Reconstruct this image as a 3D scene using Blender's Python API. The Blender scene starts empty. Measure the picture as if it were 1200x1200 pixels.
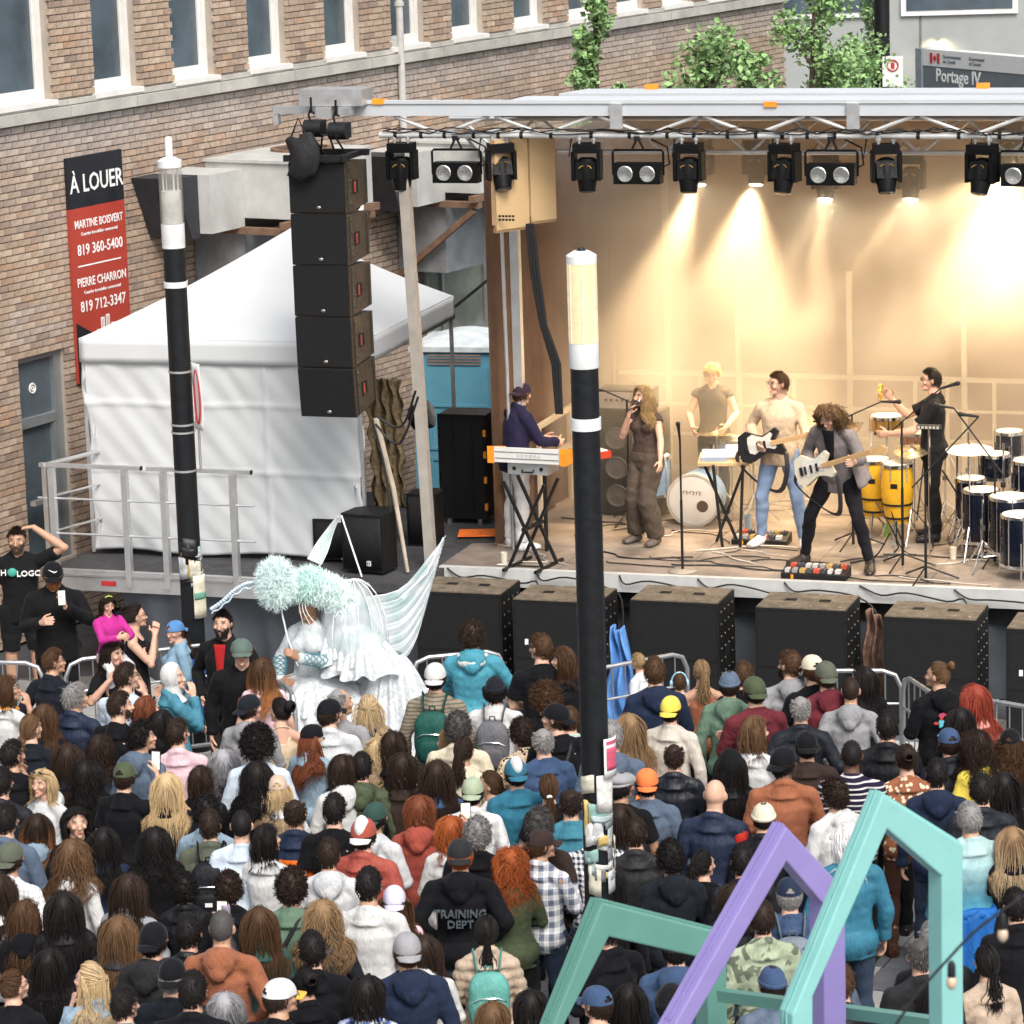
import bpy, bmesh, math, random
import numpy as np
from mathutils import Vector, Matrix, Euler
from math import pi, sin, cos, tan, radians as R, atan, atan2, hypot
random.seed(7); np.random.seed(7)
scene = bpy.context.scene
COL = scene.collection
# ------------------------------------------------------------------ camera
FPX = 4050.0; PITCH = R(12.0); ROLL = R(1.81); CAMH = 8.9
cam = bpy.data.cameras.new('camera'); camo = bpy.data.objects.new('camera', cam); COL.objects.link(camo)
cr, sr, cp, sp = cos(ROLL), sin(ROLL), cos(PITCH), sin(PITCH)
r0 = Vector((1, 0, 0)); u0 = Vector((0, sp, cp)); FW = Vector((0, cp, -sp))
RT = r0*cr - u0*sr; UP = r0*sr + u0*cr
camo.matrix_world = Matrix(((RT.x, UP.x, -FW.x, 0), (RT.y, UP.y, -FW.y, 0), (RT.z, UP.z, -FW.z, CAMH), (0, 0, 0, 1)))
cam.sensor_width = 36; cam.lens = FPX/1200*36; cam.clip_end = 3000; cam.clip_start = .5
cam.dof.use_dof = True; cam.dof.focus_distance = 31; cam.dof.aperture_fstop = 9
scene.camera = camo
# ------------------------------------------------------------------ daylight: bright overcast evening
SUN_EL, SUN_AZ = R(50), R(162)
world = bpy.data.worlds.new('World'); scene.world = world; world.use_nodes = True
wn = world.node_tree; wn.nodes.clear()
_o = wn.nodes.new('ShaderNodeOutputWorld'); _b = wn.nodes.new('ShaderNodeBackground'); _s = wn.nodes.new('ShaderNodeTexSky')
_s.sky_type = 'NISHITA'; _s.sun_disc = False; _s.sun_elevation = SUN_EL; _s.sun_rotation = SUN_AZ
_s.air_density = 1.2; _s.dust_density = 4.0; _s.ozone_density = 1.0
_b.inputs[1].default_value = 0.13
_h = wn.nodes.new('ShaderNodeHueSaturation'); _h.inputs['Saturation'].default_value = .45
wn.links.new(_s.outputs[0], _h.inputs['Color']); wn.links.new(_h.outputs[0], _b.inputs[0]); wn.links.new(_b.outputs[0], _o.inputs[0])
sun = bpy.data.lights.new('sun', 'SUN'); sun.energy = 1.4; sun.angle = R(25); sun.color = (1, .95, .88)
suno = bpy.data.objects.new('sun', sun); COL.objects.link(suno)
suno.rotation_euler = (pi/2-SUN_EL, 0, pi-SUN_AZ); suno.location = (0, 0, 30)
vs = scene.view_settings; vs.view_transform = 'Standard'; vs.look = 'None'; vs.gamma = 1; vs.use_curve_mapping = False
vs.exposure = 0.88
scene.cycles.use_denoising = True
scene.cycles.max_bounces = 6; scene.cycles.transparent_max_bounces = 16; scene.cycles.volume_bounces = 2
scene.cycles.volume_step_rate = 2.0; scene.cycles.volume_max_steps = 64
# ------------------------------------------------------------------ pixel rays -> points in the place
def ray(x, y):
    return (FW*FPX + RT*(x-600) + UP*(600-y)).normalized()
def P(x, y, Z):
    d = ray(x, y); t = (Z-CAMH)/d.z
    return Vector((0, 0, CAMH)) + d*t
def PD(x, y, D):
    d = ray(x, y); return Vector((0, 0, CAMH)) + d*(D/d.y)
def PP(x, y, o, n):
    d = ray(x, y); c = Vector((0, 0, CAMH)); return c + d*((o-c).dot(n)/d.dot(n))
# stage frame
YAW = R(18.2); SU = Vector((cos(YAW), -sin(YAW), 0)); SV = Vector((sin(YAW), cos(YAW), 0)); ZZ = Vector((0, 0, 1))
DECK = 1.2
S0 = P(515, 664.5, DECK)
def st(u, v, z=0.0): return S0 + SU*u + SV*v + ZZ*(z)          # z above the deck
def PS(x, y, v):                                                # ray meets the upright plane at depth v of the stage
    p = PP(x, y, S0+SV*v, SV); q = p-S0; return q.dot(SU), q.z
def PG(x, y, z=0.0):                                            # ray meets the level z above deck -> u, v
    p = P(x, y, DECK+z); q = p-S0; return q.dot(SU), q.dot(SV)
# ------------------------------------------------------------------ materials
MC = {}
def nt(name):
    m = bpy.data.materials.new(name); m.use_nodes = True
    t = m.node_tree; b = t.nodes['Principled BSDF']; return m, t, b
def L(t, a, b): t.links.new(a, b)
def N(t, k, **kw):
    n = t.nodes.new(k)
    for a, v in kw.items(): setattr(n, a, v)
    return n
def mathn(t, op, a=None, b=None, clamp=False):
    n = N(t, 'ShaderNodeMath', operation=op); n.use_clamp = clamp
    for i, v in enumerate((a, b)):
        if v is None: continue
        if isinstance(v, (int, float)): n.inputs[i].default_value = v
        else: L(t, v, n.inputs[i])
    return n.outputs[0]
def mixc(t, f, a, b, mode='MIX'):
    n = N(t, 'ShaderNodeMix', data_type='RGBA', blend_type=mode)
    for s, v in ((n.inputs[0], f), (n.inputs[6], a), (n.inputs[7], b)):
        if isinstance(v, (int, float)): s.default_value = v
        elif isinstance(v, tuple): s.default_value = (*v[:3], 1)
        else: L(t, v, s)
    return n.outputs[2]
def noise(t, scale, detail=4, rough=.55, co=None, dist=0):
    n = N(t, 'ShaderNodeTexNoise'); n.inputs['Scale'].default_value = scale; n.inputs['Detail'].default_value = detail
    n.inputs['Roughness'].default_value = rough; n.inputs['Distortion'].default_value = dist
    if co is not None: L(t, co, n.inputs['Vector'])
    return n.outputs['Fac']
def ocoord(t): return N(t, 'ShaderNodeTexCoord').outputs['Object']
def ramp(t, f, a, b, pa=0.0, pb=1.0):
    n = N(t, 'ShaderNodeMapRange'); n.inputs[1].default_value = pa; n.inputs[2].default_value = pb
    n.inputs[3].default_value = a; n.inputs[4].default_value = b; L(t, f, n.inputs[0]); return n.outputs[0]
def bump(t, b, h, s, d=.01):
    n = N(t, 'ShaderNodeBump'); n.inputs['Strength'].default_value = s; n.inputs['Distance'].default_value = d
    L(t, h, n.inputs['Height']); L(t, n.outputs[0], b.inputs['Normal'])
def mat(name, c, rough=.6, metal=0.0, var=.25, sc=6.0, bmp=.15, bsc=60.0, bd=.004, spec=.4, alpha=1, emit=0, ecol=None):
    if name in MC: return MC[name]
    m, t, b = nt(name); co = ocoord(t)
    b.inputs['Roughness'].default_value = rough; b.inputs['Metallic'].default_value = metal
    b.inputs['Specular IOR Level'].default_value = spec
    f = noise(t, sc, 5, .6, co)
    k = ramp(t, f, 1-var, 1+var, .25, .75)
    n = N(t, 'ShaderNodeVectorMath', operation='SCALE'); n.inputs[0].default_value = c[:3]; L(t, k, n.inputs['Scale'])
    L(t, n.outputs[0], b.inputs['Base Color'])
    L(t, ramp(t, noise(t, sc*2.3, 3, .6, co), rough*.8, min(1, rough*1.25), .3, .7), b.inputs['Roughness'])
    if bmp: bump(t, b, noise(t, bsc, 3, .6, co), bmp, bd)
    if alpha < 1: b.inputs['Alpha'].default_value = alpha
    if emit:
        b.inputs['Emission Color'].default_value = (*(ecol or c)[:3], 1); b.inputs['Emission Strength'].default_value = emit
    MC[name] = m; return m
def objmat(name, rough=.85, sheen=.04, pattern=None, bsc=400, bmp=.25, c2=(.8, .8, .8), spec=.08, wr=.22):
    """cloth whose colour is the object's own colour, with folds and weave"""
    if name in MC: return MC[name]
    m, t, b = nt(name); co = ocoord(t)
    oi = N(t, 'ShaderNodeObjectInfo'); base = oi.outputs['Color']
    sep = N(t, 'ShaderNodeSeparateXYZ'); L(t, co, sep.inputs[0])
    X, Y, Z = sep.outputs
    def band(ax, period, duty, soft=.04):
        v = mathn(t, 'FRACT', mathn(t, 'ADD', mathn(t, 'MULTIPLY', ax, 1/period), 40.0))
        return mathn(t, 'LESS_THAN', v, duty)
    if pattern == 'plaid':
        w = mathn(t, 'ADD', X, mathn(t, 'MULTIPLY', Y, .35))
        p1 = band(w, .075, .5); p2 = band(Z, .085, .5); q1 = band(w, .0187, .2); q2 = band(Z, .0212, .2)
        s = mathn(t, 'MULTIPLY', mathn(t, 'ADD', p1, p2), .42)
        s2 = mathn(t, 'MULTIPLY', mathn(t, 'ADD', q1, q2), .12)
        base = mixc(t, mathn(t, 'ADD', s, s2, True), c2, base)
    elif pattern == 'check':
        w = mathn(t, 'ADD', X, mathn(t, 'MULTIPLY', Y, .35))
        s = mathn(t, 'MULTIPLY', mathn(t, 'ADD', band(w, .035, .5), band(Z, .04, .5)), .5)
        base = mixc(t, s, c2, base)
    elif pattern == 'stripe':
        base = mixc(t, band(Z, .042, .3), c2, base)
    elif pattern == 'thinstripe':
        base = mixc(t, band(Z, .03, .3), c2, base)
    elif pattern == 'floral':
        v = N(t, 'ShaderNodeTexVoronoi'); v.inputs['Scale'].default_value = 22; L(t, co, v.inputs['Vector'])
        base = mixc(t, mathn(t, 'LESS_THAN', v.outputs['Distance'], .38), base, c2)
    elif pattern == 'spots':
        v = N(t, 'ShaderNodeTexVoronoi'); v.inputs['Scale'].default_value = 38; L(t, co, v.inputs['Vector'])
        base = mixc(t, mathn(t, 'LESS_THAN', v.outputs['Distance'], .4), base, c2)
    elif pattern == 'tiedye':
        base = mixc(t, ramp(t, noise(t, 9, 5, .6, co, 2), 0, 1, .45, .55), base, c2)
    elif pattern == 'camo':
        base = mixc(t, ramp(t, noise(t, 7, 2, .5, co, 1), 0, 1, .5, .53), base, c2)
    elif pattern == 'yoke':
        base = mixc(t, mathn(t, 'GREATER_THAN', Z, 1.30), c2, base)
    elif pattern == 'ombre':
        base = mixc(t, ramp(t, Z, 0, 1, 1.05, 1.4), base, c2)
    f = ramp(t, noise(t, 5, 5, .6, co), .82, 1.18, .3, .7)
    f2 = ramp(t, noise(t, 260, 2, .6, co), .9, 1.1, .3, .7)
    n = N(t, 'ShaderNodeVectorMath', operation='SCALE'); L(t, base, n.inputs[0]); L(t, mathn(t, 'MULTIPLY', f, f2), n.inputs['Scale'])
    L(t, n.outputs[0], b.inputs['Base Color'])
    b.inputs['Roughness'].default_value = rough; b.inputs['Specular IOR Level'].default_value = spec
    if sheen:
        b.inputs['Sheen Weight'].default_value = sheen; b.inputs['Sheen Roughness'].default_value = .4
    mp = N(t, 'ShaderNodeMapping'); mp.inputs['Scale'].default_value = (1, 1, .45); L(t, co, mp.inputs[0])
    h1 = noise(t, 16, 3, .5, mp.outputs[0], 1.6)
    h2 = noise(t, bsc, 2, .5, co)
    h = mathn(t, 'ADD', mathn(t, 'MULTIPLY', h1, wr*3), mathn(t, 'MULTIPLY', h2, .05*bmp*4))
    bump(t, b, h, .8, .022)
    MC[name] = m; return m
# ------------------------------------------------------------------ mesh builder
class MB:
    def __init__(s): s.v = []; s.f = []; s.m = []
    def add(s, vs_, fs, mi=0):
        o = len(s.v); s.v.extend([tuple(p) for p in vs_]); s.f.extend([tuple(i+o for i in q) for q in fs]); s.m.extend([mi]*len(fs)); return s
    def box(s, c, d, rot=None, mi=0, taper=1.0):
        x, y, z = d[0]/2, d[1]/2, d[2]/2; k = taper
        vs_ = [Vector(p) for p in ((-x, -y, -z), (x, -y, -z), (x, y, -z), (-x, y, -z), (-x*k, -y*k, z), (x*k, -y*k, z), (x*k, y*k, z), (-x*k, y*k, z))]
        if rot is not None: vs_ = [rot @ p for p in vs_]
        c = Vector(c)
        return s.add([p+c for p in vs_], [(0, 3, 2, 1), (4, 5, 6, 7), (0, 1, 5, 4), (1, 2, 6, 5), (2, 3, 7, 6), (3, 0, 4, 7)], mi)
    def bb(s, a, b, mi=0):
        return s.box([(a[i]+b[i])/2 for i in range(3)], [abs(b[i]-a[i]) for i in range(3)], None, mi)
    def tube(s, pts, rad, n=8, mi=0, cap=True, sq=None, spin=0.0, up=None):
        pts = [Vector(p) for p in pts]
        if not hasattr(rad, '__len__'): rad = [rad]*len(pts)
        rings = []; prev = None
        for i, p in enumerate(pts):
            a = pts[max(0, i-1)]; c = pts[min(len(pts)-1, i+1)]; tg = (c-a)
            if tg.length < 1e-9: tg = Vector((0, 0, 1))
            tg.normalize()
            if prev is None:
                ref = Vector(up) if up else (Vector((0, 0, 1)) if abs(tg.z) < .9 else Vector((0, 1, 0)))
                x = tg.cross(ref).normalized()
            else:
                x = (prev-tg*prev.dot(tg))
                x = x.normalized() if x.length > 1e-6 else tg.orthogonal().normalized()
            prev = x; y = tg.cross(x)
            r = rad[i]; rx, ry = (r if hasattr(r, '__len__') else (r, r))
            rings.append([p + x*(cos(2*pi*k/n+spin)*rx) + y*(sin(2*pi*k/n+spin)*ry) for k in range(n)])
        vs_ = [q for r in rings for q in r]; fs = []
        for i in range(len(rings)-1):
            for k in range(n):
                a = i*n+k; b = i*n+(k+1) % n; fs.append((a, b, b+n, a+n))
        if cap:
            fs.append(tuple(reversed(range(n)))); fs.append(tuple(range(len(vs_)-n, len(vs_))))
        return s.add(vs_, fs, mi)
    def cyl(s, a, b, r, r2=None, n=12, mi=0, cap=True): return s.tube([a, b], [r, r if r2 is None else r2], n, mi, cap)
    def bar(s, a, b, w, h=None, mi=0, up=None):
        h = w if h is None else h
        return s.tube([a, b], [(w/2*1.41421, h/2*1.41421)]*2, 4, mi, True, None, pi/4, up)
    def ell(s, c, r, rot=None, nu=14, nv=9, mi=0, f=None):
        c = Vector(c); r = r if hasattr(r, '__len__') else (r, r, r); vs_ = []
        for j in range(1, nv):
            ph = -pi/2+pi*j/nv
            for i in range(nu):
                th = 2*pi*i/nu; q = Vector((cos(ph)*cos(th), cos(ph)*sin(th), sin(ph)))
                vs_.append(q)
        vs_ += [Vector((0, 0, -1)), Vector((0, 0, 1))]
        out = []
        for q in vs_:
            p = Vector((q.x*r[0], q.y*r[1], q.z*r[2]))
            if f: p = f(p)
            if rot is not None: p = rot @ p
            out.append(p+c)
        fs = []
        for j in range(nv-2):
            for i in range(nu):
                a = j*nu+i; b = j*nu+(i+1) % nu; fs.append((a, b, b+nu, a+nu))
        S = nu*(nv-1)
        for i in range(nu):
            fs.append((S, (i+1) % nu, i)); a = (nv-2)*nu; fs.append((S+1, a+i, a+(i+1) % nu))
        return s.add(out, fs, mi)
    def lathe(s, prof, c=(0, 0, 0), n=20, mi=0, rot=None, cap=True):
        c = Vector(c); vs_ = []
        for (r, z) in prof:
            for k in range(n):
                p = Vector((cos(2*pi*k/n)*r, sin(2*pi*k/n)*r, z))
                if rot is not None: p = rot @ p
                vs_.append(p+c)
        fs = []
        for i in range(len(prof)-1):
            for k in range(n):
                a = i*n+k; b = i*n+(k+1) % n; fs.append((a, b, b+n, a+n))
        if cap: fs.append(tuple(reversed(range(n)))); fs.append(tuple(range(len(vs_)-n, len(vs_))))
        return s.add(vs_, fs, mi)
    def prism(s, poly, fn, t0, t1, mi=0):
        """poly: 2-D outline; fn(a,b,t) -> point"""
        n = len(poly); vs_ = [fn(a, b, t0) for a, b in poly]+[fn(a, b, t1) for a, b in poly]
        fs = [tuple(range(n)), tuple(reversed(range(n, 2*n)))]
        for i in range(n): j = (i+1) % n; fs.append((j, i, i+n, j+n))
        return s.add(vs_, fs, mi)
    def grid(s, nu, nv, fn, mi=0, thick=0.0):
        vs_ = [Vector(fn(i/(nu-1), j/(nv-1))) for j in range(nv) for i in range(nu)]
        fs = [(j*nu+i, j*nu+i+1, (j+1)*nu+i+1, (j+1)*nu+i) for j in range(nv-1) for i in range(nu-1)]
        if not thick: return s.add(vs_, fs, mi)
        nrm = []
        for j in range(nv):
            for i in range(nu):
                a = vs_[j*nu+max(i-1, 0)]; b = vs_[j*nu+min(i+1, nu-1)]; c = vs_[max(j-1, 0)*nu+i]; d = vs_[min(j+1, nv-1)*nu+i]
                q = (b-a).cross(d-c); nrm.append(q.normalized() if q.length > 1e-12 else Vector((0, 0, 1)))
        K = nu*nv; v2 = vs_+[p-q*thick for p, q in zip(vs_, nrm)]
        fs = fs+[tuple(k+K for k in reversed(q)) for q in fs]
        edge = [(i, 0) for i in range(nu)]+[(nu-1, j) for j in range(1, nv)]+[(i, nv-1) for i in range(nu-2, -1, -1)]+[(0, j) for j in range(nv-2, 0, -1)]
        ids = [j*nu+i for i, j in edge]
        for k in range(len(ids)):
            a, b = ids[k], ids[(k+1) % len(ids)]; fs.append((b, a, a+K, b+K))
        return s.add(v2, fs, mi)
    def mesh(s, name, mats=(), smooth=False):
        me = bpy.data.meshes.new(name); me.from_pydata(s.v, [], s.f)
        for m in mats: me.materials.append(m)
        if len(mats) > 1: me.polygons.foreach_set('material_index', s.m)
        if smooth:
            me.polygons.foreach_set('use_smooth', [True]*len(me.polygons))
            if smooth != 'all': me.set_sharp_from_angle(angle=R(38))
        me.update(); return me
    def obj(s, name, mats, parent=None, smooth=False, loc=None):
        if not isinstance(mats, (list, tuple)): mats = [mats]
        return link(name, s.mesh(name, mats, smooth), parent, loc)
def link(name, data, parent=None, loc=None, rot=None, color=None):
    o = bpy.data.objects.new(name, data); COL.objects.link(o)
    if parent is not None: o.parent = parent
    if loc is not None: o.location = loc
    if rot is not None: o.rotation_euler = rot
    if color is not None: o.color = (*color[:3], 1)
    return o
def tag(o, label=None, cat=None, group=None, kind=None):
    if label: o['label'] = label
    if cat: o['category'] = cat
    if group: o['group'] = group
    if kind: o['kind'] = kind
    return o
def thing(name, label, cat, loc=(0, 0, 0), rz=0.0, group=None):
    o = bpy.data.objects.new(name, None); COL.objects.link(o); o.location = loc; o.rotation_euler = (0, 0, rz); o.empty_display_size = .2
    return tag(o, label, cat, group)
def copy_tree(o, loc=None, rz=None, label=None, parent=None):
    c = o.copy(); COL.objects.link(c)
    if parent is not None: c.parent = parent
    if loc is not None: c.location = loc
    if rz is not None: c.rotation_euler = (0, 0, rz)
    if label: c['label'] = label
    for ch in [x for x in o.children]: copy_tree(ch, parent=c)
    return c
def text(name, body, size, matl, parent, mtx, ext=.002, align='CENTER', sx=1.0):
    cu = bpy.data.curves.new(name, 'FONT'); cu.body = body; cu.size = size; cu.extrude = ext; cu.align_x = align; cu.align_y = 'CENTER'
    cu.resolution_u = 2; cu.offset = size*.012; cu.materials.append(matl)
    tmp = bpy.data.objects.new(name, cu); COL.objects.link(tmp); dg = bpy.context.evaluated_depsgraph_get(); dg.update()
    me = bpy.data.meshes.new_from_object(tmp.evaluated_get(dg)); me.name = name; bpy.data.objects.remove(tmp)
    o = bpy.data.objects.new(name, me); COL.objects.link(o); o.parent = parent
    o.matrix_local = mtx @ Matrix.Diagonal((sx, 1, 1, 1)); return o
def frame(o, x, y):
    """matrix with local X along x, local Y along y, origin o"""
    x = Vector(x).normalized(); z = x.cross(Vector(y)).normalized(); y = z.cross(x); o = Vector(o)
    return Matrix(((x.x, y.x, z.x, o.x), (x.y, y.y, z.y, o.y), (x.z, y.z, z.z, o.z), (0, 0, 0, 1)))
BLACK = mat('black_powder_coat', (.006, .006, .007), .5, 0, .2, bmp=.1, bsc=300)
STEEL = mat('galvanised_steel', (.42, .43, .44), .42, .85, .2, 8, .05, 90)
ALU = mat('aluminium', (.62, .62, .62), .38, .8, .12, 5, .04, 60)
WHITE = mat('white_paint', (.72, .72, .70), .5, 0, .08, 3, .05, 40)
CHROME = mat('chrome', (.7, .7, .7), .15, 1, .05)
CABLE = mat('cable_rubber', (.01, .01, .011), .55, 0, .1)
# ================================================================== GROUND
AZW = R(30.6); WD = Vector((sin(AZW), cos(AZW), 0)); WN = Vector((cos(AZW), -sin(AZW), 0)); W0 = PD(50, 415, 36.5); W0.z = 0
def PW(x, y):
    p = PP(x, y, W0, WN); q = p-W0; return q.dot(WD), p.z
def proj(p):
    q = Vector(p)-Vector((0, 0, CAMH)); z = q.dot(FW); return 600+FPX*q.dot(RT)/z, 600-FPX*q.dot(UP)/z, FPX/z
asph = mat('asphalt', (.055, .055, .058), .85, 0, .35, 1.2, .5, 120, .006)
g = MB(); g.grid(2, 2, lambda a, b: (-600+1200*a, -60+1500*b, -.03)); tag(g.obj('ground', asph), kind='structure')
# paving slabs
def attrcol(me, name, cols):
    a = me.attributes.new(name, 'FLOAT_COLOR', 'FACE' if len(cols) == len(me.polygons) else 'POINT')
    a.data.foreach_set('color', np.array([(*c, 1) for c in cols], dtype=np.float32).ravel())
def piecemat(name, rough, base_mul=1.0, bsc=60, bmp=.4, var=.22, sc=14, oc=False):
    m, t, b = nt(name); co = N(t, 'ShaderNodeTexCoord').outputs['Object']
    if oc: src = N(t, 'ShaderNodeObjectInfo').outputs['Color']
    else:
        a = N(t, 'ShaderNodeAttribute'); a.attribute_name = 'tint'; src = a.outputs['Color']
    n = N(t, 'ShaderNodeVectorMath', operation='SCALE'); L(t, src, n.inputs[0])
    L(t, ramp(t, noise(t, sc, 5, .65, co), 1-var, 1+var, .25, .75), n.inputs['Scale'])
    L(t, n.outputs[0], b.inputs['Base Color']); b.inputs['Roughness'].default_value = rough; b.inputs['Specular IOR Level'].default_value = .3
    bump(t, b, noise(t, bsc, 4, .65, co), bmp, .004); return m
pav_o = piecemat('paving_stone', .8, oc=True); pav_t = piecemat('paving_stone_far', .8)
pav = MB(); pav.grid(2, 2, lambda a, b: (-9+20*a, 14+20.5*b, -.02)); pavo = pav.obj('pavement', mat('mortar_sand', (.12, .11, .10), .9)); tag(pavo, kind='structure')
pm = MB(); pm.box((0, 0, 0), (.488, .488, .05)); bmm = pm.mesh('paving_stone', [pav_o])
rng = random.Random(3); cells = []
th = R(-24); c_, s_ = cos(th), sin(th)
for i in range(-40, 45):
    for j in range(-45, 50):
        x = i*.5; y = j*.5; X = 1.5+x*c_-y*s_; Y = 24+x*s_+y*c_
        if -8.7 < X < 10.7 and 14.3 < Y < 34.2:
            dark = ((i+2*j) % 7 in (0, 1)) or ((i-j) % 9 == 0)
            k = rng.uniform(.85, 1.12); c = (.13*k, .135*k, .145*k) if dark else (.40*k, .39*k, .375*k)
            px, py, _ = proj((X, Y, 0)); vis = math.hypot((px-1060)/.8, py-1080)
            cells.append((vis, X, Y, c))
cells.sort(key=lambda q: q[0])
for vis, X, Y, c in cells[:300]:
    o = link('paving_stone', bmm, pavo, (X, Y, -.013+rng.uniform(-.002, .002)), (0, 0, th), c)
far = MB(); fc = []
for vis, X, Y, c in cells[300:]:
    far.box((X, Y, -.013+rng.uniform(-.002, .002)), (.488, .488, .05), Matrix.Rotation(th, 3, 'Z')); fc += [c]*6
me = far.mesh('paving_stone', [pav_t]); attrcol(me, 'tint', fc); tag(link('paving_stone', me, pavo), kind='stuff')

# ================================================================== BRICK BUILDING
bld = thing('brick_building', 'long brown brick building with white sash windows above a pale stone band', 'building', W0, atan2(WD.y, WD.x))
mortar = mat('mortar', (.38, .33, .28), .9, 0, .2, 4, .4, 80)
limew = mat('limestone_band', (.40, .385, .35), .85, 0, .3, 2.5, .3, 30, .01)
wframe = mat('window_white_paint', (.66, .65, .62), .55, 0, .1, 3)
glass_dark = mat('window_glass', (.075, .10, .12), .08, 0, .5, 1.2, 0, spec=.8)
curt = mat('window_blind', (.14, .15, .16), .8, 0, .3, 3)
TEND = PW(920, 60)[0]; T0 = -6.0; ZT = 9.0
wc = [(0.0-.05, 1.0)]
WT = [.02, 1.56, 3.03, 4.50, 6.10, 7.58, 9.02, 10.57, 12.02, 13.36, 14.72, 16.1]
ops = [(t-.40, t+.40, 5.68, 8.0) for t in WT]
ops[0] = (-.62, .42, 5.68, 8.0)
d0 = PW(20, 425)[0]; d1 = PW(75, 411)[0]; ops.append((d0, d1, .75, 3.03))
w0_, w1_ = PW(495, 318)[0], PW(573, 297)[0]; ops.append((w0_, w1_, 1.9, 2.9))
def inop(t, z):
    return any(a < t < b and c < z < d for a, b, c, d in ops)
ts = sorted({T0, TEND, *[o[0] for o in ops], *[o[1] for o in ops]}); zs = sorted({0.0, ZT, *[o[2] for o in ops], *[o[3] for o in ops]})
wm = MB()
for i in range(len(ts)-1):
    for j in range(len(zs)-1):
        if not inop((ts[i]+ts[i+1])/2, (zs[j]+zs[j+1])/2): wm.bb((ts[i], .02, zs[j]), (ts[i+1], .35, zs[j+1]))
wm.bb((T0, .5, 0), (TEND, 9, ZT))
wall = wm.obj('wall', mortar, bld)
brick_o = piecemat('fired_brick', .9, bsc=90, var=.3, sc=22, oc=True); brick_t = piecemat('fired_brick_joined', .9, bsc=90, var=.3, sc=22)
BL, BH, JT = .203, .062, .012
bme = MB().box((0, 0, 0), (BL, .035, BH)).mesh('brick', [brick_o]); hme = MB().box((0, 0, 0), (.095, .035, BH)).mesh('brick_half', [brick_o])
rb = random.Random(11)
def bcol(t, z, px, py):
    k = rb.uniform(.85, 1.12); q = rb.random()
    c = (.37, .275, .205) if q < .5 else ((.41, .315, .24) if q < .78 else ((.29, .215, .17) if q < .92 else (.38, .255, .175)))
    # grey rain streaks and repointing: weathering that belongs to the wall
    s = .5+.5*sin(t*2.1+sin(z*3+t)*1.2)
    gmx = max(0, min(.75, (5.5-z < .5)*(.62-.9*(5.5-z))+.12*s))*(z < 5.5)
    if 3.2 < z < 3.55 and -.6 < t < .6: gmx = .35 if rb.random() < .5 else 0
    gr = (.36, .34, .33); return tuple(k*(c[i]*(1-gmx)+gr[i]*gmx) for i in range(3))
allb = []
nr = int(ZT/(BH+JT))
for r_ in range(nr):
    z = r_*(BH+JT)+BH/2+.006; off = (r_ % 2)*.5*(BL+JT)
    if 5.46 < z < 5.70: continue
    k = 0; t = T0+off
    while t < TEND-.02:
        a, b = t, min(t+BL, TEND)
        lo, hi = a, b
        for (p, q, c, d) in ops:
            if c-.03 < z < d+.03 and p < b and q > a:
                if p > a and q < b: hi = p
                elif p <= a: lo = max(lo, q)
                else: hi = min(hi, p)
        if hi-lo > .04:
            allb.append(((lo+hi)/2, z, hi-lo, rb.uniform(-.004, .004)))
        t += BL+JT
sc_ = []
wt0, wt1 = PW(60, 500), PW(70, 0)
for i, (t, z, w, dy) in enumerate(allb):
    p = W0+WD*t; px, py, s = proj((p.x, p.y, z))
    vis = 0 < px < 1010 and 2 < py < 640 and not (px > 98 and py > 392) and not (150 < px < 360 and 158 < py < 330) and not (px > 70 and px < 150 and py > 180 and py < 450)
    sc_.append((-s if vis and w > .19 else 0, i))
sc_.sort(); pick = {i for v, i in sc_[:300] if v < 0}
bj = MB(); bc = []
for i, (t, z, w, dy) in enumerate(allb):
    p = W0+WD*t; c = bcol(t, z, 0, 0)
    if i in pick: link('brick', bme, wall, (t, .005+dy, z), None, c)
    else: bj.box((t, .005+dy, z), (w, .035, BH)); bc += [c]*6
me = bj.mesh('brick', [brick_t]); attrcol(me, 'tint', bc); tag(link('brick', me, wall), kind='stuff')
# stone band, in blocks
cb = MB()
t = T0
while t < TEND:
    w = rb.uniform(1.1, 1.7); b = min(t+w, TEND)
    cb.bb((t, -.09, 5.50), (b-.012, .03, 5.615)); cb.bb((t, -.045, 5.625), (b-.008, .03, 5.68)); t += w
cb.obj('stone_band', limew, bld)
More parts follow.
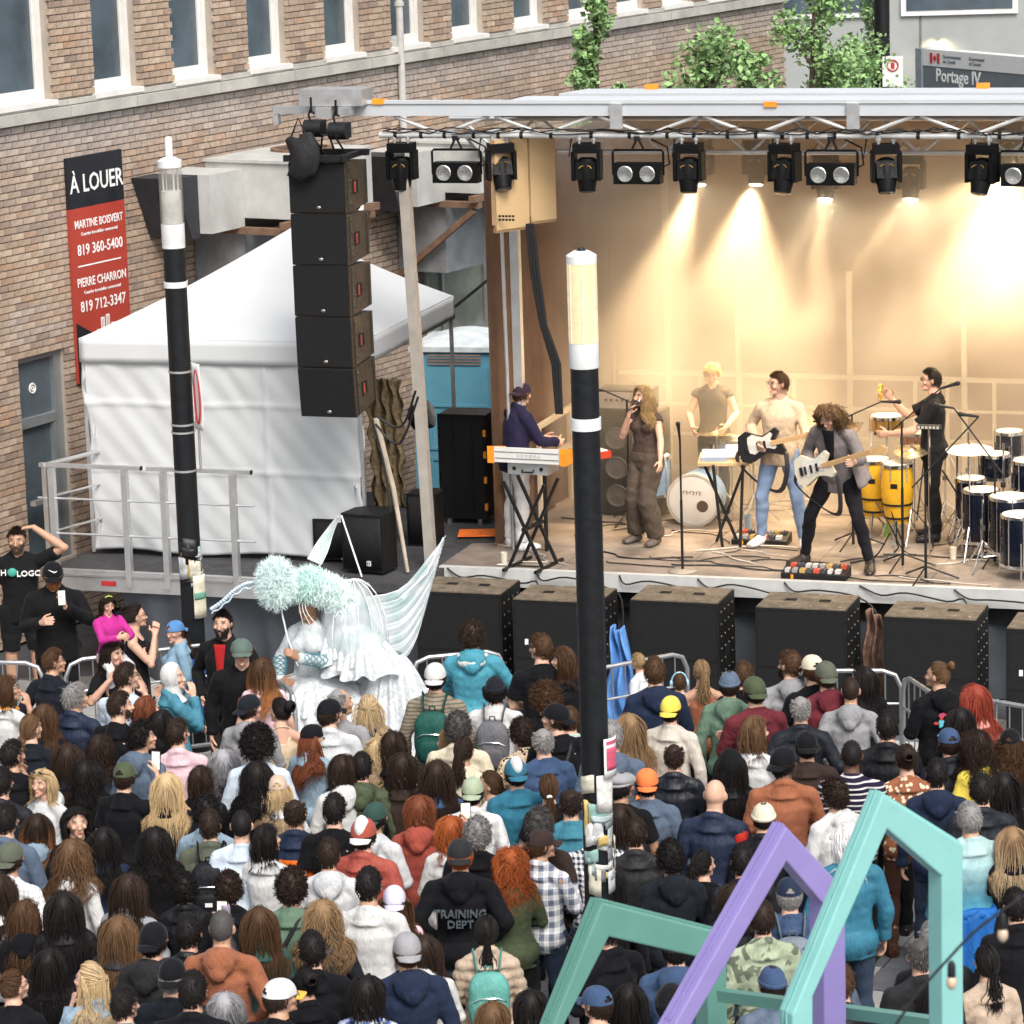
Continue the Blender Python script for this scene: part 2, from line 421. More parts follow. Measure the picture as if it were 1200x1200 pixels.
# windows: frame, sill, panes
def window(a, b, z0, z1, meet=.5, big=False):
    f = MB(); y = .10; w = .07
    f.bb((a, y, z0), (a+w, y+.10, z1)); f.bb((b-w, y, z0), (b, y+.10, z1)); f.bb((a+w, y, z1-w), (b-w, y+.10, z1)); f.bb((a+w, y, z0), (b-w, y+.10, z0+.09))
    zm = z0+(z1-z0)*meet
    f.bb((a+w, y+.035, zm-.03), (b-w, y+.085, zm+.03))
    for s0, s1, yy in ((z0+.09, zm-.03, .03), (zm+.03, z1-w, .06)):
        f.bb((a+w+.003, y+yy, s0), (a+w+.035, y+yy+.03, s1)); f.bb((b-w-.035, y+yy, s0), (b-w-.003, y+yy+.03, s1))
        f.bb((a+w+.035, y+yy, s0), (b-w-.035, y+yy+.03, s0+.03))
    fo = f.obj('window', wframe, bld)
    s = MB(); s.bb((a-.03, -.06, z0-.055), (b+.03, .12, z0+.003)); s.bb((a, -.02, z0-.16), (b, .05, z0-.06)); s.obj('sill', wframe, fo)
    p = MB(); p.bb((a+.07, y+.052, z0+.05), (b-.07, y+.06, z1-.04)); p.obj('pane', glass_dark, fo)
    c = MB(); k = (b-a)*.62; c.grid(20, 2, lambda u, v: (a+.12+k*u, y+.12+.012*sin(u*40), z0+.1+(z1-z0-.2)*v)); c.obj('curtain', curt, fo)
for a, b, c, d in ops[:12]: window(a, b, c+.02, d, .52)
# ground-floor window and door
a, b, c, d = ops[13]
f = MB(); al = mat('window_aluminium', (.50, .53, .54), .4, .6, .1)
for q in ((a, c, b, c+.07), (a, d-.07, b, d), (a, c+.07, a+.06, d-.07), (b-.06, c+.07, b, d-.07), ((a+b)/2-.28, c+.07, (a+b)/2-.22, d-.07)):
    f.bb((q[0], .05, q[1]), (q[2], .14, q[3]))
fo = f.obj('window', al, bld); MB().bb((a+.03, .09, c+.03), (b-.03, .10, d-.03)).obj('pane', mat('warm_window_glass', (.30, .32, .26), .12, 0, .5, 1.5, 0), fo)
a, b, c, d = ops[12]
f = MB()
for q in ((a, c, a+.06, d), (b-.12, c, b, d), (a+.06, d-.06, b-.12, d), (a+.06, 2.26, b-.12, 2.36), (a+.06, c, b-.12, c+.08), (b-.17, c+.08, b-.125, 2.25)):
    f.bb((q[0], .06, q[1]), (q[2], .18, q[3]))
dr = f.obj('door', mat('door_aluminium', (.33, .36, .38), .4, .6, .12), bld)
MB().bb((a+.05, .12, c+.05), (b-.11, .13, 2.27)).bb((a+.05, .12, 2.33), (b-.11, .13, d-.04)).obj('pane', glass_dark, dr)
x = MB(); x.tube([((a+b)/2-.03+.05*cos(q*pi/8), .115, 2.66+.05*sin(q*pi/8)) for q in range(17)], .011, 6)
x.tube([((a+b)/2-.03+.02*cos(q*pi/8), .115, 2.66+.02*sin(q*pi/8)) for q in range(17)], .008, 6); x.obj('door_decal', WHITE, dr)
MB().bb((a+.04, -.1, 1.45), (b-.16, -.03, 1.5)).obj('handle', ALU, dr)
# rain pipe and conduits
pt = PW(464, 60)[0]
dp = MB(); dp.cyl((pt, -.07, 3.0), (pt, -.07, 9), .045, n=12)
for z in (3.6, 4.9, 6.2, 7.6): dp.cyl((pt, -.07, z), (pt, -.07, z+.05), .06, n=12)
dp.obj('drainpipe', mat('pipe_paint', (.45, .44, .42), .6, 0, .2), bld)
pt2 = PW(494, 300)[0]
dp = MB(); dp.cyl((pt2, -.06, .6), (pt2, -.06, 3.5), .03, n=10); dp.obj('conduit', mat('pipe_paint', (0, 0, 0)), bld)
# ================================================================== SIGN BANNER ON THE WALL
red = mat('banner_red', (.36, .045, .028), .55, 0, .08, 2, 0); blk = mat('banner_black', (.012, .013, .017), .55, 0, .1, 2, 0); wht = mat('print_white', (.78, .78, .76), .6, 0, .03, 2, 0)
sg = thing('for_rent_sign', 'tall red and black for-rent banner with white lettering fixed to the brick wall', 'sign', W0+WD*.53+WN*.0, atan2(WD.y, WD.x))
SW = .98; SZ0, SZ1 = 2.62, 5.06
def sgb(name, a, z0, b, z1, m, y0=-.06, y1=-.02): return MB().bb((a, y0, z0), (b, y1, z1)).obj(name, m, sg)
sgb('red_panel', 0, SZ0, SW, SZ1-.55, red); sgb('black_header', 0, SZ1-.548, SW, SZ1, blk)
q = MB(); q.prism([(0, SZ0-.0), (.62, SZ0-.0), (.55, SZ0+.26), (.36, SZ0+.48), (0, SZ0+.66)], lambda a, b, t: Vector((a, t, b)), -.066, -.062); q.obj('black_corner', blk, sg)
def stx(name, s, x, z, size, sx=1): return text(name, s, size, wht, sg, frame((x, -.064, z), (1, 0, 0), (0, 0, 1)), .0015, sx=sx)
stx('lettering', '\u00c0 LOUER', .50, SZ1-.30, .27, .86)
stx('lettering', 'MARTINE BOISVERT', .50, 4.33, .125, .78); stx('lettering', 'Courtier immobilier commercial', .5, 4.225, .05, 1)
stx('lettering', '819 360-5400', .50, 4.05, .165, .88)
sgb('rule', .09, 3.875, .86, 3.89, wht, -.064, -.0625)
stx('lettering', 'PIERRE CHARRON', .50, 3.70, .135, .80); stx('lettering', 'Courtier immobilier commercial', .5, 3.59, .05, 1)
stx('lettering', '819 712-3347', .50, 3.435, .165, .88)
stx('lettering', 'IMMOBILIER', .30, SZ0+.16, .06, .8); stx('lettering', 'COMMERCIAL', .30, SZ0+.09, .06, .8)
tw = MB()
for xa, h in ((.36, .20), (.44, .32), (.53, .34), (.62, .24)):
    for k in range(3): tw.bb((xa+k*.026, -.066, 2.95), (xa+k*.026+.012, -.0625, 2.95+h))
    tw.bb((xa, -.066, 2.95+h-.002), (xa+.064, -.0625, 2.95+h+.012))
tw.obj('tower_emblem', wht, sg)
# ================================================================== AIR CONDITIONERS ON BRACKETS
acw = mat('hvac_enamel', (.44, .44, .42), .55, 0, .22, 3, .1, 20); gal = mat('sheet_metal', (.32, .34, .36), .5, .5, .35, 2.5, .1, 10); rust = mat('rusty_angle', (.20, .12, .075), .85, .2, .4, 8)
dk = mat('duct_dark', (.03, .03, .035), .7)
def hvac(x0, y0, label, L_=1.75, Wd=1.15, Hh=.62, z=4.55):
    t, _z = PW(x0, y0)
    a = thing('air_conditioner', label, 'air conditioner', W0+WD*t+ZZ*z, atan2(WD.y, WD.x), 'air conditioners bracketed to the wall')
    c = MB(); c.bb((.1, -Wd-.25, 0), (L_, -.25, Hh)); c.obj('cabinet', acw, a, False)
    c = MB(); c.bb((.07, -Wd-.27, Hh), (L_+.03, -.23, Hh+.03)); c.obj('lid', acw, a)
    r_ = MB(); r_.lathe([(.36, Hh+.03), (.36, Hh+.06), (.30, Hh+.06), (.30, Hh+.035)], (L_*.68, -Wd/2-.25, 0), 28, cap=False); r_.obj('fan_ring', rust, a, True)
    r_ = MB(); r_.lathe([(.29, Hh+.032), (.29, Hh+.04)], (L_*.68, -Wd/2-.25, 0), 24); r_.obj('fan_well', dk, a)
    d = MB(); d.bb((-.55, -.75, -.1), (.097, -.0, .55)); d.obj('duct', acw, a)
    d = MB()
    d.prism([(-1.0, .55), (-.56, .55), (-.56, -.15), (-.7, -.15)], lambda p, q, t_: Vector((p, t_, q)), -.6, -.02); d.obj('hood', dk, a)
    v = MB()
    for k in range(2): MB().bb((.45, -Wd-.262, .32-.24*k), (.72, -Wd-.252, .50-.24*k)).obj('access_panel', mat('hvac_panel', (.50, .50, .49), .5), a)
    v.bb((L_+.004, -Wd+.1, .1), (L_+.012, -Wd+.24, .38)); v.obj('access_panel', mat('hvac_panel', (.42, .42, .41), .5), a)
    f = MB(); f.bb((-.1, -Wd-.28, -.09), (L_+.1, -Wd-.20, -.01)); f.bb((-.1, -.2, -.09), (L_+.1, -.1, -.01))
    for xx in (0, L_-.1): f.bb((xx, -Wd-.28, -.17), (xx+.09, -.02, -.095)); 
    for xx in (.02, L_-.06): f.bar((xx, -Wd-.2, -.2), (xx, -.02, -1.1), .07, .07)
    f.obj('bracket', rust, a)
    s = MB(); s.bb((.12, -.72, -1.0), (L_-.1, -.03, -.18)); s.obj('duct_box', gal, a)
    p = MB(); p.tube([(L_*.55, -Wd-.3, .0), (L_*.55, -Wd-.38, .1), (L_*.75, -Wd-.38, .1), (L_*.75, -Wd-.38, -.02), (L_*.35, -Wd-.4, -.25)], .022, 8); p.obj('pipe', WHITE, a)
    p = MB(); p.tube([(L_*.75, -Wd-.34, .05), (L_*.72, -Wd-.3, -.5), (L_*.6, -Wd-.1, -1.0), (L_*.45, -.5, -1.5), (L_*.4, -.1, -1.7)], .02, 8); p.obj('cable', CABLE, a)
    return a
hvac(214, 200, 'grey box air conditioner on wall brackets above the white tent', z=4.17)
a2 = hvac(455, 200, 'second air conditioner with steep white side panel, half hidden behind the hanging loudspeakers', 1.5, 1.0, .6, z=3.95)
m = MB(); m.prism([(-.3, .75), (.5, .75), (1.5, -.35), (1.2, -.35)], lambda p, q, t_: Vector((p, t_, q)), -1.32, -1.27); m.obj('side_panel', acw, a2)
# ================================================================== FAR BUILDING, SIGN, TREES
conc = mat('concrete_panel', (.33, .345, .335), .85, 0, .15, .8, .2, 12)
fb0 = PD(900, 95, 78); fb = thing('concrete_building', 'pale concrete office block with ribbon windows beyond the stage roof', 'building', (fb0.x-6, 80, 0), R(-4))
fbw = MB(); fbw.bb((-4, 0, 0), (30, 12, 16)); fbw.obj('wall', conc, fb)
jn = MB()
for k in range(-1, 12): jn.bb((k*2.4, -.02, 0), (k*2.4+.05, .0, 5.9)); 
jn.bb((-4, -.025, 4.2), (30, -.002, 4.25)); jn.obj('panel_joint', mat('joint_dark', (.16, .16, .15), .9), fb)
fz = PD(1000, 12, 80).z
for k in range(-1, 10):
    xa = k*3.0+.3
    f = MB(); f.bb((xa-.12, -.08, fz-.12), (xa+2.52, .02, fz+1.72)); fo = f.obj('window', WHITE, fb)
    MB().bb((xa, -.10, fz), (xa+2.4, -.082, fz+1.6)).obj('pane', glass_dark, fo)
q = PD(1096, 32, 79.7); lx = q.x-fb.location.x
wl = thing('wall_lamp', 'lit wall lamp on the pale concrete building behind the trees', 'lamp', (q.x, 79.4, q.z), R(-4))
MB().box((0, .25, .12), (.55, .5, .42)).obj('housing', BLACK, wl); MB().box((0, .2, -.12), (.42, .36, .05)).obj('lens', mat('lamp_lens', (1, .85, .5), .4, bmp=0, emit=14, ecol=(1, .82, .45)), wl)
lp = bpy.data.lights.new('wall_lamp_light', 'SPOT'); lp.energy = 900; lp.color = (1, .85, .4); lp.spot_size = R(150); lp.spot_blend = .8; lp.shadow_soft_size = .2
lo = link('light', lp, wl, (0, 0, -.2)); lo.rotation_euler = (R(12), 0, 0)
# street sign board
q0 = PD(1082, 99, 62); q1 = PD(1205, 99, 60.5)
ug = (q1-q0); ug.z = 0; yaw_s = atan2(ug.y, ug.x)+R(-18)
ps = thing('building_name_sign', 'grey government sign board reading Portage IV with a small flag', 'sign', (q0.x, q0.y, 0), yaw_s)
sgrey = mat('sign_grey', (.13, .15, .16), .5, 0, .1); slight = mat('sign_light', (.62, .62, .6), .5, 0, .06)
zt = PD(1082, 57, 62).z; zb = 1.2
MB().bb((0, 0, zb), (3.6, .25, zt-.30)).obj('panel', sgrey, ps); MB().bb((0, -.01, zt-.295), (3.6, .26, zt)).obj('header', slight, ps)
MB().bb((-.18, -.04, 0), (-.003, .29, zt)).obj('post', mat('sign_post', (.2, .23, .25), .5), ps)
fl = MB(); fl.bb((.22, -.02, zt-.24), (.29, -.012, zt-.06)); fl.bb((.43, -.02, zt-.24), (.50, -.012, zt-.06))
leafp = [(.36+.05*r_*sin(a_), zt-.15+.055*r_*cos(a_)) for a_, r_ in ((0, 1.3), (.35, .55), (.8, 1), (1.2, .6), (1.7, 1), (2.3, .6), (2.9, .9), (3.14, 1.1), (3.4, .9), (4.0, .6), (4.6, 1), (5.1, .6), (5.5, 1), (5.95, .55))]
fl.prism(leafp, lambda a_, b_, t_: Vector((a_, t_, b_)), -.02, -.012); fl.obj('flag_emblem', mat('flag_red', (.45, .03, .03), .5), ps)
text('lettering', 'Portage IV', .33, wht, ps, frame((1.02, -.005, zt-.455), (1, 0, 0), (0, 0, 1)), .003, sx=.92)
text('lettering', 'Gouvernement\ndu Canada', .085, sgrey, ps, frame((.60, -.015, zt-.15), (1, 0, 0), (0, 0, 1)), .002, 'LEFT')
text('lettering', 'Government\nof Canada', .085, sgrey, ps, frame((1.35, -.015, zt-.15), (1, 0, 0), (0, 0, 1)), .002, 'LEFT')
# dark street pole with small sign
q = PD(1034, 95, 58); sp_ = thing('street_pole', 'dark street pole with a small no-parking plate above the stage roof', 'street pole', (q.x, q.y, 0), R(-5))
MB().cyl((0, 0, 0), (0, 0, 9), .13, n=14).obj('pole', BLACK, sp_, True)
zz = PD(1038, 78, 58).z
MB().bb((.0, -.17, zz-.32), (.34, -.145, zz+.18)).obj('plate', WHITE, sp_)
r_ = MB(); r_.tube([(.17+.09*cos(k*pi/10), -.178, zz+.03+.09*sin(k*pi/10)) for k in range(21)], .012, 6); r_.bb((.14, -.18, zz-.02), (.20, -.175, zz+.08)); r_.obj('plate_symbol', mat('flag_red', (0, 0, 0)), sp_)
# trees
leaf_m, t_, b_ = nt('leaf_green'); a_ = N(t_, 'ShaderNodeAttribute'); a_.attribute_name = 'tint'
L(t_, a_.outputs['Color'], b_.inputs['Base Color']); b_.inputs['Roughness'].default_value = .5; b_.inputs['Specular IOR Level'].default_value = .35
b_.inputs['Transmission Weight'].default_value = 0
bark = mat('bark', (.09, .07, .05), .95, 0, .4, 12, .8, 40, .02)
def tree(x, y0, y1, D, wpx, label, seed, n=2600, lum=1.0):
    rr = random.Random(seed); base = PD(x, (y0+y1)/2, D); top = PD(x, y0, D).z; bot = PD(x, y1, D).z; w = wpx*D*1.02/FPX/2
    tr = thing('tree', label, 'tree', (base.x, base.y, 0), rr.uniform(0, 3), 'young trees behind the stage')
    tk = MB(); tk.tube([(0, 0, 0), (.02, 0, bot*.5), (0, .03, bot), (.02, 0, top*.92)], [.09, .07, .05, .012], 9)
    cl = []
    for k in range(16):
        z = bot-.8+(top-bot+.7)*(k+.5)/16; a = rr.uniform(0, 2*pi); f = math.sin(pi*min(1, max(.12, (z-bot+1.2)/(top-bot+1.3))))**.6
        rr_ = w*f*rr.uniform(.45, 1.0); e = Vector((cos(a)*rr_, sin(a)*rr_, z+.15))
        tk.tube([(0, 0, z-.35), e*.5+Vector((0, 0, z-.2))*.5, e], [.025, .015, .006], 5); cl.append((e, w*rr.uniform(.25, .5)))
        cl.append((Vector((e.x*.4, e.y*.4, z)), w*rr.uniform(.3, .45)))
    tk.obj('trunk', bark, tr, True)
    lv = MB(); lc = []
    for k in range(n):
        c, r_ = rr.choice(cl); d = Vector((rr.gauss(0, 1), rr.gauss(0, 1), rr.gauss(0, .85))); d = d.normalized()*r_*rr.uniform(.35, 1.15)
        p = c+d; s = rr.uniform(.03, .06); n1 = Vector((rr.gauss(0, 1), rr.gauss(0, 1), rr.gauss(0, 1)+1.0)).normalized(); a = n1.orthogonal().normalized(); a = (a*cos(k)+n1.cross(a)*sin(k)); b = n1.cross(a)
        lv.add([p-a*s, p-a*s*.2+b*s*.7, p+a*s*1.1, p-a*s*.2-b*s*.7, p+n1*s*.15], [(0, 4, 1), (4, 2, 1), (0, 3, 4), (4, 3, 2)])
        g_ = rr.uniform(.7, 1.6)*lum; lc += [(.19*g_, .31*g_, .12*g_)]*4
    me = lv.mesh('crown', [leaf_m]); attrcol(me, 'tint', lc); link('crown', me, tr)
tree(697, -45, 104, 43.5, 62, 'slim young tree rising left of the others against the brick wall', 1, 1900)
tree(828, 42, 128, 44.5, 105, 'round bushy tree top against the brick wall right of the slim tree', 2, 2600)
tree(882, 55, 128, 45.5, 60, 'small tree top right beside the round bushy tree', 6, 1200)
tree(952, -30, 120, 50, 100, 'tall leafy tree in front of the far dark window beside the brick corner', 3, 3000)
tree(1010, 58, 125, 54, 120, 'low pale green tree below the dark street pole', 4, 2600, 1.15)
tree(1026, -40, 80, 60, 50, 'thin dark tree behind the dark street pole', 5, 1300, .8)
# ================================================================== MOBILE STAGE
stage = thing('mobile_stage', 'large mobile concert stage with white roof, aluminium truss and hazy brown drapes', 'stage', S0, -YAW)
UMAX, VB = 8.6, 5.45
deckm = mat('stage_deck', (.22, .18, .15), .5, 0, .7, 1.6, .2, 30)
def bx(name, a, b, m, parent=stage, smooth=False): return MB().bb(a, b).obj(name, m, parent, smooth)
for i in range(7):
    for j in range(5):
        bx('deck_panel', (-.02+i*1.232, .06+j*1.08, -.06), (-.02+i*1.232+1.226, .06+j*1.08+1.074, 0), deckm)
bx('deck_frame', (0, .1, -.35), (UMAX, VB, -.07), BLACK)
beam = mat('fascia_beam', (.56, .56, .54), .5, .2, .12)
bx('edge_beam', (0, -.02, -.17), (UMAX, .055, .012), beam)
sk = MB(); sk.grid(260, 10, lambda u, v: (u*UMAX, .12+.05*sin(u*95+2*sin(u*31))*(.3+v)+.03*sin(u*37)+.25*v, -.172-1.0*v))
skirtm = mat('skirt_fabric', (.075, .085, .10), .7, 0, .25, 2, .3, 9, .02)
sk.obj('skirt', skirtm, stage, 'all')
# roof
RZ = 4.51
roofw = mat('roof_white', (.50, .52, .54), .55, 0, .06, 1.5, .05, 12); wood = mat('roof_plywood', (.30, .19, .11), .7, 0, .3, 3, .2, 12)
RL = PS(583, 122, 0)[0]
bx('fascia', (-.93, -.06, RZ), (UMAX, .06, RZ+.115), roofw)
bx('fascia_lip', (-.93, -.075, RZ+.118), (UMAX, -.0, RZ+.15), roofw)
rp = MB(); rp.prism([(0, RZ+.115), (.9, RZ+.10), (.9, RZ+.07), (0, RZ+.08)], lambda a, b, t: Vector((t, a, b)), RL, UMAX)
rp.obj('roof_panel', roofw, stage)
bx('roof_gap', (RL+.15, .905, RZ+.02), (UMAX, 1.18, RZ+.07), mat('roof_gap_dark', (.04, .05, .065), .6))
rp = MB(); rp.prism([(1.2, RZ+.095), (2.2, RZ+.05), (2.2, RZ+.02), (1.2, RZ+.06)], lambda a, b, t: Vector((t, a, b)), RL+.25, UMAX)
rp.obj('roof_panel', roofw, stage)
rp = MB(); rp.prism([(2.2, RZ+.05), (VB+.3, RZ-.30), (VB+.3, RZ-.33), (2.2, RZ+.02)], lambda a, b, t: Vector((t, a, b)), RL+.25, UMAX)
rp.obj('roof_panel', roofw, stage)
bx('ceiling', (RL, .1, RZ-.03), (UMAX, 2.3, RZ-.0), wood)
rp = MB(); rp.prism([(2.3, RZ-.0), (VB+.1, RZ-.34), (VB+.1, RZ-.37), (2.3, RZ-.03)], lambda a, b, t: Vector((t, a, b)), RL, UMAX); rp.obj('ceiling', wood, stage)
for k in range(7): bx('ceiling_beam', (RL, .7+k*.75, RZ-.07), (UMAX, .78+k*.75, RZ-.035), wood) if k < 2 else None
orange = mat('marker_orange', (.8, .28, .02), .5)
for x, y in ((1136, 98), (740, 98), (905, 122), (446, 119)):
    u, z = PS(x, y, .0 if y > 110 else 1.3); v = -.08 if y > 110 else 2.0; z = z if y > 110 else RZ+.08; bx('marker_light', (u-.06, v, z-.02), (u+.06, v+.08, z+.03), orange)
for x in (725, 1002): u, z = PS(x, 140, 0); bx('roof_bracket', (u-.06, -.095, RZ-.12), (u+.06, -.062, RZ+.12), ALU)
# rail end, hoist head and outrigger on the left
bx('roof_outrigger', (-1.55, -.05, RZ+.02), (-.94, .03, RZ+.09), ALU); bx('outrigger_foot', (-1.55, -.05, RZ-.09), (-1.5, .03, RZ+.015), ALU)
hh = MB(); hh.bb((-1.2, -.22, RZ+.11), (-.55, .12, RZ+.27)); hh.bb((-1.02, -.25, RZ+.0), (-.86, .14, RZ+.105)); hh.bb((-.78, -.27, RZ+.02), (-.66, -.1, RZ+.105)); hh.obj('hoist_beam', ALU, stage)
# front truss
tr = MB(); tz = 4.32
tr.tube([(-.45, -.02, tz), (UMAX, -.02, tz)], .031, 10); c0 = tr.obj('truss_chord', beam, stage, True)
tr = MB(); tr.tube([(.6, .55, 4.10), (UMAX, .55, 4.10)], .024, 10); tr.obj('truss_chord', ALU, stage, True)
tr = MB(); tr.tube([(.1, .5, 4.43), (UMAX, .5, 4.43)], .024, 10); tr.obj('truss_chord', ALU, stage, True)
u = -.3; k = 0; up = False
BRACE = []
while u < UMAX-.5:
    BRACE.append(((u, -.02, RZ-.005), (u+.46, -.02, tz+.015)) if not up else ((u, -.02, tz+.015), (u+.46, -.02, RZ-.005)))
    u += .46+.06; up = not up
for a, b in BRACE: MB().cyl(a, b, .018, n=8).obj('truss_brace', beam, stage, True)
u = .2; up = False
while u < UMAX-.6:
    a, b = ((u, .52, 4.43), (u+.36, .55, 4.11)); 
    if up: a, b = (u, .55, 4.11), (u+.36, .52, 4.43)
    MB().cyl(a, b, .015, n=6).obj('truss_brace', beam, stage, True); u += .42; up = not up
# black clamps & taped cables on the chord
cl = MB(); rr = random.Random(4); u = -.3
while u < UMAX-.2:
    cl.cyl((u, -.02, tz), (u+.035, -.02, tz), .034, n=8); u += rr.uniform(.22, .42)
tag(cl.obj('cable_tie', BLACK, stage), kind='stuff')
cab = MB()
for q in range(3):
    pts = []; u = -.4
    while u < UMAX-.1: pts.append((u, -.05-.01*q, tz+.03+rr.uniform(-.02, .05))); u += .16
    cab.tube(pts, .006, 5)
cab.obj('cable', CABLE, stage, True)
# rear truss
for z in (4.3, 3.95):
    MB().tube([(.9, 3.6, z), (UMAX, 3.6, z)], .026, 8).obj('truss_chord', ALU, stage, True)
u = .95; up = False
while u < UMAX-.5:
    MB().cyl((u, 3.6, 3.96 if up else 4.29), (u+.36, 3.6, 4.29 if up else 3.96), .012, n=6).obj('truss_brace', ALU, stage, True); u += .4; up = not up
# tower legs
towm = mat('tower_post', (.46, .42, .37), .55, .4, .15)
u, z = PS(505, 652, -.02)
lg = MB(); ua, za = PS(474, 215, -.05); lg.bar(st(0, 0)-S0 + Vector((ua, -.05, 3.95)), Vector((u, -.02, 0.02)), .10, .10); lg.obj('tower_post', towm, stage)
lg = MB(); ua, za = PS(603, 268, .98); lg.bar((ua, .98, 4.0), (ua, .98, 0), .09, .09); lg.obj('tower_post', ALU, stage)
lg = MB(); ua, za = PS(588, 275, .9); lg.cyl((ua, .9, 3.4), (ua+.02, .9, .0), .02, n=8); lg.obj('tower_brace', ALU, stage, True)
# diagonal rope/strap bundle at the left
s0 = PS(440, 490, -.3); s1 = PS(478, 672, -.35)
MB().tube([(s0[0], -.3, s0[1]), (s0[0]+.16, -.3, s0[1]*.55), (s1[0], -.35, .02)], [.032, .026, .018], 8).obj('strap_bundle', mat('strap_beige', (.42, .36, .28), .8), stage, True)
# drapes: left side wall, rear wall
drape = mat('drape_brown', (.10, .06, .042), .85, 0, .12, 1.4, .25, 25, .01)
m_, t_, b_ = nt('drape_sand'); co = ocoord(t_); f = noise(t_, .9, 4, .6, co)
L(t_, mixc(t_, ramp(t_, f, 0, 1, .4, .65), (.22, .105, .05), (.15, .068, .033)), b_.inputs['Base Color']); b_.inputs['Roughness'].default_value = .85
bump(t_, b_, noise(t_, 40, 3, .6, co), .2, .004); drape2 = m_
LW = .28
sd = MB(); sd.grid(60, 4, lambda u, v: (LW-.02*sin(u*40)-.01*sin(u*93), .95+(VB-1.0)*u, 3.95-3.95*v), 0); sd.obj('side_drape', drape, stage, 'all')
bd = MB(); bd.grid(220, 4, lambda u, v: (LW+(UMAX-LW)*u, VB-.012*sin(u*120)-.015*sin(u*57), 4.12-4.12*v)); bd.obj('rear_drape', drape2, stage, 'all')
bx('side_frame', (LW-.08, VB-.12, 0), (LW+.01, VB-.03, 4.1), drape)
bx('rear_backing', (LW-.05, VB+.06, 0), (UMAX, VB+.12, RZ-.36), BLACK); 
railm = mat('rail_cream', (.62, .55, .45), .5, .2, .1)
for x in (778, 864, 995, 1130):
    u, z = PS(x, 318 if x != 778 else 190, VB-.1); bx('rear_post', (u-.03, VB-.13, 0), (u+.03, VB-.07, z), railm)
for x in (1072, 1110, 820, 930, 1165):
    u, z = PS(x, 450, VB-.2); bx('rail_baluster', (u-.02, VB-.2, 0), (u+.02, VB-.16, 1.08), railm)
for z in (1.06, .72, .38): bx('rear_rail', (LW+.1, VB-.22, z), (UMAX, VB-.17, z+(.05 if z > 1 else .03)), railm)
# left interior rail seen past the keyboard player
for z in (1.0, .6): MB().bar((LW+.06, 1.2, z), (LW+.06, 4.6, z), .05, .05).obj('side_rail', railm, stage)
for v in (1.3, 2.3, 3.4, 4.5): bx('rail_baluster', (LW+.04, v, 0), (LW+.08, v+.05, 1.0), railm)
# hinged plywood wing panels
ply = mat('ply_panel', (.52, .36, .19), .6, 0, .12, 1.5, .15, 8)
a = PS(578, 272, -.05); b = PS(620, 262, .4)
def wing(p0, p1, z0, z1):
    d = (Vector(p1)-Vector(p0)); m = MB(); n = d.normalized().cross(ZZ)*.035
    P0, P1 = Vector(p0), Vector(p1)
    m.add([P0+ZZ*z0, P1+ZZ*z0, P1+ZZ*z1, P0+ZZ*z1, P0+n+ZZ*z0, P1+n+ZZ*z0, P1+n+ZZ*z1, P0+n+ZZ*z1], [(0, 1, 2, 3), (7, 6, 5, 4), (1, 0, 4, 5), (2, 1, 5, 6), (3, 2, 6, 7), (0, 3, 7, 4)])
    o = m.obj('wing_panel', ply, stage)
    e = MB(); e.bar(P0+ZZ*z0, P1+ZZ*z0, .05, .05); e.bar(P0+ZZ*(z0+.05), P0+ZZ*z1, .04, .04); e.bar(P1+ZZ*(z0+.05), P1+ZZ*z1, .04, .04); e.obj('trim', mat('ply_edge', (.33, .21, .11), .6), o)
pa = PS(580, 270, -.1); pb = PS(618, 262, .25); pc = PS(650, 262, .5)
wing((pa[0], -.1, 0), (pb[0], .25, 0), pa[1], 4.28); wing((pb[0]+.02, .26, 0), (pc[0], .5, 0), pb[1]+.02, 4.28)
u, z = PS(594, 258, -.12)
lb = MB(); 
for r_ in range(2):
    for c in range(5): lb.bb((u-.08+c*.034, -.135, z+.03-r_*.035), (u-.055+c*.034, -.128, z+.05-r_*.035))
lb.obj('label_plate', BLACK, stage)
ux, uz = PS(618, 262, .2)
cb = MB()
for k in range(3):
    cb.tube([(ux+k*.025, .2, uz), (ux+.03+k*.03, .22, uz-.5), (ux+.1+k*.02, .25, uz-1.0), (ux+.2+k*.03, .28, uz-1.4), (ux+.22+k*.02, .3, uz-1.9)], .022, 7)
cb.obj('cable', CABLE, stage, True)
# stage smoke
sm = bpy.data.materials.new('stage_smoke'); sm.use_nodes = True; t_ = sm.node_tree; t_.nodes.clear()
o_ = N(t_, 'ShaderNodeOutputMaterial'); v_ = N(t_, 'ShaderNodeVolumePrincipled'); co = ocoord(t_)
f = noise(t_, .55, 3, .55, co, .8); SMOKE = (.18, .85)
L(t_, ramp(t_, f, SMOKE[0], SMOKE[1], .36, .68), v_.inputs['Density']); v_.inputs['Color'].default_value = (1, .95, .86, 1); v_.inputs['Anisotropy'].default_value = .35
L(t_, v_.outputs[0], o_.inputs['Volume'])
smo = MB().bb((LW+.1, 2.35, .02), (UMAX-.1, VB-.28, 4.28)).obj('stage_smoke', sm); smo.location = S0; smo.rotation_euler = (0, 0, -YAW)
tag(smo, 'warm theatrical smoke hanging over the band', None, None, 'stuff')
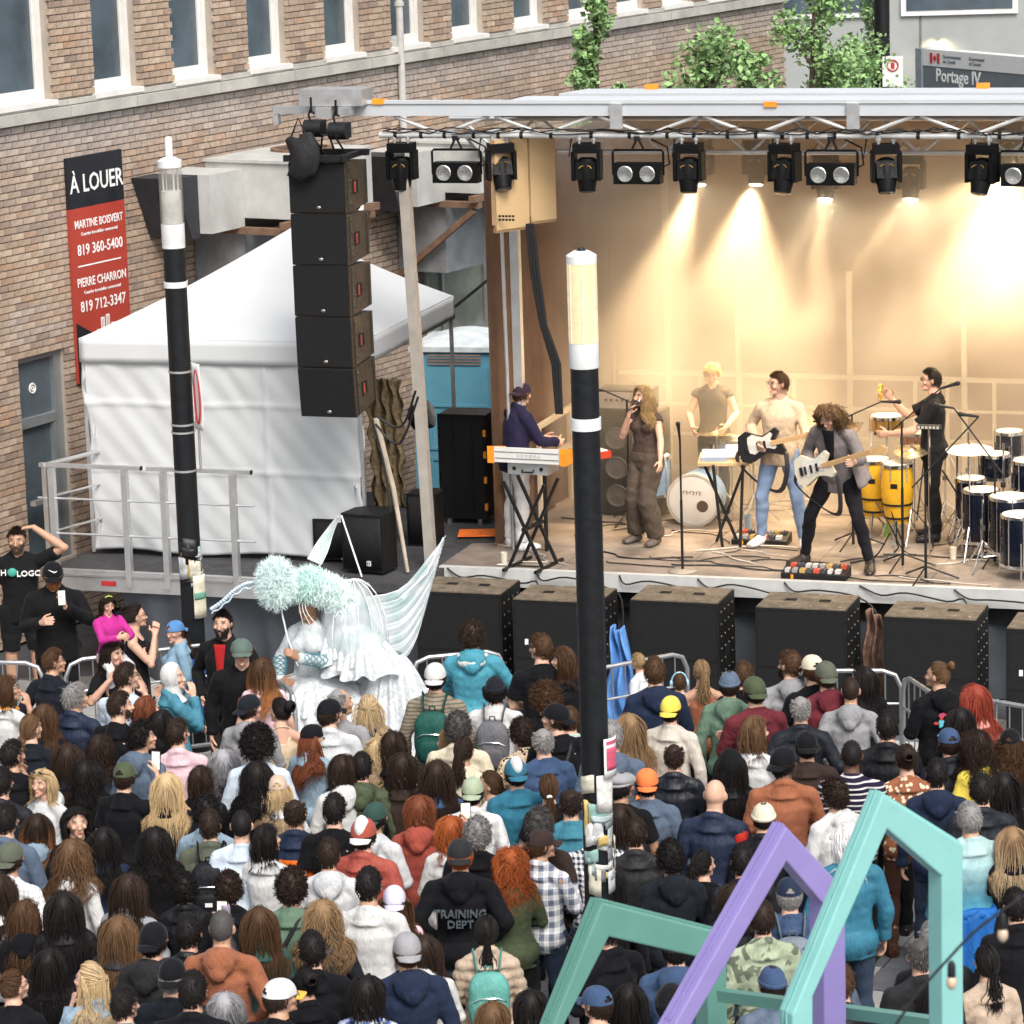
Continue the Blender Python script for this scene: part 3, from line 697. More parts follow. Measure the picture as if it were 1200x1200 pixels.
# ------------------------------------------------------------------ stage lamps
black2 = mat('fixture_black', (.004, .004, .0045), .5, 0, .2, 20, .1, 80, spec=.15); lensg = mat('lens_glass', (.03, .04, .05), .06, 0, .1, bmp=0, spec=1); refl = mat('reflector', (.6, .6, .58), .2, .9, .3, 60, .3, 60); brass = mat('gobo_gold', (.5, .3, .08), .35, .8)
def moving_head(u, v, z, label, tilt=.2, pan=0.0, lit=None, grp='moving head lamps on the front truss'):
    h = thing('stage_lamp', label, 'stage lamp', st(u, v, z), -YAW+pan, grp)
    m = MB(); m.box((0, 0, -.10), (.24, .2, .09)); m.obj('base', black2, h)
    for s in (-1, 1): MB().tube([(s*.07, 0, -.056), (s*.07, 0, -.026), (s*.07, 0, -.025), (s*.07, 0, .026)], [.014, .014, .03, .03], 8).obj('clamp', ALU, h); MB().box((s*.125, 0, -.27), (.035, .16, .28)).obj('yoke_arm', black2, h)
    rt = Matrix.Rotation(-tilt, 3, 'X')
    m = MB(); m.lathe([(.06, .13), (.09, .11), (.105, .02), (.1, -.08), (.085, -.16), (.08, -.2)], (0, 0, -.32), 18, 0, rt); m.box(Vector((0, 0, -.32))+rt @ Vector((0, 0, 0)), (.19, .19, .17), rt); hd = m.obj('head', black2, h, True)
    m = MB(); c = Vector((0, 0, -.32)); m.lathe([(.074, -.204), (.06, -.212), (.0001, -.216)], c, 18, 0, rt)
    mm = lensg if lit is None else mat('lamp_lit_'+str(lit), (1, .9, .7), .4, bmp=0, emit=lit, ecol=(1, .86, .62))
    m.obj('lens', mm, hd, True)
    m = MB(); m.tube([c+rt @ Vector((cos(k*pi/8)*.06, sin(k*pi/8)*.02-.112, .02+0.03*sin(k*pi/8))) for k in range(9)], .006, 5); m.obj('gold_arc', brass, hd)
    m = MB(); m.tube([(-.1, .1, -.1), (-.2, .12, -.2), (-.17, .12, -.02), (-.1, .06, .05)], .008, 5); m.obj('cable', CABLE, h)
    return h
def blinder(u, v, z, label):
    h = thing('blinder_lamp', label, 'stage lamp', st(u, v, z), -YAW, 'double blinder lamps on the front truss')
    m = MB(); m.box((0, 0, -.34), (.46, .14, .20)); bd_ = m.obj('body', black2, h)
    for s in (-1, 1):
        m = MB(); m.lathe([(.072, 0), (.078, .015), (.07, .02), (.0001, .012)], (s*.11, -.07, -.34), 18, 0, Matrix.Rotation(pi/2, 3, 'X')); m.obj('lens', refl, bd_, True)
    m = MB(); m.tube([(-.25, 0, -.36), (-.25, 0, -.14), (-.23, 0, -.12), (.23, 0, -.12), (.25, 0, -.14), (.25, 0, -.36)], .012, 6); m.obj('yoke', black2, h, True)
    m = MB(); m.cyl((-.06, 0, -.12), (0, 0, 0), .012, n=5); m.cyl((.06, 0, -.12), (0, 0, 0), .012, n=5); m.box((0, 0, 0), (.06, .06, .06)); m.obj('clamp', BLACK, h)
    m = MB(); m.tube([(.2, .06, -.3), (.29, .08, -.26), (.27, .08, -.1), (.12, .05, -.02)], .009, 5); m.obj('cable', CABLE, h)
    return h
mh = [(470, 'leftmost moving head lamp, at the truss end beside the hanging loudspeakers'), (586, 'moving head lamp just left of the plywood wing panels'), (687, 'moving head lamp left of the third blinder'), (807, 'moving head lamp with a bright beam just under it'), (919, 'moving head lamp right of the orange glowing lamp'), (1038, 'moving head lamp beside the ghosted lamp in the smoke'), (1151, 'rightmost fully visible moving head lamp')]
for i, (x, lb_) in enumerate(mh):
    u, z = PS(x, 160, -.02); moving_head(u, -.02, 4.30, lb_, tilt=[.15, .5, .1, .2, .3, .4, .35][i], pan=[0, .5, .1, 0, -.2, .3, -.3][i])
for x, lb_ in ((534, 'double blinder lamp between the first two moving heads'), (747, 'double blinder lamp near the middle of the truss'), (974, 'double blinder lamp in front of a strong light beam'), (1203, 'double blinder lamp cut by the right edge of the picture')):
    u, z = PS(x, 160, -.02); blinder(u, -.02, 4.30, lb_)
rear = [(820, 205, 30), (887, 205, 12), (968, 222, 90), (1068, 222, 60), (1184, 185, 200)]
rl = ['rear truss lamp firing a beam down to the left', 'rear truss lamp with an orange glowing lens', 'rear truss lamp behind the blinder, beam straight down', 'pale rear truss lamp veiled by smoke with a narrow beam', 'rear truss lamp drowned in its own white glare at right']
rpos = []
for (x, y, e), lb_ in zip(rear, rl):
    u, z = PS(x, y, 3.55); moving_head(u, 3.55, z+.42, lb_, tilt=.25, lit=e, grp='moving head lamps on the rear truss'); rpos.append((u, 3.45, z-.0))
def spot(name, p, tgt, e, size, blend=.8, col=(1, .72, .42), rad=.07):
    l = bpy.data.lights.new(name, 'SPOT'); l.energy = e; l.spot_size = R(size); l.spot_blend = blend; l.color = col; l.shadow_soft_size = rad
    o = bpy.data.objects.new(name, l); COL.objects.link(o); o.location = p
    o.rotation_euler = (Vector(tgt)-Vector(p)).to_track_quat('-Z', 'Y').to_euler(); return o
LS = .27
def sl(i, tu, tv, tz, e, size, **k): u, v, z = rpos[i]; spot('lamp_beam', st(u, v-.12, z-.1), st(tu, tv, tz), e*LS, size, **k)
sl(0, rpos[0][0]-1.1, 2.8, 0, 3400, 44); sl(1, rpos[1][0]-.3, 3.0, .6, 3600, 70); sl(2, rpos[2][0]-.1, 2.9, 0, 2400, 22); sl(2, rpos[2][0]-1.9, 3.0, 0, 1800, 14)
sl(3, rpos[3][0]-2.6, 3.0, 0, 2400, 15); sl(4, rpos[4][0]-.2, 3.0, 1.8, 3300, 85); sl(4, rpos[4][0]-2.2, 3.0, 2.2, 2600, 40)
# front wash from the truss blinders
for x, e in ((747, 620), (974, 820), (1203, 720)):
    u, z = PS(x, 160, -.02); spot('front_wash', st(u, .12, 3.95), st(u-.2, 2.6, .6), e*LS, 95, .6, (1, .82, .60), .1)
# ================================================================== PEOPLE
def V(*a): return Vector(a)
def voxel(mb, size, decim=1.0, smooth=2, name='body'):
    me = mb.mesh('tmp'); o = bpy.data.objects.new('tmp', me); COL.objects.link(o)
    r_ = o.modifiers.new('r', 'REMESH'); r_.mode = 'VOXEL'; r_.voxel_size = size
    if smooth: s_ = o.modifiers.new('s', 'SMOOTH'); s_.factor = .5; s_.iterations = smooth
    if decim < 1: d_ = o.modifiers.new('d', 'DECIMATE'); d_.ratio = decim
    dg = bpy.context.evaluated_depsgraph_get(); dg.update()
    out = bpy.data.meshes.new_from_object(o.evaluated_get(dg)); out.name = name
    bpy.data.objects.remove(o); bpy.data.meshes.remove(me)
    out.polygons.foreach_set('use_smooth', [True]*len(out.polygons))
    return out
def getco(me):
    a = np.empty(len(me.vertices)*3, np.float32); me.vertices.foreach_get('co', a); return a.reshape(-1, 3)
def setco(me, a): me.vertices.foreach_set('co', a.astype(np.float32).ravel()); me.update()
def wnoise(p, s, seed=0):
    """cheap smooth folds"""
    q = p*s; a = np.sin(q[:, 0]*1.7+seed+1.3*np.sin(q[:, 2]*1.1+seed*2))+np.sin(q[:, 2]*1.9+1.7*np.sin(q[:, 1]*1.4+seed)+seed*.7)+np.sin(q[:, 1]*2.1+q[:, 2]*.8+seed*1.9+np.sin(q[:, 0]*2))
    return a/3
HR = (.0715, .0905, .107)         # skull radii
BASE = dict(pel=(0, 0, .95), chest=(0, .0, 1.27), neck=(0, -.02, 1.45), head=(0, .012, 1.612),
            shR=(.172, -.015, 1.372), shL=(-.172, -.015, 1.372), hipR=(.092, 0, .90), hipL=(-.092, 0, .90),
            knR=(.11, .015, .49), knL=(-.11, .015, .49), anR=(.12, -.02, .08), anL=(-.12, -.02, .08), toR=(.15, .16, .03), toL=(-.15, .16, .03))
POSES = {
 'down': dict(elR=(.255, -.03, 1.13), wrR=(.26, .05, .89), elL=(-.255, -.03, 1.13), wrL=(-.26, .05, .89)),
 'front': dict(elR=(.25, .02, 1.13), wrR=(.08, .24, 1.10), elL=(-.25, .02, 1.13), wrL=(-.08, .26, 1.07)),
 'pocket': dict(elR=(.30, -.09, 1.15), wrR=(.19, .10, .96), elL=(-.30, -.09, 1.15), wrL=(-.19, .10, .96)),
 'cross': dict(elR=(.245, .06, 1.13), wrR=(-.09, .20, 1.20), elL=(-.245, .06, 1.13), wrL=(.09, .225, 1.17)),
 'phone': dict(elR=(.27, .16, 1.33), wrR=(.15, .30, 1.54), elL=(-.25, .02, 1.13), wrL=(-.10, .26, 1.10)),
 'phonelow': dict(elR=(.24, .05, 1.15), wrR=(.08, .29, 1.30), elL=(-.24, .05, 1.15), wrL=(-.05, .29, 1.28)),
 'cheek': dict(elR=(.17, .17, 1.18), wrR=(.09, .16, 1.44), elL=(-.24, .06, 1.13), wrL=(.05, .2, 1.14)),
 'clap': dict(elR=(.22, .10, 1.17), wrR=(.07, .22, 1.36), elL=(-.22, .10, 1.17), wrL=(-.06, .22, 1.37)),
 'ontop': dict(elR=(.40, .12, 1.60), wrR=(.17, .10, 1.79), elL=(-.255, -.03, 1.13), wrL=(-.27, .05, .89)),
 'walk': dict(elR=(.25, -.12, 1.15), wrR=(.26, -.06, .93), elL=(-.25, .05, 1.13), wrL=(-.25, .2, .95), knR=(.1, .16, .52), anR=(.1, .14, .1), toR=(.12, .31, .05), knL=(-.1, -.06, .5), anL=(-.1, -.3, .13), toL=(-.12, -.15, .04)),
}
def joints(pose, sex='m', head_yaw=0, extra=None):
    j = {k: Vector(v) for k, v in BASE.items()}
    j.update({k: Vector(v) for k, v in (POSES[pose] if isinstance(pose, str) else pose).items()})
    if extra: j.update({k: Vector(v) for k, v in extra.items()})
    if sex == 'f':
        for k in ('shR', 'shL'): j[k].x *= .87
        for k in ('elR', 'elL'): j[k].x *= .92
    if sex == 'k':
        pass
    j['hy'] = head_yaw; j['sex'] = sex; return j
def catm(pts, k=4):
    out = []
    for i in range(len(pts)-1):
        a = pts[max(0, i-1)]; b = pts[i]; c = pts[i+1]; d = pts[min(len(pts)-1, i+2)]
        for q in range(k):
            t = q/k; out.append(.5*((2*b)+(c-a)*t+(2*a-5*b+4*c-d)*t*t+(3*b-a-3*c+d)*t**3))
    out.append(pts[-1]); return out
def torso(mb, j, inf=0.0, z0=0.0, z1=1.0, hem=0.0, n=20):
    """rings along pelvis-chest-neck; z0..z1 select the span"""
    f = j['sex'] == 'f'
    pel, ch, nk = j['pel'], j['chest'], j['neck']
    side = (j['shR']-j['shL']).normalized(); hs = (j['hipR']-j['hipL']).normalized()
    sw = (j['shR']-j['shL']).length/2
    spine = catm([pel+(pel-ch).normalized()*.12, pel, pel.lerp(ch, .5), ch, ch.lerp(nk, .55), nk, nk+(j['head']-nk).normalized()*.06], 3)
    W = [(.0, .13, .10), (.12, .165 if not f else .172, .115), (.22, .163 if not f else .165, .112), (.36, .142 if not f else .122, .102), (.5, .150 if not f else .128, .108), (.62, sw-.014, .118), (.70, sw-.010, .116), (.755, sw-.035, .104), (.80, sw-.068, .092), (.85, .082, .078), (.90, .064, .066), (1.0, .055, .058)]
    L_ = len(spine); pts = []; 
    d = [0]
    for i in range(1, L_): d.append(d[-1]+(spine[i]-spine[i-1]).length)
    rings = []
    for i, p in enumerate(spine):
        t = d[i]/d[-1]
        if t < z0-1e-6 or t > z1+1e-6: continue
        for k in range(len(W)-1):
            if W[k][0] <= t <= W[k+1][0]+1e-9:
                q = (t-W[k][0])/(W[k+1][0]-W[k][0]); rx = W[k][1]*(1-q)+W[k+1][1]*q; ry = W[k][2]*(1-q)+W[k+1][2]*q; break
        tg = (spine[min(i+1, L_-1)]-spine[max(i-1, 0)]).normalized()
        s = hs.lerp(side, min(1, t/.6)); s = (s-tg*s.dot(tg)).normalized(); y = tg.cross(s)
        e = 2.4
        ring = []
        for k in range(n):
            a = 2*pi*k/n; ca, sa = cos(a), sin(a)
            ring.append(p+s*(abs(ca)**(2/e)*math.copysign(1, ca)*(rx+inf))+y*(abs(sa)**(2/e)*math.copysign(1, sa)*(ry+inf)))
        rings.append(ring)
    if hem:
        r0_ = rings[0]; c = sum(r0_, Vector())/n; dn = (pel-ch).normalized()*hem
        rings.insert(0, [c+(q-c)*1.04+dn for q in r0_])
    vs_ = [q for r in rings for q in r]; fs = []
    for i in range(len(rings)-1):
        for k in range(n):
            a = i*n+k; b = i*n+(k+1) % n; fs.append((a, b, b+n, a+n))
    fs.append(tuple(reversed(range(n)))); fs.append(tuple(range(len(vs_)-n, len(vs_)))); mb.add(vs_, fs)
    if f:      # bust
        y = side.cross((nk-ch).normalized())*-1
        fw = (nk-ch).normalized().cross(side)
        if z1 > .6:
            for s in (-1, 1): mb.ell(ch+fw*(.085+inf*.6)+side*s*.068-(nk-ch).normalized()*.0, (.068+inf*.5, .06+inf*.5, .066+inf*.5), None, 12, 8)
def arm(mb, j, S, inf=0.0, upto=1.0, n=12):
    sh, el, wr = j['sh'+S], j['el'+S], j['wr'+S]; sx = .87 if j['sex'] == 'f' else 1
    r = [(-.02, .050), (.0, .055), (.35, .050), (.8, .042), (1.0, .041), (1.2, .044), (1.6, .035), (1.97, .027)]
    pts, rr = [], []
    for t, q in r:
        if t > upto*2: break
        if t < 0: p = sh+(j['neck']-sh).normalized()*.04
        elif t <= 1: p = sh.lerp(el, t)
        else: p = el.lerp(wr, t-1)
        pts.append(p); rr.append(q*sx+inf)
    if upto < 1 and upto*2 > r[0][0]:
        pts.append(sh.lerp(el, upto*2) if upto*2 <= 1 else el.lerp(wr, upto*2-1)); rr.append(rr[-1]+.006)
    mb.tube(pts, rr, n); mb.ell(sh, .0565*sx+inf*.8, None, 12, 8); 
    if upto > .6: mb.ell(el, .0405*sx+inf, None, 10, 7)
def trap(mb, j, S, inf=0.0):
    nk, sh = j['neck'], j['sh'+S]; u = (j['head']-nk).normalized()
    mb.tube([nk+u*.01, nk.lerp(sh, .45)-u*.003, sh.lerp(nk, .12)-u*.004], [.052+inf*.6, .050+inf*.8, .048+inf*.9], 12)
def hand(mb, j, S, curl=.5, spread=.2, palm=None):
    el, wr = j['el'+S], j['wr'+S]; d = (wr-el).normalized(); s = 1 if S == 'R' else -1
    if 'hd'+S in j: d = Vector(j['hd'+S]).normalized()
    pn = Vector(palm) if palm is not None else Vector(j.get('pn'+S, Vector((-s, 0, 0))))    # palm normal (inner side)
    pn = (pn-d*pn.dot(d))
    pn = pn.normalized() if pn.length > .1 else d.orthogonal().normalized()
    lat = d.cross(pn).normalized()*s                  # towards little finger / thumb side
    k = .92 if j['sex'] == 'f' else 1.0
    mb.tube([wr-d*.02, wr+d*.02*k, wr+d*.055*k, wr+d*.088*k], [(.027*k, .019*k), (.033*k, .017*k), (.040*k, .0155*k), (.038*k, .013*k)], 12, up=pn)
    for i, ln in enumerate((.072, .080, .075, .06)):
        o = wr+d*.08*k+lat*(.029-.0195*i)*k; a = curl*(.7+.15*i); dd = (d+lat*(.12-.08*i)*spread*3).normalized(); p = [o]
        for q, fr in enumerate((.45, .3, .25)):
            dd = (dd*cos(a)+pn*sin(a)).normalized(); p.append(p[-1]+dd*ln*fr*k)
        mb.tube(p, [.0095*k, .009*k, .0085*k, .0068*k], 8); mb.ell(p[-1], .0068*k, None, 6, 5)
    o = wr+d*.025*k+lat*.026*k; t1 = (d*.6+lat*.75+pn*.35).normalized(); t2 = (d*.85+lat*.3+pn*.5).normalized()
    mb.tube([o, o+t1*.038*k, o+t1*.038*k+t2*.032*k, o+t1*.038*k+t2*.056*k], [.013*k, .0115*k, .010*k, .0075*k], 8)
def leg(mb, j, S, inf=0.0, hem=None, n=14, flare=0.0):
    hp, kn, an = j['hip'+S], j['kn'+S], j['an'+S]
    d1 = (kn-hp); d2 = (an-kn); bk = Vector((0, -1, 0))
    pts = [hp+Vector((0, 0, .07)), hp-Vector((0, 0, .02)), hp.lerp(kn, .45), hp.lerp(kn, .9), kn, kn.lerp(an, .3)+bk*.012, kn.lerp(an, .65), kn.lerp(an, .97)]
    rr = [.082, .088, .070, .052, .052, .054, .042, .036]
    if hem is not None:
        k = hem; pts = pts[:k]; rr = rr[:k]
    rr = [r+inf+flare*max(0, i-1)/6 for i, r in enumerate(rr)]
    mb.tube(pts, rr, n); 
    if hem is None or hem > 5: mb.ell(kn, .051+inf+flare*.4, None, 10, 7)
def foot(mb, j, S, inf=0.0, sole=False):
    an, to = j['an'+S], j['to'+S]; d = to-an; d.z = 0; d.normalize(); z = to.z
    h = Vector((an.x, an.y, z+.005))-d*.045
    pts = [h+Vector((0, 0, .01)), h+d*.05+Vector((0, 0, .02)), h+d*.12+Vector((0, 0, .01)), h+d*.19, h+d*.245-Vector((0, 0, .006))]
    mb.tube(pts, [(.034+inf, .034+inf), (.040+inf, .048+inf), (.044+inf, .036+inf), (.048+inf, .027+inf), (.030+inf, .016+inf)], 12, up=(0, 0, 1))
    mb.tube([an+Vector((0, 0, .05)), Vector((an.x, an.y, z+.02))], [.036+inf, .042+inf], 10)
def headm(j, extra_pitch=0):
    return Matrix.Rotation(R(-j['hy']), 3, 'Z') @ Matrix.Rotation(R(j.get('hp', 4)+extra_pitch), 3, 'X') @ Matrix.Rotation(R(j.get('hr', 0)), 3, 'Y')
def headgeo(mb, j):
    c = j['head']; M = headm(j); k = .95 if j['sex'] == 'f' else 1
    def f(p):
        x, y, z = p
        t = max(0, -z/HR[2])
        if y > -.02: x *= 1-.30*t**1.6
        else: x *= 1-.18*t; y *= 1-.25*t
        if z < 0 and y > 0: y = y*(1-.05*t)+.0*t
        if z > .03 and y > .05: y -= .1*(z-.03)
        return Vector((x, y, z))
    mb.ell(c, HR, M, 26, 18, f=f)
    T = lambda x, y, z: c+M @ Vector((x*k, y, z))
    mb.ell(T(0, .052, -.078), (.036, .036, .032), M, 12, 8)               # jaw and chin
    mb.ell(T(0, .084, -.098), (.018, .014, .014), M, 8, 6)
    mb.tube([T(0, .086, .012), T(0, .099, -.012), T(0, .110, -.034), T(0, .098, -.044)], [.006, .0075, .0105, .006], 8)   # nose
    for s in (-1, 1):
        mb.ell(T(s*.014, .101, -.037), (.008, .009, .006), M, 8, 6)
        mb.ell(T(s*.030, .083, .026), (.021, .009, .007), M, 10, 6)        # brow
        mb.ell(T(s*.045, .070, -.025), (.017, .016, .018), M, 10, 6)      # cheek
        mb.ell(T(s*.078, -.003, -.008), (.007, .018, .031), M @ Matrix.Rotation(R(s*-16), 3, 'Z'), 10, 8)   # ear
    mb.ell(T(0, .093, -.062), (.020, .009, .0045), M, 10, 6); mb.ell(T(0, .092, -.071), (.017, .009, .005), M, 10, 6)
    mb.tube([j['neck']-Vector((0, 0, .03)), j['neck'].lerp(c, .35), c+M @ Vector((0, -.022, -.05))], [.066, .054*k, .055*k], 14)
BODY = {}
SKIN, t_, b_ = nt('skin')
oi = N(t_, 'ShaderNodeObjectInfo'); at = N(t_, 'ShaderNodeAttribute'); at.attribute_name = 'face'
sepc = N(t_, 'ShaderNodeSeparateColor'); L(t_, at.outputs['Color'], sepc.inputs[0])
c1 = mixc(t_, mathn(t_, 'MULTIPLY', ramp(t_, noise(t_, 30, 4, .6, ocoord(t_)), 0, 1, .4, .7), .25), oi.outputs['Color'], mixc(t_, 1.0, oi.outputs['Color'], (.9, .6, .5), 'MULTIPLY'))
c2_ = mixc(t_, sepc.outputs[1], c1, mixc(t_, 1.0, oi.outputs['Color'], (.75, .36, .34), 'MULTIPLY'))
c3 = mixc(t_, sepc.outputs[0], c2_, (.015, .01, .008)); c4 = mixc(t_, sepc.outputs[2], c3, (.55, .52, .5))
L(t_, c4, b_.inputs['Base Color']); b_.inputs['Roughness'].default_value = .5; b_.inputs['Subsurface Weight'].default_value = .0
b_.inputs['Specular IOR Level'].default_value = .35
def paint_face(me, j):
    co = getco(me); M = np.array(headm(j)); c = np.array(j['head']); q = (co-c) @ M   # inverse rotation
    x, y, z = q[:, 0], q[:, 1], q[:, 2]; ax = np.abs(x); fr = y > .055
    eye = fr & (((ax-.031)/.0135)**2+((z-.008)/.0065)**2 < 1); iris = fr & (((ax-.031)/.0055)**2+((z-.008)/.0055)**2 < 1)
    lash = fr & (((ax-.031)/.0175)**2+((z-.0125)/.0065)**2 < 1) & ~eye
    brow = fr & (np.abs(z-.030+.12*(ax-.03)) < .0042) & (ax > .014) & (ax < .049)
    lip = fr & (((x)/.023)**2+((z+.066)/.0095)**2 < 1)
    r_ = np.clip(iris*1.0+lash*.75+brow*.8, 0, 1); g_ = np.clip(lip*.85, 0, 1); b2 = (eye & ~iris)*.75
    mth = fr & (((x)/.014)**2+((z+.0665)/.0016)**2 < 1); r_ = np.maximum(r_, mth*.45)
    a = me.attributes.new('face', 'FLOAT_COLOR', 'POINT'); a.data.foreach_set('color', np.stack([r_, g_, b2, np.ones_like(r_)], 1).astype(np.float32).ravel())
def body_mesh(j, key=None, vox=.0085, dec=.45, palms=None, curl=(.45, .45)):
    if key and key in BODY: return BODY[key]
    mb = MB(); torso(mb, j)
    for S, q in (('R', 0), ('L', 1)):
        arm(mb, j, S); trap(mb, j, S); hand(mb, j, S, curl[q]); leg(mb, j, S); foot(mb, j, S)
        mb.ell(j['hip'+S]+Vector((0, -.045, .0)), (.085, .075, .09), None, 12, 8)
    headgeo(mb, j)
    me = voxel(mb, vox, dec, 1, 'body'); me.materials.append(SKIN); paint_face(me, j)
    if key: BODY[key] = me
    return me
TOPS = {}
def top_mesh(kind, j, key=None, seed=0):
    key = key and (kind,)+key
    if key in TOPS: return TOPS[key]
    mb = MB(); inf = dict(tee=.011, shirt=.013, sweater=.016, hoodie=.018, jacket=.020, puffer=.028, tank=.006, vest=.010, blazer=.018, hijab=.02).get(kind, .02)
    hem = .10 if kind in ('hoodie', 'sweater', 'jacket', 'blazer', 'puffer') else .085
    torso(mb, j, inf, .06, .90 if kind != 'tank' else .80, hem)
    up = dict(tee=.36, tank=0, vest=.10).get(kind, .97)
    if kind == 'polo': up = .36
    for S in 'RL':
        if up: 
            arm(mb, j, S, inf*(.85 if up > .5 else 1.3), up)
            if up > .5:
                wr, el = j['wr'+S], j['el'+S]; d = (wr-el).normalized(); mb.tube([wr-d*.05, wr-d*.002], [.036+inf*.6, .034+inf*.5], 12)
        else:
            nk, sh = j['neck'], j['sh'+S]; mb.tube([nk.lerp(sh, .35)+Vector((0, -.05, -.06)), nk.lerp(sh, .45)+Vector((0, 0, .045)), nk.lerp(sh, .42)+Vector((0, .07, -.06))], [.03, .024, .03], 8)
    hs_ = (j['hipR']-j['hipL']).normalized(); mb.ell((j['hipR']+j['hipL'])/2+Vector((0, -.035, .015)), (.183+inf, .114+inf, .135), Matrix.Rotation(atan2(hs_.y, hs_.x), 3, 'Z'), 20, 10)
    if up:
        for S in 'RL': trap(mb, j, S, inf)
    nk = j['neck']; up_ = (j['head']-nk).normalized(); sd = (j['shR']-j['shL']).normalized(); fw = up_.cross(sd).normalized()
    if up: mb.ell(nk-fw*.03-up_*.035, (.088, .062, .058), None, 14, 8); mb.tube([nk-up_*.09, nk-up_*.045, nk+up_*.002], [(.105+inf, .092+inf), (.092+inf*.6, .082+inf*.6), .067], 16, up=(0, 1, 0))
    nk = j['neck']; up_ = (j['head']-nk).normalized(); fw = Vector((0, 1, 0)); sd = (j['shR']-j['shL']).normalized(); fw = up_.cross(sd).normalized()
    def around(r1, r2, h0, h1, rad, a0=0, a1=360, n=18, tip=0):
        pts = []
        for k in range(n+1):
            a = R(a0+(a1-a0)*k/n); b = (1-cos(a))/2         # a=0 front, 180 back
            pts.append(nk+sd*sin(a)*r1+fw*(cos(a)*r2)+up_*(h0+(h1-h0)*b))
        mb.tube(pts, rad, 8)
    if kind in ('tee', 'sweater', 'tank'): around(.068, .064, -.035, .035, .012)
    if kind in ('hoodie',):
        around(.088, .082, -.06, .035, .026, 20, 340); around(.102, .115, -.075, .0, .030, 55, 305)
        mb.ell(nk-fw*.098-up_*.045, (.108, .048, .095), None, 16, 10); mb.ell(nk-fw*.112-up_*.105, (.06, .034, .06), None, 12, 8)
    if kind in ('jacket', 'shirt', 'polo', 'blazer'):
        around(.072, .068, -.04, .045, .017, 25, 335); around(.085, .078, -.055, .025, .013, 25, 335)
    if kind == 'puffer': around(.078, .075, -.03, .05, .028, 20, 340)
    me = voxel(mb, .0125, 1.0, 2 if kind not in ('hoodie',) else 1, 'top'); co = getco(me)
    me.update(); nr_ = np.empty(len(co)*3, np.float32); me.vertices.foreach_get('normal', nr_); nr_ = nr_.reshape(-1, 3)
    amp = dict(tee=.008, tank=.003, puffer=.006, jacket=.009, hoodie=.010, sweater=.009, shirt=.009, blazer=.006).get(kind, .007)
    w = wnoise(co*np.array([1, 1, .7]), 17, seed)*.6+wnoise(co, 38, seed+3)*.3
    w = np.where(w > 0, w, w*1.4)
    if kind == 'puffer': w = w+1.6*np.abs(np.sin(co[:, 2]*pi/.075))-1
    co = co+nr_*(w*amp)[:, None]; setco(me, co)
    if key: TOPS[key] = me
    return me
LEGS = {}
def legs_mesh(kind, j, key=None, seed=0):
    key = key and (kind,)+key
    if key in LEGS: return LEGS[key]
    mb = MB(); inf = dict(jeans=.012, trousers=.018, wide=.035, leggings=.006, shorts=.024, skirt=.02).get(kind, .014)
    torso(mb, j, inf*.5, .0, .27)
    for S in 'RL':
        leg(mb, j, S, inf, 4 if kind == 'shorts' else None, flare=.03 if kind == 'wide' else (.008 if kind == 'trousers' else 0)); mb.ell(j['hip'+S]+Vector((0, -.045, .0)), (.084+inf*.2, .076+inf*.2, .09+inf), None, 12, 8)
    me = voxel(mb, .0135, 1.0, 2, 'trousers'); co = getco(me); me.update(); nr_ = np.empty(len(co)*3, np.float32); me.vertices.foreach_get('normal', nr_); nr_ = nr_.reshape(-1, 3)
    w = wnoise(co*np.array([1, 1, 1.5]), 17, seed)+.5*wnoise(co, 35, seed+2); co = co+nr_*(w*.006)[:, None]; setco(me, co)
    if key: LEGS[key] = me
    return me
def shoes_mesh(j, key=None):
    key = key and ('shoes',)+key
    if key in LEGS: return LEGS[key]
    mb = MB()
    for S in 'RL': foot(mb, j, S, .010)
    me = voxel(mb, .01, .7, 1, 'shoes')
    if key: LEGS[key] = me
    return me
# ------------------------------------------------------------------ hair
HAIRM, t_, b_ = nt('hair'); oi = N(t_, 'ShaderNodeObjectInfo'); at = N(t_, 'ShaderNodeAttribute'); at.attribute_name = 'rnd'
sx = N(t_, 'ShaderNodeSeparateColor'); L(t_, at.outputs['Color'], sx.inputs[0])
n_ = N(t_, 'ShaderNodeVectorMath', operation='SCALE'); L(t_, oi.outputs['Color'], n_.inputs[0]); L(t_, ramp(t_, sx.outputs[0], .75, 1.35), n_.inputs['Scale'])
L(t_, n_.outputs[0], b_.inputs['Base Color']); b_.inputs['Roughness'].default_value = .55; b_.inputs['Specular IOR Level'].default_value = .16
def hair_var(name, c2, a, b):
    m = HAIRM.copy(); m.name = name; t = m.node_tree; bs = t.nodes['Principled BSDF']; src = bs.inputs['Base Color'].links[0].from_socket
    s2 = [n for n in t.nodes if n.type == 'SEPARATE_COLOR'][0]
    L(t, mixc(t, ramp(t, s2.outputs[1], 0, 1, a, b), src, c2), bs.inputs['Base Color']); return m
HOMBRE = hair_var('hair_ombre', (.42, .17, .06), .35, .9); HSTREAK = hair_var('hair_streaked', (.42, .31, .19), .15, .7); HSILV = hair_var('hair_silver_streaks', (.3, .3, .32), .8, .1)
HAIRS = {}
def headpt(th, ph, off):
    """th 0 = face, +-pi = back"""
    x = (HR[0]+off)*np.cos(ph)*np.sin(th); y = (HR[1]+off)*np.cos(ph)*np.cos(th)-.004; z = (HR[2]+off)*np.sin(ph); return np.stack([x, y, z], -1)
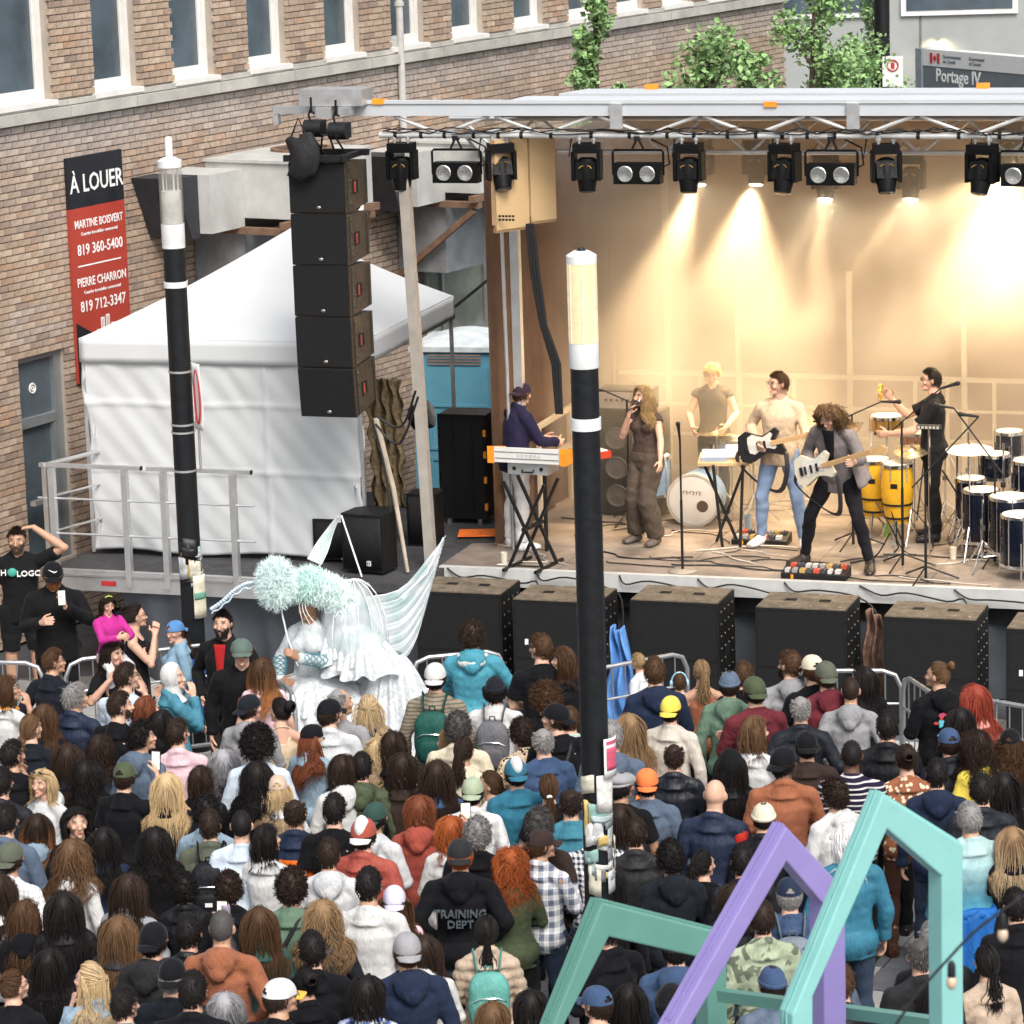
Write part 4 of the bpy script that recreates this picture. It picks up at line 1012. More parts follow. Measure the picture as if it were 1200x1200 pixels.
def hairline(th, kind):
    a = np.abs(np.degrees(th))
    h = np.interp(a, [0, 35, 55, 75, 88, 100, 180], [42, 40, 30, 12, -18, -22, -40])
    if kind in ('balding',): h = np.interp(a, [0, 60, 80, 100, 180], [80, 75, 25, -10, -38])
    return np.radians(h)
def strands(roots, nrm, kind, rng_, length, seg, curl=0.0, wave=0.0, rad=.005, flow=None, part=0.0, spread=0.0, grav=.5, tail=None, lift=.0, hug=.12):
    n = len(roots); P_ = np.zeros((n, seg+1, 3)); P_[:, 0] = roots; crown = np.array([0, -.055, .1])
    away = roots-crown; away = away-nrm*np.sum(away*nrm, 1, keepdims=True); away /= np.linalg.norm(away, axis=1, keepdims=True)+1e-6
    fr = (roots[:, 1] > .0)[:, None] & (np.asarray(length)*np.ones(n) > .1)[:, None]
    away = np.where(fr, np.stack([np.sign(roots[:, 0]+1e-5)*1.0, -.75+0*roots[:, 0], -.15+0*roots[:, 0]], 1), away)
    d = away*(1-lift)+nrm*(hug+lift)+rng_.normal(0, .13+spread, (n, 3)); d /= np.linalg.norm(d, axis=1, keepdims=True)
    st_ = (length/seg)[:, None] if hasattr(length, '__len__') else length/seg
    ph_ = rng_.uniform(0, 6.28, n); ph2 = rng_.uniform(0, 6.28, n); p = roots.copy(); gap = rng_.uniform(.004, .017, n)
    for s in range(seg):
        if tail is not None:
            to = tail-p; dist = np.linalg.norm(to, axis=1, keepdims=True); d = d*.4+to/dist*.7
        d = d+np.array([0, 0, -grav*.5]); d /= np.linalg.norm(d, axis=1, keepdims=True); 
        p = p+d*st_
        q = p/np.array([HR[0]+1e-6, HR[1], HR[2]]); r_ = np.linalg.norm(q, axis=1); lim = 1+gap/.095
        ins = r_ < lim; p[ins] = p[ins]*(lim[ins]/r_[ins])[:, None]
        # keep the face free
        fx = (np.abs(p[:, 0]) < .074) & (p[:, 1] > .0) & (p[:, 2] < .05); p[fx, 0] = np.sign(roots[fx, 0]+1e-4)*.078
        fy = (p[:, 1] > .045) & (p[:, 2] < .06); p[fy, 1] = .045
        wl = np.interp(p[:, 2], [-.4, -.15, -.02, .03], [.105, .098, .092, .1]); lo_ = (np.abs(p[:, 0]) > wl) & (length if np.isscalar(length) else np.max(length)) .__gt__(.1); p[lo_, 0] = p[lo_, 0]*.8+.2*np.sign(p[lo_, 0])*wl[lo_]*.95
        # shoulders and back
        cb = np.array([0, -.02, -.285]); rb_ = np.array([.22, .145, .15]); q = (p-cb)/rb_; r_ = np.linalg.norm(q, axis=1); ins = r_ < 1; p[ins] = cb+(p[ins]-cb)/r_[ins][:, None]
        low = (p[:, 2] < -.25) & (np.abs(p[:, 0]) < .2); bk = low & (roots[:, 1] < .03); p[bk, 1] = np.minimum(p[bk, 1], -.135-gap[bk])
        d = (p-P_[:, s]); d /= np.linalg.norm(d, axis=1, keepdims=True)+1e-9
        w = p.copy()
        if wave or curl:
            t = (s+1)/seg; a = wave*min(1, t*1.6)
            w[:, 0] += a*np.sin(ph_+t*9); w[:, 1] += a*.7*np.sin(ph2+t*8.0)
            w += curl*np.stack([np.sin(ph_+s*2.1), np.cos(ph_+s*2.1), np.sin(ph2+s*1.7)], 1)
        P_[:, s+1] = w
    return P_
def strand_mesh(mb, PP_, rad, rnd, attr):
    n, m, _ = PP_.shape; T = np.zeros_like(PP_); T[:, 1:-1] = PP_[:, 2:]-PP_[:, :-2]; T[:, 0] = PP_[:, 1]-PP_[:, 0]; T[:, -1] = PP_[:, -1]-PP_[:, -2]
    T /= np.linalg.norm(T, axis=2, keepdims=True)+1e-9
    out = PP_-np.array([0, 0, -.05]); out /= np.linalg.norm(out, axis=2, keepdims=True)+1e-9
    s = np.cross(T, out); s /= np.linalg.norm(s, axis=2, keepdims=True)+1e-9; u = np.cross(s, T)
    prof = np.interp(np.linspace(0, 1, m), [0, .15, .7, 1], [.7, 1, .8, .12]); r_ = rad[:, None]*prof[None]
    ring = [PP_+s*r_[..., None], PP_+u*r_[..., None]*.55, PP_-s*r_[..., None]]
    A = np.stack(ring, 2).reshape(n, m*3, 3)
    base = len(mb.v); mb.v.extend(map(tuple, A.reshape(-1, 3)))
    fs = []
    for k in range(m-1):
        for q in range(3):
            a = k*3+q; b = k*3+(q+1) % 3; fs.append((a, b, b+3, a+3))
    fs = np.array(fs); allf = (fs[None]+np.arange(n)[:, None, None]*(m*3)+base).reshape(-1, 4); mb.f.extend(map(tuple, allf.tolist())); mb.m.extend([0]*len(allf))
    for i in range(n):
        for k in range(m): attr.extend([(rnd[i], k/(m-1), 0)]*3)
def hair_mesh(kind, seed=0, hat=False):
    key = (kind, seed, hat)
    if key in HAIRS: return HAIRS[key]
    g_ = np.random.default_rng(seed*17+hash(kind) % 7 if False else seed*17+sum(map(ord, kind))); mb = MB(); at_ = []
    # scalp shell
    off = dict(buzz=.003, balding=.004, short=.009, grey=.010, messy=.014, curly=.018, afro=.04, long=.010, wavy=.012, pony=.006, bun=.006, bob=.012, lowpony=.006, halfup=.008, updo=.012).get(kind, .01)
    NU, NV = 36, 12; base = len(mb.v)
    for jv in range(NV+1):
        for iu in range(NU):
            th_ = -pi+2*pi*iu/NU; lo = float(hairline(th_, kind)); ph = lo+(pi/2-lo)*(jv/NV)**.9
            edge = min(1, jv/2.0); o = -.004+edge*(off+.004)*(1+.12*math.sin(th_*5+seed)*math.sin(ph*7+seed*2))
            mb.v.append(tuple(headpt(np.array(th_), np.array(ph), o))); at_.append((.12+.15*g_.random(), .0, 0))
    for jv in range(NV):
        for iu in range(NU):
            a = base+jv*NU+iu; b = base+jv*NU+(iu+1) % NU; mb.f.append((a, b, b+NU, a+NU)); mb.m.append(0)
    dz = dict(long=.27, wavy=.27, curlylong=.24, halfup=.2, bob=.12).get(kind, 0)
    if dz:
        b0 = len(mb.v)
        for q in range(7):
            for w_ in range(15):
                a = (w_/14-.5)*2.9; zz_ = .02-(dz+.05*sin(w_*1.7+seed))*q/6; rx = .078-.004*q/6; mb.v.append((rx*sin(a), -(.088+.045*max(0, q-2)/4)*cos(a*.8)-.005, zz_)); at_.append((.1+.15*g_.random(), q/6, 0))
        for q in range(6):
            for w_ in range(14): a = b0+q*15+w_; mb.f.append((a, a+1, a+16, a+15)); mb.m.append(0)
    def roots(n, filt=None, hi=88):
        th_ = g_.uniform(-pi, pi, n*3); lo = hairline(th_, kind); sn = g_.uniform(np.sin(lo), 1.0); ph = np.arcsin(sn)
        ok = np.ones(len(th_), bool)
        if kind == 'balding': ok &= ph < np.radians(46)
        if hat: ok &= ph < np.radians(22)
        if filt is not None: ok &= filt(th_, ph)
        th_, ph = th_[ok][:n], ph[ok][:n]; r_ = headpt(th_, ph, off*.7); nn = r_/np.array(HR)**2; nn /= np.linalg.norm(nn, axis=1, keepdims=True); return r_, nn, th_, ph
    def go(n, length, seg, rad, **kw):
        fl = kw.pop('filt', None); r_, nn, th_, ph = roots(n, fl); m = len(r_)
        if not m: return
        ln = length*g_.uniform(.62, 1.12, m); S_ = strands(r_, nn, kind, g_, ln, seg, **kw)
        strand_mesh(mb, S_, g_.uniform(.7, 1.25, m)*rad, g_.random(m)**1.2, at_)
    if kind == 'buzz': go(500, .008, 1, .0035, grav=.1)
    elif kind == 'balding': go(500, .024, 3, .0038, grav=.3, hug=.05)
    elif kind in ('short', 'grey'): go(1300, .028, 3, .0026, grav=.12, hug=.10)
    elif kind == 'messy': go(1100, .055, 4, .0028, grav=.18, wave=.007, spread=.15, hug=.3)
    elif kind == 'curly': go(800, .06, 6, .0034, grav=.15, curl=.011, spread=.35, lift=.2)
    elif kind == 'afro': go(1300, .06, 4, .0042, grav=-.02, curl=.012, spread=.4, lift=.9)
    elif kind == 'bob': go(1150, .25, 7, .0031, grav=.8, wave=.004)
    elif kind == 'long': go(1150, .46, 8, .0031, grav=.9, wave=.006)
    elif kind == 'wavy': go(1050, .46, 11, .0031, grav=.85, wave=.022, curl=.004)
    elif kind == 'curlylong': go(950, .40, 12, .0031, grav=.75, wave=.02, curl=.012, spread=.15)
    elif kind == 'halfup':
        go(600, .44, 8, .0033, grav=.9, wave=.006, filt=lambda t, p: p < np.radians(25))
        go(200, .16, 5, .006, grav=.2, tail=np.array([0, -.115, .03])); mb2 = 1
        o = np.tile(np.array([0, -.11, .035]), (120, 1))+g_.normal(0, .009, (120, 3)); S_ = strands(o, np.tile([0, -1., 0], (120, 1)), kind, g_, .4*g_.uniform(.8, 1.1, 120), 9, grav=.9, wave=.006); strand_mesh(mb, S_, np.full(120, .004), g_.random(120), at_)
    elif kind in ('pony', 'lowpony', 'bun', 'updo'):
        T_ = np.array({'pony': [0, -.118, .035], 'lowpony': [0, -.108, -.045], 'bun': [0, -.095, .085], 'updo': [0, -.1, .05]}[kind])
        go(700, .15, 5, .0032, grav=.05, tail=T_)
        if kind in ('pony', 'lowpony'):
            k = 170; o = np.tile(T_+np.array([0, -.01, 0]), (k, 1))+g_.normal(0, .009, (k, 3)); S_ = strands(o, np.tile([0, -1., .15], (k, 1)), kind, g_, (.30 if kind == 'pony' else .26)*g_.uniform(.75, 1.1, k), 8, grav=.55, wave=.012); strand_mesh(mb, S_, np.full(k, .0042), g_.random(k), at_)
        else:
            k = 120; c = T_+np.array([0, -.02, .02]); a = g_.uniform(0, 6.28, k); b = g_.uniform(-1, 1, k); R_ = .032 if kind == 'bun' else .05; pts = []
            for q in range(6):
                aa = a+q*.45; pts.append(c+np.stack([np.cos(aa)*R_*np.sqrt(1-b*b*.8), b*R_*.7, np.sin(aa)*R_*np.sqrt(1-b*b*.8)], 1))
            strand_mesh(mb, np.stack(pts, 1)+g_.normal(0, .002, (k, 6, 3)), np.full(k, .007), g_.random(k), at_)
    if hat:
        A = np.array(mb.v); q = A/np.array([HR[0]+.004, HR[1]+.004, HR[2]+.004]); r_ = np.linalg.norm(q, axis=1); k_ = (A[:, 2] > (.012 if not hat == 2 else 0)) & (r_ > 1); A[k_] /= r_[k_][:, None]; mb.v = list(map(tuple, A))
    me = mb.mesh('hair'); a = me.attributes.new('rnd', 'FLOAT_COLOR', 'POINT'); a.data.foreach_set('color', np.array([(*q, 1) for q in at_], dtype=np.float32).ravel())
    me.polygons.foreach_set('use_smooth', [True]*len(me.polygons)); me.materials.append(HAIRM)
    HAIRS[key] = me; return me
def beard_mesh(kind='full'):
    key = ('beard', kind)
    if key in HAIRS: return HAIRS[key]
    g_ = np.random.default_rng(5); mb = MB(); at_ = []; n = 420 if kind == 'full' else 200
    th_ = g_.uniform(-1.25, 1.25, n); z = g_.uniform(-.112, -.02, n); keep = ~((np.abs(th_) < .25) & (z > -.078) & (z < -.052)) & ((np.abs(th_) > .8) | (z < -.045)); th_, z = th_[keep], z[keep]
    t = -z/HR[2]; rx = HR[0]*np.sqrt(np.maximum(.02, 1-t*t))*.95; ry = np.interp(z, [-.112, -.09, -.05, 0], [.085, .096, .094, .094])
    rx = np.maximum(rx, .045); r_ = np.stack([rx*np.sin(th_), ry*np.cos(th_), z], 1); nn = np.stack([np.sin(th_), np.cos(th_), -.4+0*z], 1); nn /= np.linalg.norm(nn, axis=1, keepdims=True)
    pts = [r_, r_+nn*.007+[0, 0, -.006], r_+nn*.010+[0, 0, -.018]]
    strand_mesh(mb, np.stack(pts, 1), np.full(len(r_), .0042), g_.random(len(r_)), at_)
    me = mb.mesh('beard'); a = me.attributes.new('rnd', 'FLOAT_COLOR', 'POINT'); a.data.foreach_set('color', np.array([(*q, 1) for q in at_], dtype=np.float32).ravel()); me.materials.append(HAIRM); HAIRS[key] = me; return me
# ------------------------------------------------------------------ hats and things worn
CLOTH = objmat('cloth_plain'); KNIT = objmat('cloth_knit', bsc=120, bmp=1.2, sheen=.1); LEATHER = objmat('leather', rough=.45, sheen=0, bsc=90, spec=.3, bmp=.4); NYLON = objmat('nylon_shell', rough=.6, sheen=.0, spec=.2, bmp=.1)
DENIM = objmat('denim', bsc=300, bmp=.8); FELT = objmat('hat_cotton', rough=.85, sheen=.1, wr=.05, bsc=500); PLASTIC = objmat('plastic', rough=.3, sheen=0, wr=0, bmp=0, spec=.6)
PAT = {p: objmat('cloth_'+p, pattern=p) for p in ('plaid', 'check')}
PAT['stripe'] = objmat('cloth_stripe', pattern='stripe', c2=(.02, .015, .035))
PAT['thinstripe'] = objmat('cloth_thinstripe', pattern='thinstripe', c2=(.25, .2, .15)); PAT['floral'] = objmat('cloth_floral', pattern='floral', c2=(.75, .62, .45)); PAT['spots'] = objmat('cloth_spots', pattern='spots', c2=(.03, .02, .015))
PAT['tiedye'] = objmat('cloth_tiedye', pattern='tiedye', c2=(.05, .12, .4)); PAT['camo'] = objmat('cloth_camo', pattern='camo', c2=(.12, .14, .1)); PAT['yoke'] = objmat('cloth_yoke', pattern='yoke', c2=(.75, .15, .02), bmp=.1, rough=.5); PAT['ombre'] = objmat('cloth_ombre', pattern='ombre', c2=(.35, .5, .5))
HATM = {}
def cap_meshes():
    if HATM: return
    def dome(hz, z0, back_open=True):
        mb = MB(); NU, NV = 32, 8
        def pt(iu, jv, o):
            th_ = -pi+2*pi*iu/NU; t = jv/NV; ph = t*pi/2; r_ = np.array([(HR[0]+.014+o)*cos(ph)**.8*sin(th_), (HR[1]+.014+o)*cos(ph)**.8*cos(th_)-.002, z0+(hz+o)*sin(ph)]); seam = abs(math.sin(th_*3)); r_[:2] *= 1+.012*(seam-.6)*(1-t); return Vector(r_)
        for o in (0, -.004):
            b0 = len(mb.v); mb.v += [tuple(pt(i, j_, o)) for j_ in range(NV+1) for i in range(NU)]
            for j_ in range(NV):
                for i in range(NU):
                    thd = abs(abs(-180+360*(i+.5)/NU)-180)
                    if back_open and thd < 24 and j_ < 3-(thd > 14) and not (j_ < 1): continue
                    a = b0+j_*NU+i; b = b0+j_*NU+(i+1) % NU; mb.f.append((a, b, b+NU, a+NU) if o == 0 else (a, a+NU, b+NU, b)); mb.m.append(0)
        mb.ell((0, -.002, z0+hz+.001), (.008, .008, .004), None, 8, 5); return mb
    HATM['cap'] = dome(.100, .012).mesh('cap', [FELT], 'all')
    br = MB(); br.grid(15, 6, lambda u, v: ((u-.5)*.155*(1-.15*v), .055+.05*cos((u-.5)*2.6)*1.0+.062*v*cos((u-.5)*1.7), .022-.016*v-.045*(u-.5)**2*4*.5), 0, .004); HATM['brim'] = br.mesh('brim', [FELT], 'all')
    bn = dome(.104, .004, False); bn.tube([((HR[0]+.014)*sin(a*pi/16), (HR[1]+.014)*cos(a*pi/16)-.002, .012) for a in range(33)], [(.006, .017)]*33, 6, up=(0, 0, 1)); HATM['beanie'] = bn.mesh('beanie', [KNIT], 'all')
    fc = MB(); fc.ell((0, .008, .055), (.096, .122, .052), Matrix.Rotation(R(-10), 3, 'X'), 24, 12); fc.tube([((HR[0]+.012)*sin(a*pi/16), (HR[1]+.012)*cos(a*pi/16), .03) for a in range(33)], .012, 6); HATM['flatcap'] = fc.mesh('flat_cap', [FELT], 'all')
    hj = MB(); hj.ell((0, -.012, .01), (HR[0]+.022, HR[1]+.018, HR[2]+.018), None, 24, 16, f=lambda p: Vector((p.x, p.y if p.y < .07 else .07, p.z))); hj.tube([(0, -.01, -.06), (0, -.03, -.16), (0, -.02, -.24)], [.075, .085, .13], 18); me = voxel(hj, .012, 1, 2, 'headscarf'); me.materials.append(CLOTH); HATM['scarf'] = me
    gl = MB()
    for s in (-1, 1):
        gl.tube([(s*.033+.021*cos(a*pi/7), .101, .006+.016*sin(a*pi/7)) for a in range(15)], .0022, 5); gl.tube([(s*.054, .1, .01), (s*.078, .04, .012), (s*.080, -.01, .006)], .002, 5)
    gl.tube([(-.012, .103, .01), (.012, .103, .01)], .002, 5); HATM['glasses'] = gl.mesh('glasses', [BLACK], True)
    sg_ = MB()
    for s in (-1, 1): sg_.ell((s*.034, .072, .098), (.024, .009, .016), Matrix.Rotation(R(-25), 3, 'X'), 10, 6); sg_.tube([(s*.056, .07, .10), (s*.088, .0, .075), (s*.09, -.03, .06)], .003, 5)
    HATM['shades'] = sg_.mesh('sunglasses', [PLASTIC], True)
    hp = MB(); hp.tube([((HR[0]+.018)*cos(a*pi/14), -.0, (HR[2]+.016)*sin(a*pi/14)) for a in range(15)], [(.012, .006)]*15, 6)
    for s in (-1, 1): hp.ell((s*.093, 0, -.01), (.022, .034, .042), None, 14, 9)
    HATM['headphones'] = hp.mesh('headphones', [PLASTIC], 'all')
    sn = MB(); sn.ell((0, -.122, .035), (.024, .012, .018), None, 10, 7); HATM['scrunchie'] = sn.mesh('scrunchie', [CLOTH], 'all')
cap_meshes()
def backpack(parent_loc, rz, label, col, kind='pack', scale=1.0):
    b = thing('backpack', label, 'backpack', parent_loc, rz)
    m = MB(); m.grid(14, 16, lambda u, v: V(0, 0, 0)) if False else None
    m.ell((0, -.215, 1.18), (.145, .085, .215), None, 22, 16, f=lambda p: Vector((math.copysign(abs(p.x/.145)**.62*.145, p.x), math.copysign(abs(p.y/.085)**.75*.085, p.y), math.copysign(abs(p.z/.215)**.7*.215, p.z))))
    me = voxel(m, .012, 1, 1, 'bag'); co = getco(me); setco(me, co+np.stack([wnoise(co, 22, 1)*.004, wnoise(co, 25, 2)*.006, 0*co[:, 0]], 1)); me.materials.append(NYLON); link('bag', me, b, color=col)
    m = MB(); m.ell((0, -.292, 1.09), (.105, .032, .09), None, 18, 10, f=lambda p: Vector((math.copysign(abs(p.x/.105)**.6*.105, p.x), p.y, math.copysign(abs(p.z/.09)**.6*.09, p.z)))); link('pocket', m.mesh('pocket', [NYLON], 'all'), b, color=tuple(c*.8 for c in col))
    for s in (-1, 1):
        m = MB(); m.tube([(s*.07, -.16, 1.34), (s*.085, -.12, 1.44), (s*.095, -.03, 1.485), (s*.10, .07, 1.44), (s*.105, .135, 1.32), (s*.12, .12, 1.15), (s*.13, .0, 1.05)], [(.027, .008)]*7, 8, up=(1, 0, 0)); link('strap', m.mesh('strap', [NYLON], 'all'), b, color=tuple(c*.7 for c in col))
    m = MB(); m.tube([(-.025, -.19, 1.39), (-.02, -.2, 1.43), (.02, -.2, 1.43), (.025, -.19, 1.39)], .007, 6); link('handle', m.mesh('handle', [NYLON], True), b, color=tuple(c*.6 for c in col))
    m = MB(); m.tube([(-.12, -.285, 1.20), (-.06, -.312, 1.235), (.06, -.312, 1.235), (.12, -.285, 1.20)], .004, 5); link('zip', m.mesh('zip', [CHROME], True), b)
    b.scale = (scale,)*3; return b
def phone(loc, mtx, label):
    p = thing('phone', label, 'phone', loc); p.matrix_world = mtx
    m = MB(); m.box((0, 0, 0), (.074, .009, .15)); m.obj('case', BLACK, p)
    m = MB(); m.box((0, -.0052, 0), (.066, .0012, .138)); m.obj('screen', mat('phone_screen', (.5, .5, .45), .3, bmp=0, emit=.3, ecol=(.9, .8, .62), var=.5, sc=40), p); return p
SK = dict(l=(.56, .34, .245), t=(.46, .27, .18), m=(.33, .18, .11), d=(.10, .05, .03), k=(.045, .025, .018))
def person(loc, yaw, label, pose='down', sex='m', hair='short', hc=(.02, .013, .009), top='tee', tc=(.01, .01, .012), tm=None, pants='jeans', pc=(.012, .013, .018), pm=None, skin='l', hat=None, hatc=(.01, .01, .01), brimc=None, back=False, head_rel=0, H=1.0, group=None, extra=None, beard=None, glasses=False, hm=None, shoec=(.02, .02, .022), seed=0, J=None, cat='person', wscale=1.0, curl=(.45, .45), hero=False, pitch=4, roll=0):
    """yaw: degrees clockwise from 'facing away from the camera'; head_rel adds to it"""
    hr = int(round(head_rel/40.0)*40) if J is None else head_rel
    key = None
    if J is None:
        ex = dict(extra or {}); j = joints(pose, sex, hr, ex); key = (pose, sex, hr, seed if False else 0) if not ex else None
        j['hp'] = pitch
        if pitch != 4: key = None if not key else key+(pitch,)
    else: j = J
    p = thing('person', label, cat, loc, R(-yaw), group)
    p.scale = (H*wscale, H*wscale, H)
    bm = body_mesh(j, key, .0065 if hero else .0085, .5 if hero else .42, curl=curl)
    b = link('body', bm, p, color=SK[skin])
    ck = (pose, sex) if key else None
    def child(name, me, m, color, par=p):
        if not me.materials: me.materials.append(m)
        o = link(name, me, par, color=color)
        if me.materials[0] != m: o.material_slots[0].link = 'OBJECT'; o.material_slots[0].material = m
        return o
    if top: child({'shirt': 'shirt', 'tee': 't_shirt', 'hoodie': 'hoodie', 'jacket': 'jacket', 'puffer': 'jacket', 'blazer': 'jacket', 'tank': 'tank_top', 'vest': 'waistcoat', 'sweater': 'sweater'}.get(top, 'shirt'), top_mesh(top, j, ck, len(label) % 3), tm or CLOTH, tc)
    if pants: child({'shorts': 'shorts'}.get(pants, 'trousers'), legs_mesh(pants, j, ck and (ck if pose == 'walk' else ('std', sex))), pm or DENIM, pc)
    child('shoes', shoes_mesh(j, ck and (ck if pose == 'walk' else ('std', sex))), PLASTIC if False else LEATHER, shoec)
    HMx = headm(j).to_4x4(); HMx.translation = j['head']
    def onhead(name, me, m, color, par=p, M=Matrix.Identity(4)):
        if not me.materials: me.materials.append(m)
        o = link(name, me, par, color=color); o.matrix_local = (HMx @ M) if par is p else M
        if m is not None and me.materials[0] != m: o.material_slots[0].link = 'OBJECT'; o.material_slots[0].material = m
        return o
    if hair: onhead('hair', hair_mesh(hair, seed % 2, bool(hat) and hat != 'scarf'), hm or HAIRM, hc)
    if beard: onhead('beard', beard_mesh('full'), HAIRM, beard)
    if hat in ('cap', 'capb'):
        M = Matrix.Rotation(pi if hat == 'capb' else 0, 4, 'Z') @ Matrix.Rotation(R(-6), 4, 'X'); c = onhead('cap', HATM['cap'], FELT, hatc, p, M); onhead('brim', HATM['brim'], FELT, brimc or hatc, c)
    elif hat: onhead({'flatcap': 'flat_cap', 'scarf': 'headscarf'}.get(hat, hat), HATM[hat], None, hatc)
    if glasses == 'shades': onhead('sunglasses', HATM['shades'], PLASTIC, (.02, .015, .02))
    elif glasses: onhead('glasses', HATM['glasses'], BLACK, (0, 0, 0))
    p['_h'] = 0; del p['_h']
    return p, j, HMx
# ================================================================== SUBWOOFERS IN FRONT OF THE STAGE
subm = mat('speaker_black', (.0035, .0032, .0032), .6, 0, .25, 14, .5, 160, .003); subtop = mat('speaker_scuffed_top', (.15, .12, .085), .6, 0, .6, 7, .3, 60); grillm = mat('speaker_grille', (.0045, .0045, .005), .7, .1, .2, 20, .9, 420, .003)
slotm = mat('slot_dark', (.004, .004, .004), .8); boltm = mat('bolt_steel', (.45, .42, .38), .35, .9)
def subwoofer(loc, label, w=.875, d=.62, h=1.15, badge=False):
    s = thing('subwoofer', label, 'speaker', loc, -YAW, 'subwoofers lined up in front of the stage')
    m = MB(); m.bb((0, .02, 0), (w, d, h)); m.obj('cabinet', subm, s)
    MB().bb((.008, .012, h+.001), (w-.008, d-.01, h+.012)).obj('top_plate', subtop, s)
    MB().bb((.02, -.004, .03), (w-.02, .018, h*.49)).obj('grille', grillm, s); MB().bb((.02, -.004, h*.51), (w-.02, .018, h-.03)).obj('grille', grillm, s)
    f = MB(); f.bb((.0, .0, 0), (.018, .022, h)); f.bb((w-.018, .0, 0), (w, .022, h)); f.bb((.02, .0, h-.028), (w-.02, .022, h)); f.bb((.02, .0, h*.492), (w-.02, .022, h*.508)); f.obj('edge_trim', subm, s)
    q = MB()
    for a, b in ((.27, .33), (.60, .33)): q.bb((a*w/.875-.055, b-.045, h+.0125), (a*w/.875+.055, b+.045, h+.015))
    q.obj('top_handle', slotm, s)
    q = MB()
    for i in range(6):
        for b in (.09, d-.08): q.cyl((.08+i*(w-.16)/5, b, h+.012), (.08+i*(w-.16)/5, b, h+.017), .014, n=8)
    for i in range(4):
        for k in range(9): q.cyl((w, .1+i*.14, .09+k*.12), (w+.005, .1+i*.14, .09+k*.12), .010, n=6)
    tag(q.obj('bolts', boltm, s), kind='stuff')
    MB().bb((w, .24, h*.42), (w+.006, .40, h*.60)).obj('side_handle', slotm, s)
    if badge: MB().bb((.12, -.009, h*.62), (.155, -.005, h*.67)).obj('badge', WHITE, s)
    return s
SLB = ['leftmost subwoofer, partly behind the winged costume', 'subwoofer left of the middle lamp post, small badge on its front', 'subwoofer between the blue tarp and the lamp post', 'subwoofer with a brown scarf hanging at its right side', 'subwoofer right of the hanging brown scarf', 'rightmost subwoofer cut by the edge of the picture']
subx = [(487, 693), (600, 703), (738, 703.5), (885, 712), (1035, 723), (1179, 737)]
for i, ((x, y), lb_) in enumerate(zip(subx, SLB)):
    p = P(x, y, 1.15); p.z = 0; subwoofer(p, lb_, badge=i in (1, 5))
# ================================================================== LINE ARRAY
la0 = PD(338, 190, 33); la = thing('line_array', 'tall black hanging column of five loudspeaker cabinets above the tent corner', 'loudspeaker column', (la0.x, la0.y, la0.z), -YAW-R(0))
z = 0.0; tilt = [0, 0, 0, 1.5, 6]; yo = 0.0
side = mat('array_side', (.045, .033, .022), .5, 0, .4, 10, .3, 120)
for i in range(5):
    rt = Matrix.Rotation(R(tilt[i]), 3, 'X'); o = Vector((.0, yo, z))
    c = MB(); H_ = .49
    prof = [(0, -H_), (0, 0), (.60, -.035), (.60, -H_+.035)]
    c.prism(prof, lambda a, b, t: o+rt @ Vector((t, a, b)), .0, .57); cb = c.obj('cabinet', side, la)
    g_ = MB(); g_.prism([(-.022, -H_+.012), (-.022, -.012), (-.001, -.005), (-.001, -H_+.005)], lambda a, b, t: o+rt @ Vector((t, a, b)), .005, .565); g_.obj('grille', grillm, cb)
    b_2 = MB(); b_2.ell(o+rt @ Vector((.30, -.026, -H_+.06)), (.022, .006, .016), rt, 10, 6); b_2.obj('badge', boltm, cb, True)
    s_ = MB(); s_.prism([(.19, -.33), (.19, -.19), (.33, -.20), (.33, -.32)], lambda a, b, t: o+rt @ Vector((t, a, b)), .571, .576); s_.obj('handle_recess', slotm, cb)
    s_ = MB(); s_.prism([(.22, -.31), (.22, -.21), (.25, -.21), (.25, -.31)], lambda a, b, t: o+rt @ Vector((t, a, b)), .577, .583); s_.obj('handle_strap', mat('strap_red', (.35, .06, .03), .6), cb)
    r_ = MB(); r_.prism([(.06, -H_+.02), (.06, -.02), (.095, -.02), (.095, -H_+.02)], lambda a, b, t: o+rt @ Vector((t, a, b)), .571, .585)
    r_.prism([(.52, -H_+.05), (.52, -.05), (.55, -.05), (.55, -H_+.05)], lambda a, b, t: o+rt @ Vector((t, a, b)), .571, .585)
    for k in range(4): r_.cyl(o+rt @ Vector((.575, .077, -.07-k*.11)), o+rt @ Vector((.60, .077, -.07-k*.11)), .013, n=6)
    r_.obj('rigging_bar', mat('rigging_steel', (.10, .09, .075), .4, .7), cb)
    z += (rt @ Vector((0, 0, -H_-.008))).z; yo += (rt @ Vector((0, 0, -H_-.008))).y*.6
f = MB(); f.bb((-.03, -.06, .01), (.62, .0, .07)); f.bb((-.03, .5, .01), (.62, .56, .07)); f.bb((.0, .0, .01), (.06, .5, .06)); f.bb((.5, .0, .01), (.56, .5, .06)); f.bb((.10, -.09, .02), (.56, -.062, .06)); f.obj('fly_frame', BLACK, la)
